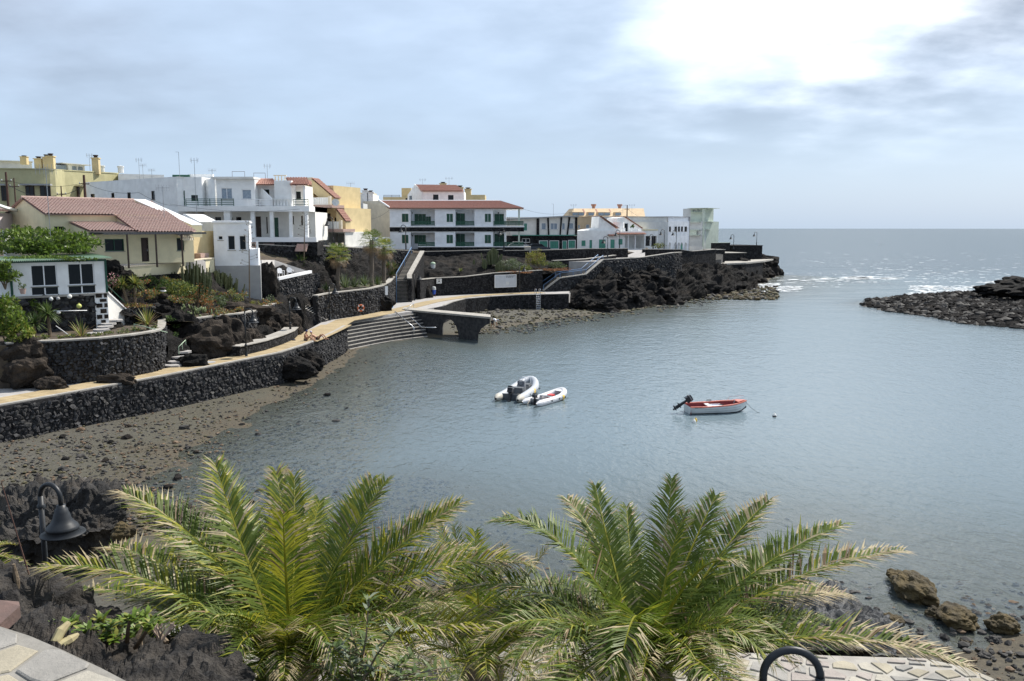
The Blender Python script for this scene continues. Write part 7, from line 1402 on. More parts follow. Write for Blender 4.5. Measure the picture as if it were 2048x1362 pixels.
# ================================================================== BOATS
class Boat:
    def __init__(s, pos, fwd): s.p = V(pos); f = V(fwd); f.z = 0; s.f = f.normalized(); s.l = V((-s.f.y, s.f.x, 0))
    def w(s, x, y, z): return s.p + s.f * x + s.l * y + Z0 * z
m_tubeg = mat('inflatable_grey', (.42, .44, .47), (.37, .39, .42), scale=2, rough=.45); m_rubw = mat('inflatable_white', (.6, .6, .61), (.54, .54, .56), scale=2, rough=.45); m_blk = mat('black_plastic', (.012, .012, .014), rough=.35); m_yb = mat('yellow_band', (.62, .42, .07), rough=.5); m_rbr = mat('hull_red', (.26, .03, .03), (.20, .022, .024), scale=3, rough=.45); m_rail_p = mat('rail_pink', (.62, .20, .14), (.5, .15, .11), scale=4, rough=.4); m_hullw = mat('hull_white', (.62, .66, .66), (.54, .58, .58), scale=2, rough=.4); m_dgrey = mat('deck_grey', (.10, .11, .12), (.07, .075, .085), scale=4, rough=.6); m_tan = mat('tube_end_tan', (.45, .42, .36), rough=.6)
def outboard(root, B, x, z, s=1., tilt=.5, name='outboard_motor'):
    c, sn = math.cos(tilt), math.sin(tilt); T = lambda a, y, h: B.w(x - (a * c + -h * sn) * s, y * s, z + (h * c + a * sn) * s)
    def hx(mb, a0, a1, y, h0, h1, k=1.): mb.hexa([T(a0, -y, h0), T(a1, -y, h0), T(a1, y, h0), T(a0, y, h0), T(a0 + .04, -y * k, h1), T(a1 - .05, -y * k, h1), T(a1 - .05, y * k, h1), T(a0 + .04, y * k, h1)])
    mb = MB(); hx(mb, -.12, .34, .17, .12, .34); hx(mb, -.12, .34, .17, .343, .55, .75); o = mb.build(name, m_blk, root); mb = MB(); hx(mb, -.13, .35, .174, .40, .45); mb.build('stripe', m_grey, o)
    mb = MB(); hx(mb, -.02, .2, .07, -.75, .12); hx(mb, -.1, .34, .13, -.5, -.46); hx(mb, .02, .14, .05, -1.0, -.75); mb.tube([T(-.08, 0, -.83), T(.05, 0, -.83), T(.3, 0, -.83)], [.03, .07, .045], 8); mb.build('leg', m_blk, o); mb = MB()
    for k in range(3): a = k * 2.09; u, v = math.cos(a) * .16, math.sin(a) * .16; mb.hexa([T(.31, 0, -.83), T(.33, u * .3 - v * .3, -.83 + v * .3 + u * .3), T(.35, u, -.83 + v), T(.31, u * .4 + v * .2, -.83 + v * .4 - u * .2)] + [T(.325, 0, -.83), T(.345, u * .3 - v * .3, -.83 + v * .3 + u * .3), T(.365, u, -.83 + v), T(.325, u * .4 + v * .2, -.83 + v * .4 - u * .2)])
    mb.build('propeller', m_steel, o)
def rib(name, label, pos, fwd, L, W, tr, mt, big):
    B = Boat(pos, fwd); root = empty(name, B.w(0, 0, 0), label, 'boat', 'inflatable boats')
    P = lambda x, y, z: B.w(x, y, z); zl = tr * .85; h = W / 2 - tr
    half = [(-.5, 1., 0), (-.25, 1., 0), (0, 1, .02), (.15, .98, .06), (.28, .85, .14), (.38, .64, .24), (.45, .38, .32), (.485, .16, .36)]
    pts = [P(a * L, b * h, zl + c * (1.2 if big else .8)) for a, b, c in half] + [P(.49 * L, 0, zl + .37 * (1.2 if big else .8))] + [P(a * L, -b * h, zl + c * (1.2 if big else .8)) for a, b, c in reversed(half)]
    mb = MB(); mb.tube(resample(pts, 60), tr, 14); mb.build('buoyancy_tube', mt, root, smooth=True)
    for s in (1, -1):
        mb = MB(); mb.lathe(P(-.5 * L, s * h, zl), [(tr * 1.005, -.25), (tr * 1.005, 0), (tr * .85, .2), (tr * .5, .4), (tr * .22, .5)], 14, axis=-B.f); mb.build('tube_end', m_tan if big else m_rubw, root, smooth=True)
        mb = MB(); mb.lathe(P(-.5 * L, s * h, zl), [(tr * .3, .46), (tr * .28, .54), (0, .58)], 10, axis=-B.f); mb.build('end_cap', m_blk, root)
        q = [P(x * L, s * h, zl + (.03 if x > .05 else 0)) for x in ((-.02, .0, .06) if big else (.18, .21, .24))]; mb = MB(); mb.tube(q, tr * 1.04, 14, cap=False); mb.build('yellow_band', m_yb, root, smooth=True)
        mb = MB(); n = 22; mb.tube([P((-.35 + .6 * i / n) * L, s * (h + tr * .92), zl + tr * .35 - .05 * abs(math.sin(i * math.pi / 4))) for i in range(n + 1)], .012, 4); mb.build('grab_line', m_blk, root)
        for x in (-.2, .05, .25): mb = MB(); mb.box(P(x * L, s * (h + tr * .95), zl - .03), .14, .03, .12, B.f); mb.build('patch', m_blk, root)
    mb = MB(); n = 9; fl = [(-.42, .9), (-.1, .9), (.15, .86), (.3, .65), (.42, .2)]; mb.prism([P(a * L, b * (h - tr * .5), .16) for a, b in fl] + [P(a * L, -b * (h - tr * .5), .16) for a, b in reversed(fl)], V((0, 0, -.22))); mb.build('floor', m_dgrey, root)
    mb = MB(); mb.box(P(-.42 * L, 0, .1), .07, 2 * (h - tr * .6), tr * 1.3, B.f); mb.build('transom', m_dgrey if big else m_grey, root)
    if big:
        mb = MB(); mb.hexa([P(.0, -.3, .16), P(.45, -.3, .16), P(.45, .3, .16), P(.0, .3, .16), P(.1, -.27, .95), P(.38, -.25, .95), P(.38, .25, .95), P(.1, .27, .95)]); o = mb.build('console', mat('console_grey', (.18, .19, .21), rough=.4), root); mb = MB(); mb.tube([P(.0, .2 * math.cos(a), .85 + .2 * math.sin(a)) for a in np.linspace(0, 6.283, 14)], .018, 5); mb.build('steering_wheel', m_blk, o); mb = MB(); mb.tube([P(.35, -.25, .95), P(.38, -.24, 1.15), P(.38, .24, 1.15), P(.35, .25, .95)], .02, 6); mb.build('grab_rail', m_steel, o)
        mb = MB(); mb.box(P(-.75, 0, .16), .5, .95, .42, B.f); mb.box(P(-.75, 0, .583), .46, .9, .08, B.f); mb.build('seat', m_dgrey, root); mb = MB(); mb.box(P(1.15, 0, .16), .7, .8, .35, B.f); mb.build('bow_locker', m_grey, root); mb = MB(); mb.box(P(1.15, 0, .513), .62, .72, .07, B.f); mb.build('cushion', m_dgrey, root)
        mb = MB(); mb.tube([P(1.4, .35, .4), P(1.45, .3, 1.05), P(1.45, -.3, 1.05), P(1.4, -.35, .4)], .025, 6); mb.build('bow_frame', m_wpaint, root)
        for k in range(4): mb = MB(); mb.tube([P(-1.5 + .1 * math.cos(a) * (1 + k * .3), -.35 + .12 * math.sin(a) * (1 + k * .3), .22 + k * .02) for a in np.linspace(0, 6.283, 12)], .015, 4); mb.build('rope_coil', m_cream, root)
    else:
        mb = MB(); mb.box(P(-.3, 0, .36), .24, 2 * (h - tr * .5), .05, B.f); mb.build('thwart', m_grey, root); mb = MB(); mb.hexa([P(.05, -.2, .18), P(.55, -.2, .18), P(.55, .2, .18), P(.05, .2, .18), P(.08, -.17, .42), P(.52, -.17, .42), P(.52, .17, .42), P(.08, .17, .42)]); mb.build('fuel_tank', mat('tank_red', (.6, .06, .05), rough=.4), root); mb = MB(); mb.prism([P(.33 * L, .32, .5), P(.46 * L, .14, .58), P(.46 * L, -.14, .58), P(.33 * L, -.32, .5)], V((0, 0, .03))); mb.build('bow_cover', m_rubw, root)
        mb = MB(); mb.tube([P(-.45 * L, h * .7, .28), P(-.6 * L, h * .4, .1), P(-.68 * L, .0, .03)], .012, 4); mb.build('mooring_line', m_cream, root)
    outboard(root, B, -.42 * L - .08, .42 if big else .38, 1.05 if big else .72, .35 if big else .15)
    return root
rib('inflatable_boat', 'larger grey inflatable boat with console and yellow bands', (.62, 59.9, 0), (.32, .95, 0), 5.2, 2.15, .27, m_tubeg, True)
rib('inflatable_boat', 'smaller white inflatable dinghy with a red tank', (2.55, 57.6, 0), (.62, .79, 0), 3.5, 1.62, .22, m_rubw, False)
def wooden_boat():
    a, b = G(1380, 827, .05), G(1490, 823.5, .05); fwd = b - a; L = 3.95; B = Boat((a + b) / 2 + V((0, .5, 0)), fwd); root = empty('red_boat', B.w(0, 0, 0), 'white hulled open boat with red inside and a tilted black outboard', 'boat'); ns = 17; st = []
    for i in range(ns):
        t = i / (ns - 1); x = (t - .5) * L; bw = .76 * (1 - max(0, (t - .52) / .48) ** 2.2) * (.9 + .1 * min(1, t * 5)); sh = .44 + .20 * t ** 2.2; kz = -.14 + .3 * max(0, (t - .78) / .22) ** 2; st.append((x + (.12 * t), max(.012, bw), sh, kz))
    sec = lambda x, w, sh, k, s: [B.w(x, s * 0, k), B.w(x, s * w * .55, k + .03), B.w(x, s * w * .82, k + .16), B.w(x, s * w * .93, (sh + k) * .5 + .08), B.w(x, s * w, sh)]
    mb = MB()
    for s in (1, -1):
        vs = []; [vs.extend(sec(*q, s)) for q in st]; mb.add(vs, [(5 * i + j, 5 * i + j + 1, 5 * i + 6 + j, 5 * i + 5 + j) for i in range(ns - 1) for j in (2, 3)]); mb.add(vs, [(5 * i + j, 5 * i + j + 1, 5 * i + 6 + j, 5 * i + 5 + j) for i in range(ns - 1) for j in (0, 1)], 1)
    q = st[0]; mb.add(sec(*q, 1) + list(reversed(sec(*q, -1)[1:])), [tuple(range(9))]); mb.build('hull', [m_hullw, m_blk], root, smooth=True)
    mb = MB()
    for s in (1, -1):
        vs = []
        for x, w, sh, k in st: w2 = max(.004, w - .07); vs += [B.w(x, 0, k + .14), B.w(x, s * w2 * .75, k + .15), B.w(x, s * w2, sh - .02)]
        mb.add(vs, [(3 * i + j, 3 * i + j + 1, 3 * i + 4 + j, 3 * i + 3 + j) for i in range(ns - 1) for j in range(2)])
    x, w, sh, k = st[0]; mb.add([B.w(x + .05, -w, k + .1), B.w(x + .05, w, k + .1), B.w(x + .05, w - .05, sh - .02), B.w(x + .05, -w + .05, sh - .02)], [(0, 1, 2, 3)]); mb.build('inside', m_rbr, root)
    mb = MB(); pl = [B.w(x, w, sh) for x, w, sh, k in st] + [B.w(x, -w, sh) for x, w, sh, k in reversed(st)]; pl.append(pl[0])
    for i in range(len(pl) - 1):
        pass
    vs = []; pr = [(x, w, sh) for x, w, sh, k in st]
    for s in (1, -1):
        vs = []
        for x, w, sh in pr: vs += [B.w(x, s * (w + .035), sh - .04), B.w(x, s * (w + .035), sh + .03), B.w(x, s * max(0, w - .09), sh + .03), B.w(x, s * max(0, w - .09), sh - .04)]
        mb.add(vs, [(4 * i + j, 4 * i + (j + 1) % 4, 4 * i + 4 + (j + 1) % 4, 4 * i + 4 + j) for i in range(ns - 1) for j in range(4)] + [(3, 2, 1, 0)])
    mb.build('gunwale', m_rail_p, root)
    mb = MB(); mb.prism([B.w(1.35, .42, .66), B.w(1.75, .2, .69), B.w(1.98, 0, .71), B.w(1.75, -.2, .69), B.w(1.35, -.42, .66)], V((0, 0, -.03))); mb.build('foredeck', m_rail_p, root)
    for s in (1, -1):
        mb = MB()
        for zz in (.12, .27): mb.tube([B.w(x, s * (w * (.945 + .0) + .012), zz + .1 * ((x / L + .5) ** 2)) for x, w, sh, k in st[:-2]], .012, 4)
        mb.build('strake', m_greyc, root)
    mb = MB(); mb.box(B.w(-.45, 0, .34), .3, 1.3, .05, B.f); mb.build('thwart', m_wpaint, root); mb = MB(); mb.hexa([B.w(-.65, -.7, .3), B.w(.25, -.7, .3), B.w(.35, -.5, .3), B.w(-.55, -.5, .3)] + [B.w(-.55, -.66, .5), B.w(.15, -.66, .5), B.w(.2, -.52, .5), B.w(-.45, -.52, .5)]); mb.build('side_locker', m_wpaint, root); mb = MB(); mb.box(B.w(-.1, .1, .36), .85, .07, .09, B.f); mb.box(B.w(-.1, -.35, .2), .6, .35, .12, B.f); mb.build('bench', m_wpaint, root); mb = MB(); mb.box(B.w(-.05, -.12, .3), .6, .2, .05, B.f); mb.build('oar_bundle', m_binblue, root)
    mb = MB(); mb.tube([B.w(1.0, .52, .62), B.w(1.1, .46, .86), B.w(1.85, .12, .95), B.w(1.95, 0, .95), B.w(1.85, -.12, .95), B.w(1.1, -.46, .86), B.w(1.0, -.52, .62)], .016, 6); mb.build('bow_rail', m_steel, root)
    # two short dark words painted near the stern
    mb = MB(); x = -1.72
    for k, n in enumerate((5, 7)):
        for j in range(n): mb.hexa([B.w(x, -.765 - .012, .385), B.w(x + .035, -.768 - .012, .385), B.w(x + .035, -.75, .385), B.w(x, -.75, .385), B.w(x, -.772 - .012, .44), B.w(x + .035, -.774 - .012, .44), B.w(x + .035, -.75, .44), B.w(x, -.75, .44)]); x += .05
        x += .05
    mb.build('name_lettering', m_blk, root)
    for s in (1, -1): mb = MB(); mb.box(B.w(-.2 if s > 0 else .05, s * .76, .56), .32, .06, .05, B.f); mb.build('fender_pad', m_blk, root)
    outboard(root, B, -L / 2 - .1, .62, .95, 1.0)
    p = B.w(2.0, 0, .6); mb = MB(); e = G(1520, 826, 0); mb.tube([p, p.lerp(e, .4) - Z0 * .12, p.lerp(e, .8) - Z0 * .1, e], .012, 4); mb.build('mooring_rope', m_iron, label='thin mooring rope off the red boat bow', cat='rope')
wooden_boat()
for l, x, y, s, m, m2 in (('dark and white mooring buoy right of the red boat', 1549, 833, .13, m_offw, m_brown), ('white mooring buoy below the red boat stern', 1388, 845, .12, m_offw, m_offw), ('yellow mooring buoy touching the white one', 1391.5, 842.5, .10, m_yb, m_yb), ('small yellow buoy behind the white dinghy', 1073, 808, .10, m_yb, m_offw)):
    p = G(x, y, 0); mb = MB(); mb.lathe(p - Z0 * .05, [(0, -.08), (s * .8, -.03), (s, .08), (s * .95, .12)], 12); mb.lathe(p - Z0 * .05, [(s * .95, .121), (s * .75, .2), (s * .3, .25), (.02, .26), (.02, .32), (0, .32)], 12, 1); mb.build('mooring_buoy', [m2, m], label=l, cat='buoy', group='mooring buoys')
mb = MB(); p = G(672, 842, 0.); mb.blob(p + Z0 * .02, (.28, .2, .09), 2, .3, 1.5, 3); mb.build('floating_weed', mp2, label='small dark clump floating in the shallow water at left', cat='rock')

# ================================================================== STREET FURNITURE
def bin_(label, px, py, Y, base):
    p = at(px, py, Y); p.z = base; root = empty('litter_bin', p, label, 'bin'); mb = MB(); mb.lathe(p, [(0, .35), (.2, .35), (.27, 1.0)], 14); mb.build('body', m_binblue, root); mb = MB(); mb.lathe(p, [(.29, .98), (.3, 1.06), (.27, 1.1), (.27, 1.28), (.2, 1.4), (0, 1.44)], 14); mb.build('lid', m_grayw, root); mb = MB(); mb.tube([p + V((.2, 0, 0)), p + V((.2, .0, 1.1))], .03, 6); mb.build('post', m_rust, root); return root
bin_('blue litter bin under the hiker sign', 868, 592, 115.9, ZP)
q = at(866, 538, 124.5); root = empty('litter_bin', q, 'pale litter bin with green lid in the rock garden', 'bin'); mb = MB(); mb.lathe(q, [(0, 0), (.3, 0), (.36, .7)], 14); mb.build('body', m_offw, root); mb = MB(); mb.lathe(q, [(.38, .7), (.38, .85), (.25, 1.0), (0, 1.05)], 14); mb.build('lid', m_pgreen, root)
def board(name, label, px, Yp, m, fm, cat='sign', th=.06):
    x0, y0, x1, y1 = px; fr = Fr.px((x0, y0, Yp[0]), (x1, y0, Yp[1])); a, b, c, e = fr.rect(px); root = empty(name, fr.w((a + b) / 2, 0, c), label, cat); mb = MB(); fr.box(mb, a, b, -.02, th, c, e); mb.build('panel', m, root); mb = MB()
    for q in ((a - .06, b + .06, c - .06, c), (a - .06, b + .06, e, e + .06), (a - .06, a, c, e), (b, b + .06, c, e)): fr.box(mb, q[0], q[1], -.05, th, q[2], q[3])
    mb.build('frame', fm, root); return root, fr, (a, b, c, e)
root, fr, (a, b, c, e) = board('notice_board', 'large white notice board on the long dark wall', (990, 551, 1032, 573), (121.2, 122.9), mat('board_face', (.52, .54, .57), (.46, .48, .51), scale=2, rough=.6), m_wpaint)
mb = MB(); r_ = random.Random(2); w = b - a; h = e - c
for (f0, f1, g) in ((.52, .93, .93), (.53, .87, .83)):
    x = a + w * f0
    while x < a + w * f1: s = r_.uniform(.05, .12); fr.box(mb, x, x + s, -.032, -.022, c + h * g - .05, c + h * g + .04); x += s + r_.choice((.03, .03, .1))
mb.build('dark_print', m_blk, root); mb = MB(); fr.box(mb, a + w * .52, a + w * .66, -.03, -.022, c + h * .2, c + h * .45); mb.build('faded_print', m_grayw, root)
root, fr, (a, b, c, e) = board('hiker_sign', 'small square white pictogram sign above the blue bin', (873.5, 558.5, 882.5, 566), (117.4, 117.8), m_offw, m_offw)
mb = MB(); u = (a + b) / 2; z = lambda f: c + (e - c) * f
for q in ([(-.3, .82), (-.1, .92), (.1, .92), (.3, .82), (.28, .76), (.08, .84), (-.08, .84), (-.28, .76)], [(-.06, .7), (.06, .7), (.12, .42), (.3, .2), (.22, .16), (0, .4), (-.22, .16), (-.3, .2), (-.12, .42)]): mb.prism([fr.w(u + x * .9, -.03, z(y)) for x, y in q], fr.n * .008)
mb.build('pictogram', m_blk, root)
mb = MB(); p = at(773, 583, 95.4); mb.box(p - Z0 * .4, .32, .06, 1.0, V((1, .5, 0))); mb.build('white_plate', m_wpaint, label='narrow white plate on the palm planter wall', cat='sign')
p = at(721.5, 616, 90.2); root = empty('life_ring', p - Z0 * .35, 'orange life ring hanging on the palm planter wall', 'life ring'); mb = MB(); vs = []; n1, n2 = 20, 8; ax = V((.45, -.9, 0)).normalized(); ex = V((.9, .45, 0)).normalized()
for i in range(n1):
    a = 6.2832 * i / n1; d = ex * math.cos(a) + Z0 * math.sin(a)
    for j in range(n2): t = 6.2832 * j / n2; vs.append(p + d * (.32 + .085 * math.cos(t)) + ax * .06 * math.sin(t))
mb.add(vs, [(i * n2 + j, i * n2 + (j + 1) % n2, ((i + 1) % n1) * n2 + (j + 1) % n2, ((i + 1) % n1) * n2 + j) for i in range(n1) for j in range(n2)]); mb.build('ring', mat('life_orange', (.50, .13, .05), rough=.6), root, smooth=True)
for k in range(4): a = k * 1.571 + .785; d = ex * math.cos(a) + Z0 * math.sin(a); mb = MB(); mb.box(p + d * .32 - Z0 * .09, .1, .15, .18, ex); mb.build('band', m_wpaint, root)
# steps rail and blue bags at the corner of the planter
rail('handrail', 'short blue handrail at the corner below the white plate', [[G(774, 613, ZP) + Z0 * .2, G(782, 612, ZP) + Z0 * 1.0]], .06, m_blue, [(G(782, 612, ZP) + Z0, 1.)])
mb = MB(); mb.box(G(782, 615, ZP), .5, .4, .55); mb.box(G(782, 615, ZP) + Z0 * .553, .56, .46, .08); mb.build('blue_box', mat('box_blue', (.08, .28, .55), rough=.5), label='small blue box on the boardwalk by the planter corner', cat='box')
# steel rails of the bathing steps and the pier ladder
P = lambda x, y, Y: at(x, y, Y)
rail('handrail', 'long steel handrail down the bathing steps', [[P(790, 634, 93.5), P(790, 623, 93.5), P(828, 655, 90.2), P(828, 669, 90.2)]], .045, m_steel, [])
rail('handrail', 'bent steel handrail from the boardwalk to the pier side', [[P(812, 628, 96.4), P(810, 617, 96.4), P(814, 627, 95.6), P(844, 655, 90.8), P(872, 655, 89.5)]], .045, m_steel, [])
rail('handrail', 'small triangular steel rail on the pier root', [[P(813, 618, 97), P(827, 607, 98.4), P(828, 618, 98.4)]], .04, m_steel, [])
def ladder():
    fr = Fr.px((1071, 600, 119.3), (1080, 600, 119.5)); w = .62; z0, z1 = .35, ZP + .85; root = empty('pool_ladder', fr.w(.3, -.1, z0), 'steel swimming ladder on the far quay wall', 'ladder')
    for u in (0, w): mb = MB(); mb.tube([fr.w(u, -.35, z0), fr.w(u, -.35, z1 - .15), fr.w(u, -.25, z1), fr.w(u, .15, z1), fr.w(u, .3, z1 - .15), fr.w(u, .3, ZP + .02)], .04, 6); mb.build('rail', m_steel, root)
    for k in range(9): mb = MB(); mb.tube([fr.w(0, -.35, z0 + .15 + k * .26), fr.w(w, -.35, z0 + .15 + k * .26)], .035, 5); mb.build('rung', m_steel, root)
ladder()
def chair(label, px, py, Y, rz):
    c = at(px, py, Y); c.z = 7.03; root = empty('plastic_chair', c, label, 'chair', 'white plastic chairs'); e = V((math.cos(rz), math.sin(rz), 0)); l = V((-e.y, e.x, 0)); W = lambda x, y, z: c + e * x + l * y + Z0 * z
    mb = MB(); mb.hexa([W(-.22, -.24, .4), W(.25, -.26, .42), W(.25, .26, .42), W(-.22, .24, .4), W(-.22, -.24, .44), W(.25, -.26, .46), W(.25, .26, .46), W(-.22, .24, .44)]); mb.build('seat', m_wpaint, root)
    mb = MB(); pts = [(y, z) for y, z in ((-.25, .44), (-.27, .7), (-.2, .88), (0, .95), (.2, .88), (.27, .7), (.25, .44))]; mb.prism([W(-.24 - (z - .44) * .25, y, z) for y, z in pts], e * .035); mb.build('backrest', m_wpaint, root)
    for sx, sy in ((.22, .25), (.22, -.25), (-.24, .24), (-.24, -.24)): mb = MB(); mb.tube([W(sx * 1.12, sy * 1.1, 0), W(sx, sy, .42)], .03, 5); mb.build('leg', m_wpaint, root)
    for s in (1, -1): mb = MB(); mb.tube([W(-.3, s * .27, .64), W(.1, s * .3, .66), W(.24, s * .28, .6), W(.24, s * .26, .44)], .03, 5); mb.build('armrest', m_wpaint, root)
chair('left white plastic chair on the small terrace', 562, 552, 84.5, -.9); chair('right white plastic chair on the small terrace', 580, 550, 86, -1.1)
def floats():
    for l, x, y, Y, s, m in (('upper white fishing float on the rubble wall', 139, 593, 55.8, .15, m_offw), ('yellow green fishing float on the rubble wall', 158, 612, 56.2, .16, mat('float_yellow', (.55, .58, .16), rough=.5)), ('left grey fishing float on the rubble wall', 102, 598, 55.1, .13, m_grayw), ('second grey fishing float on the rubble wall', 116, 597, 55.4, .12, m_greyc), ('low white fishing float under the white pole rail', 117, 625, 55.4, .12, m_offw)):
        p = at(x, y, Y) ; mb = MB(); vs, fs = ico(3); mb.add([p + V(v) * s for v in vs], fs); mb.lathe(p, [(.02, s * .95), (.05, s * 1.0), (.05, s * 1.2), (0, s * 1.2)], 8); mb.build('fishing_float', m, label=l, cat='float', smooth=True)
floats()
mb = MB(); p = at(46, 588, 54.); mb.lathe(p - Z0 * .0, [(0, 0), (.14, 0), (.2, .32), (.21, .34), (.17, .34), (.15, .25)], 12); mb.leafs(p + Z0 * .5, (.25, .25, .3), 80, .14, random.Random(2), m=1, clump=6, cs=.4); mb.build('flower_pot', [m_tile, l_mid], label='clay pot with green plant at the left sunroom corner', cat='pot')
mb = MB(); p = at(326, 560, 65); 
def cairn():
    b = at(328, 618, 62.4); root = empty('stone_cairn', b - Z0 * .5, 'stacked stone cairn with a cap like head stone', 'sculpture'); 
    for i, (z, s, m) in enumerate(((0, .55, m_lava), (.55, .42, m_lava), (1.0, .34, m_lavab), (1.35, .22, m_offw), (1.55, .26, m_lavab))): mb = MB(); mb.blob(b + Z0 * z, (s, s * .8, s * .6 if i < 3 else s * .4), 2, .25, 1.4, i + 20); mb.build('stone', m, root)
cairn()
mb = MB(); p = G(418, 726, ZP) + Z0 * .06; mb.lathe(p, [(.45, 0), (.45, .012), (0, .012)], 16); mb.build('manhole_cover', m_greyc, label='round manhole cover in the ochre boardwalk', cat='manhole cover')
# parked cars glimpsed behind the street parapet
def car(label, px, py, Y, m):
    p = at(px, py, Y); root = empty('parked_car', p, label, 'car', 'cars glimpsed behind the parapet'); e = V((1, .15, 0)).normalized(); l = V((-e.y, e.x, 0)); W = lambda x, y, z: p + e * x + l * y + Z0 * z
    prof = [(-2, .3), (2, .3), (2.05, .65), (1.9, .8), (1.1, .92), (.5, 1.4), (-1.1, 1.42), (-1.8, .95), (-2.05, .85)]; mb = MB(); mb.prism([W(x, -.8, z) for x, z in prof], l * 1.6); mb.build('body', m, root); pr = [(1.0, .95), (.5, 1.34), (-1.0, 1.36), (-1.6, .97)]; mb = MB(); mb.prism([W(x, -.815, z) for x, z in pr], l * 1.63); mb.build('window', m_glass, root)
    for x in (-1.25, 1.25):
        for s in (-.78, .6): mb = MB(); mb.lathe(W(x, s, .32), [(0, 0), (.32, 0), (.32, .18), (0, .18)], 14, axis=l); mb.build('wheel', m_blk, root)
car('dark car parked left of the black and white house', 1076, 504, 145, mat('car_dark', (.03, .035, .05), rough=.2, spec=.6)); car('white car parked beside the apartment ground floor', 1040, 500, 146, mat('car_white', (.7, .7, .7), rough=.2, spec=.6))

# ================================================================== PEOPLE
m_skin = mat('tanned_skin', (.42, .23, .14), (.36, .19, .115), scale=6, rough=.55)
def body(root, name, J, edges, m, org, ex):
    """continuous body: skin modifier over a joint skeleton; J: name -> (x,y,z,r); first joint is the root"""
    ex = V(ex).normalized(); ey = V((-ex.y, ex.x, 0)); names = list(J); me = bpy.data.meshes.new(name); loc = root.location; pts = []
    for n in names: x, y, z, r = J[n]; pts.append(V(org) + ex * x + ey * y + Z0 * z - loc)
    me.from_pydata([tuple(p) for p in pts], [(names.index(a), names.index(b)) for a, b in edges], []); o = bpy.data.objects.new(name, me); C.objects.link(o); o.parent = root; me.materials.append(m)
    sk = o.modifiers.new('skin', 'SKIN'); sv = me.skin_vertices[0].data
    for i, n in enumerate(names): r = J[n][3]; sv[i].radius = (r, r) if not isinstance(r, tuple) else r; sv[i].use_root = i == 0
    s = o.modifiers.new('sub', 'SUBSURF'); s.levels = 1; s.render_levels = 2; sk.use_smooth_shade = True; return o
def hand(J, E, w, d, s, tag_):
    """five bent fingers of different length from the wrist joint w along d"""
    wx, wy, wz, _ = J[w]; px_, py_, pz_ = wx + d[0] * .07, wy + d[1] * .07, wz + d[2] * .07; J[tag_ + 'palm'] = (px_, py_, pz_, .03); E.append((w, tag_ + 'palm'))
    for k, (o, l) in enumerate(((-.03, .06), (-.01, .075), (.01, .08), (.03, .065), (.05, .045))):
        a, b = tag_ + 'f%da' % k, tag_ + 'f%db' % k; J[a] = (px_ + d[0] * l * .6, py_ + o * s, pz_ + d[2] * l * .6, .009); J[b] = (px_ + d[0] * l, py_ + o * s * 1.1, pz_ + d[2] * l - .015, .008); E += [(tag_ + 'palm', a), (a, b)]
def head_parts(root, org, ex, h, hair, m_h, hat=None):
    ex = V(ex).normalized(); ey = V((-ex.y, ex.x, 0)); W = lambda x, y, z: V(org) + ex * x + ey * y + Z0 * z; x, y, z = h
    mb = MB(); mb.blob(W(x - .012, y, z + .03), (.10, .09, .105), 3, .06, 2, 1); mb.build('hair' if not hat else 'cap', hat or m_h, root)
    for s in (-1, 1): mb = MB(); mb.blob(W(x + .095, y + s * .035, z + .005), (.012, .014, .01), 1, 0); mb.build('eye', m_blk, root); mb = MB(); mb.blob(W(x - .005, y + s * .095, z - .01), (.02, .012, .032), 1, 0); mb.build('ear', m_skin, root)
    mb = MB(); mb.blob(W(x + .11, y, z - .02), (.02, .014, .025), 1, 0); mb.build('nose', m_skin, root); mb = MB(); mb.box(W(x + .098, y, z - .062), .012, .045, .01, ex); mb.build('mouth', m_rust, root)
ex = V((1, -.12, 0)); o1 = G(611, 681.5, ZP + .04)
def sunbather1():
    root = empty('person', o1, 'tanned person in a dark cap sitting with raised knees on the boardwalk', 'person', 'sunbathers'); J = {'pel': (0, 0, .13, .15), 'bel': (.0, 0, .30, .13), 'che': (.02, 0, .48, (.15, .12)), 'nek': (.07, 0, .64, .055), 'hea': (.12, 0, .78, .095), 'top': (.115, 0, .86, .07)}; E = [('pel', 'bel'), ('bel', 'che'), ('che', 'nek'), ('nek', 'hea'), ('hea', 'top')]
    for s, t in ((1, 'l'), (-1, 'r')):
        J.update({t + 'sh': (.03, s * .19, .55, .065), t + 'el': (.18, s * .22, .31, .045), t + 'wr': (.38, s * .12, .40, .032), t + 'hi': (.06, s * .10, .12, .10), t + 'kn': (.43, s * .11, .40, .065), t + 'an': (.72, s * .11, .09, .042), t + 'to': (.90, s * .12, .04, .03)}); E += [('che', t + 'sh'), (t + 'sh', t + 'el'), (t + 'el', t + 'wr'), ('pel', t + 'hi'), (t + 'hi', t + 'kn'), (t + 'kn', t + 'an'), (t + 'an', t + 'to')]; hand(J, E, t + 'wr', (.9, 0, .2), s, t)
    body(root, 'body', J, E, m_skin, o1, ex); head_parts(root, o1, ex, (.125, 0, .80), None, None, mat('cap_navy', (.03, .04, .12), rough=.8)); mb = MB(); mb.blob(o1 + Z0 * .13 + ex * .03, (.19, .19, .13), 3, .03, 2, 1); mb.build('swim_trunks', mat('trunks', (.16, .12, .10), rough=.8), root)
    mb = MB(); mb.box(o1 + V((.42, .0, .37)), .07, .12, .12); mb.build('camera', m_blk, label='small black camera held by the sitting sunbather', cat='camera')
sunbather1()
o2 = o1 + V((.85, .7, 0))
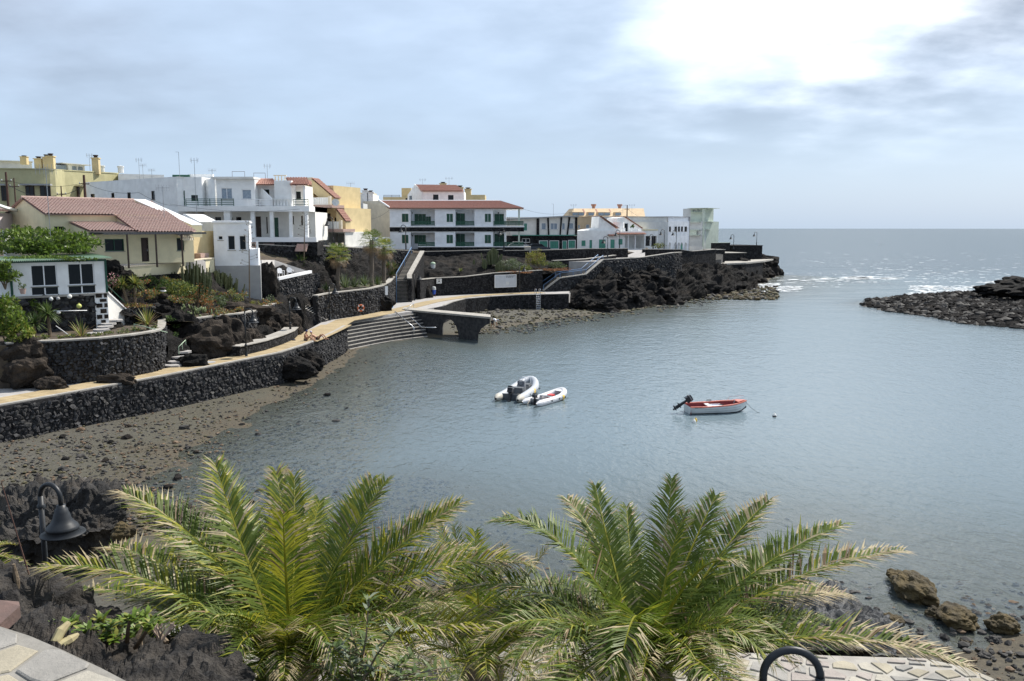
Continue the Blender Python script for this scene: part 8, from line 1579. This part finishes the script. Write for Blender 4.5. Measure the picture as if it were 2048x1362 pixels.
def sunbather2():
    root = empty('person', o2, 'tanned person in black trunks reclining with bent knees behind the sitting one', 'person', 'sunbathers'); J = {'pel': (0, 0, .12, .14), 'bel': (-.17, 0, .20, .12), 'che': (-.36, 0, .33, (.14, .11)), 'nek': (-.50, 0, .48, .055), 'hea': (-.56, 0, .62, .095), 'top': (-.57, 0, .69, .07)}; E = [('pel', 'bel'), ('bel', 'che'), ('che', 'nek'), ('nek', 'hea'), ('hea', 'top')]
    for s, t in ((1, 'l'), (-1, 'r')):
        J.update({t + 'sh': (-.40, s * .19, .40, .06), t + 'el': (-.55, s * .22, .1, .045), t + 'wr': (-.33, s * .22, .05, .032), t + 'hi': (.06, s * .1, .13, .095), t + 'kn': (.42 + s * .03, s * .12, .48, .06), t + 'an': (.72 + s * .06, s * .12, .09, .04), t + 'to': (.90 + s * .06, s * .13, .04, .03)}); E += [('che', t + 'sh'), (t + 'sh', t + 'el'), (t + 'el', t + 'wr'), ('pel', t + 'hi'), (t + 'hi', t + 'kn'), (t + 'kn', t + 'an'), (t + 'an', t + 'to')]; hand(J, E, t + 'wr', (.9, 0, -.05), s, t)
    body(root, 'body', J, E, m_skin, o2, ex); head_parts(root, o2, ex, (-.555, 0, .64), None, None, mat('cap_lilac', (.55, .50, .62), rough=.8)); mb = MB(); mb.blob(o2 + Z0 * .14 + ex * .02, (.20, .19, .14), 3, .03, 2, 1); mb.build('swim_trunks', m_blk, root)
sunbather2()
mb = MB(); mb.box(o1 + V((-.3, .15, -.02)), 2.2, 1.5, .025, ex); mb.build('towel', m_wpaint, label='white towel spread under the sunbathers', cat='towel'); mb = MB(); mb.blob(o1 + V((-1.0, .1, .06)), (.16, .1, .07), 2, .2, 2, 4); mb.build('bag', mat('bag_navy', (.03, .035, .06), rough=.8), label='small dark bag at the end of the white towel', cat='bag')
o3 = G(985.5, 656.5, .12); o3.z = max(.1, bedz(o3.x, o3.y)) + .03; e3 = V((1, -.1, 0)).normalized()
def forager():
    root = empty('person', o3, 'person in a white shirt bending down on the weedy shore beside the pier', 'person'); J = {'pel': (-.08, 0, .92, .13), 'bel': (.1, 0, 1.05, .12), 'che': (.32, 0, 1.06, (.15, .12)), 'nek': (.48, 0, 1.0, .055), 'hea': (.60, 0, .93, .095), 'top': (.67, 0, .90, .07)}; E = [('pel', 'bel'), ('bel', 'che'), ('che', 'nek'), ('nek', 'hea'), ('hea', 'top')]
    for s, t in ((1, 'l'), (-1, 'r')):
        f = .12 * s; J.update({t + 'sh': (.36, s * .18, .98, .06), t + 'el': (.42, s * .18, .68, .045), t + 'wr': (.50, s * .12, .42, .032), t + 'hi': (-.06, s * .1, .86, .10), t + 'kn': (.0 + f, s * .11, .48, .065), t + 'an': (-.04 + f * 1.5, s * .12, .09, .042), t + 'to': (.14 + f * 1.5, s * .13, .035, .03)}); E += [('che', t + 'sh'), (t + 'sh', t + 'el'), (t + 'el', t + 'wr'), ('pel', t + 'hi'), (t + 'hi', t + 'kn'), (t + 'kn', t + 'an'), (t + 'an', t + 'to')]; hand(J, E, t + 'wr', (.2, 0, -.95), s, t)
    body(root, 'body', J, E, m_skin, o3, e3); head_parts(root, o3, e3, (.61, 0, .95), None, None, mat('cap_pale', (.5, .55, .62), rough=.8))
    JS = {'b': (.0, 0, .99, .155), 'c': (.2, 0, 1.07, .16), 'd': (.38, 0, 1.05, (.17, .14)), 'e': (.46, 0, 1.01, .08)}; ES = [('b', 'c'), ('c', 'd'), ('d', 'e')]
    for s in (1, -1): JS['s%d' % s] = (.37, s * .2, .97, .075); JS['t%d' % s] = (.42, s * .2, .76, .07); ES += [('d', 's%d' % s), ('s%d' % s, 't%d' % s)]
    body(root, 'shirt', JS, ES, m_wpaint, o3, e3); JT = {'p': (-.08, 0, .90, .15)}; ET = []
    for s in (1, -1): JT['h%d' % s] = (-.05, s * .1, .82, .12); JT['k%d' % s] = (.0 + .1 * s, s * .11, .52, .085); ET += [('p', 'h%d' % s), ('h%d' % s, 'k%d' % s)]
    body(root, 'shorts', JT, ET, mat('dark_shorts', (.03, .03, .035), rough=.8), o3, e3)
forager()
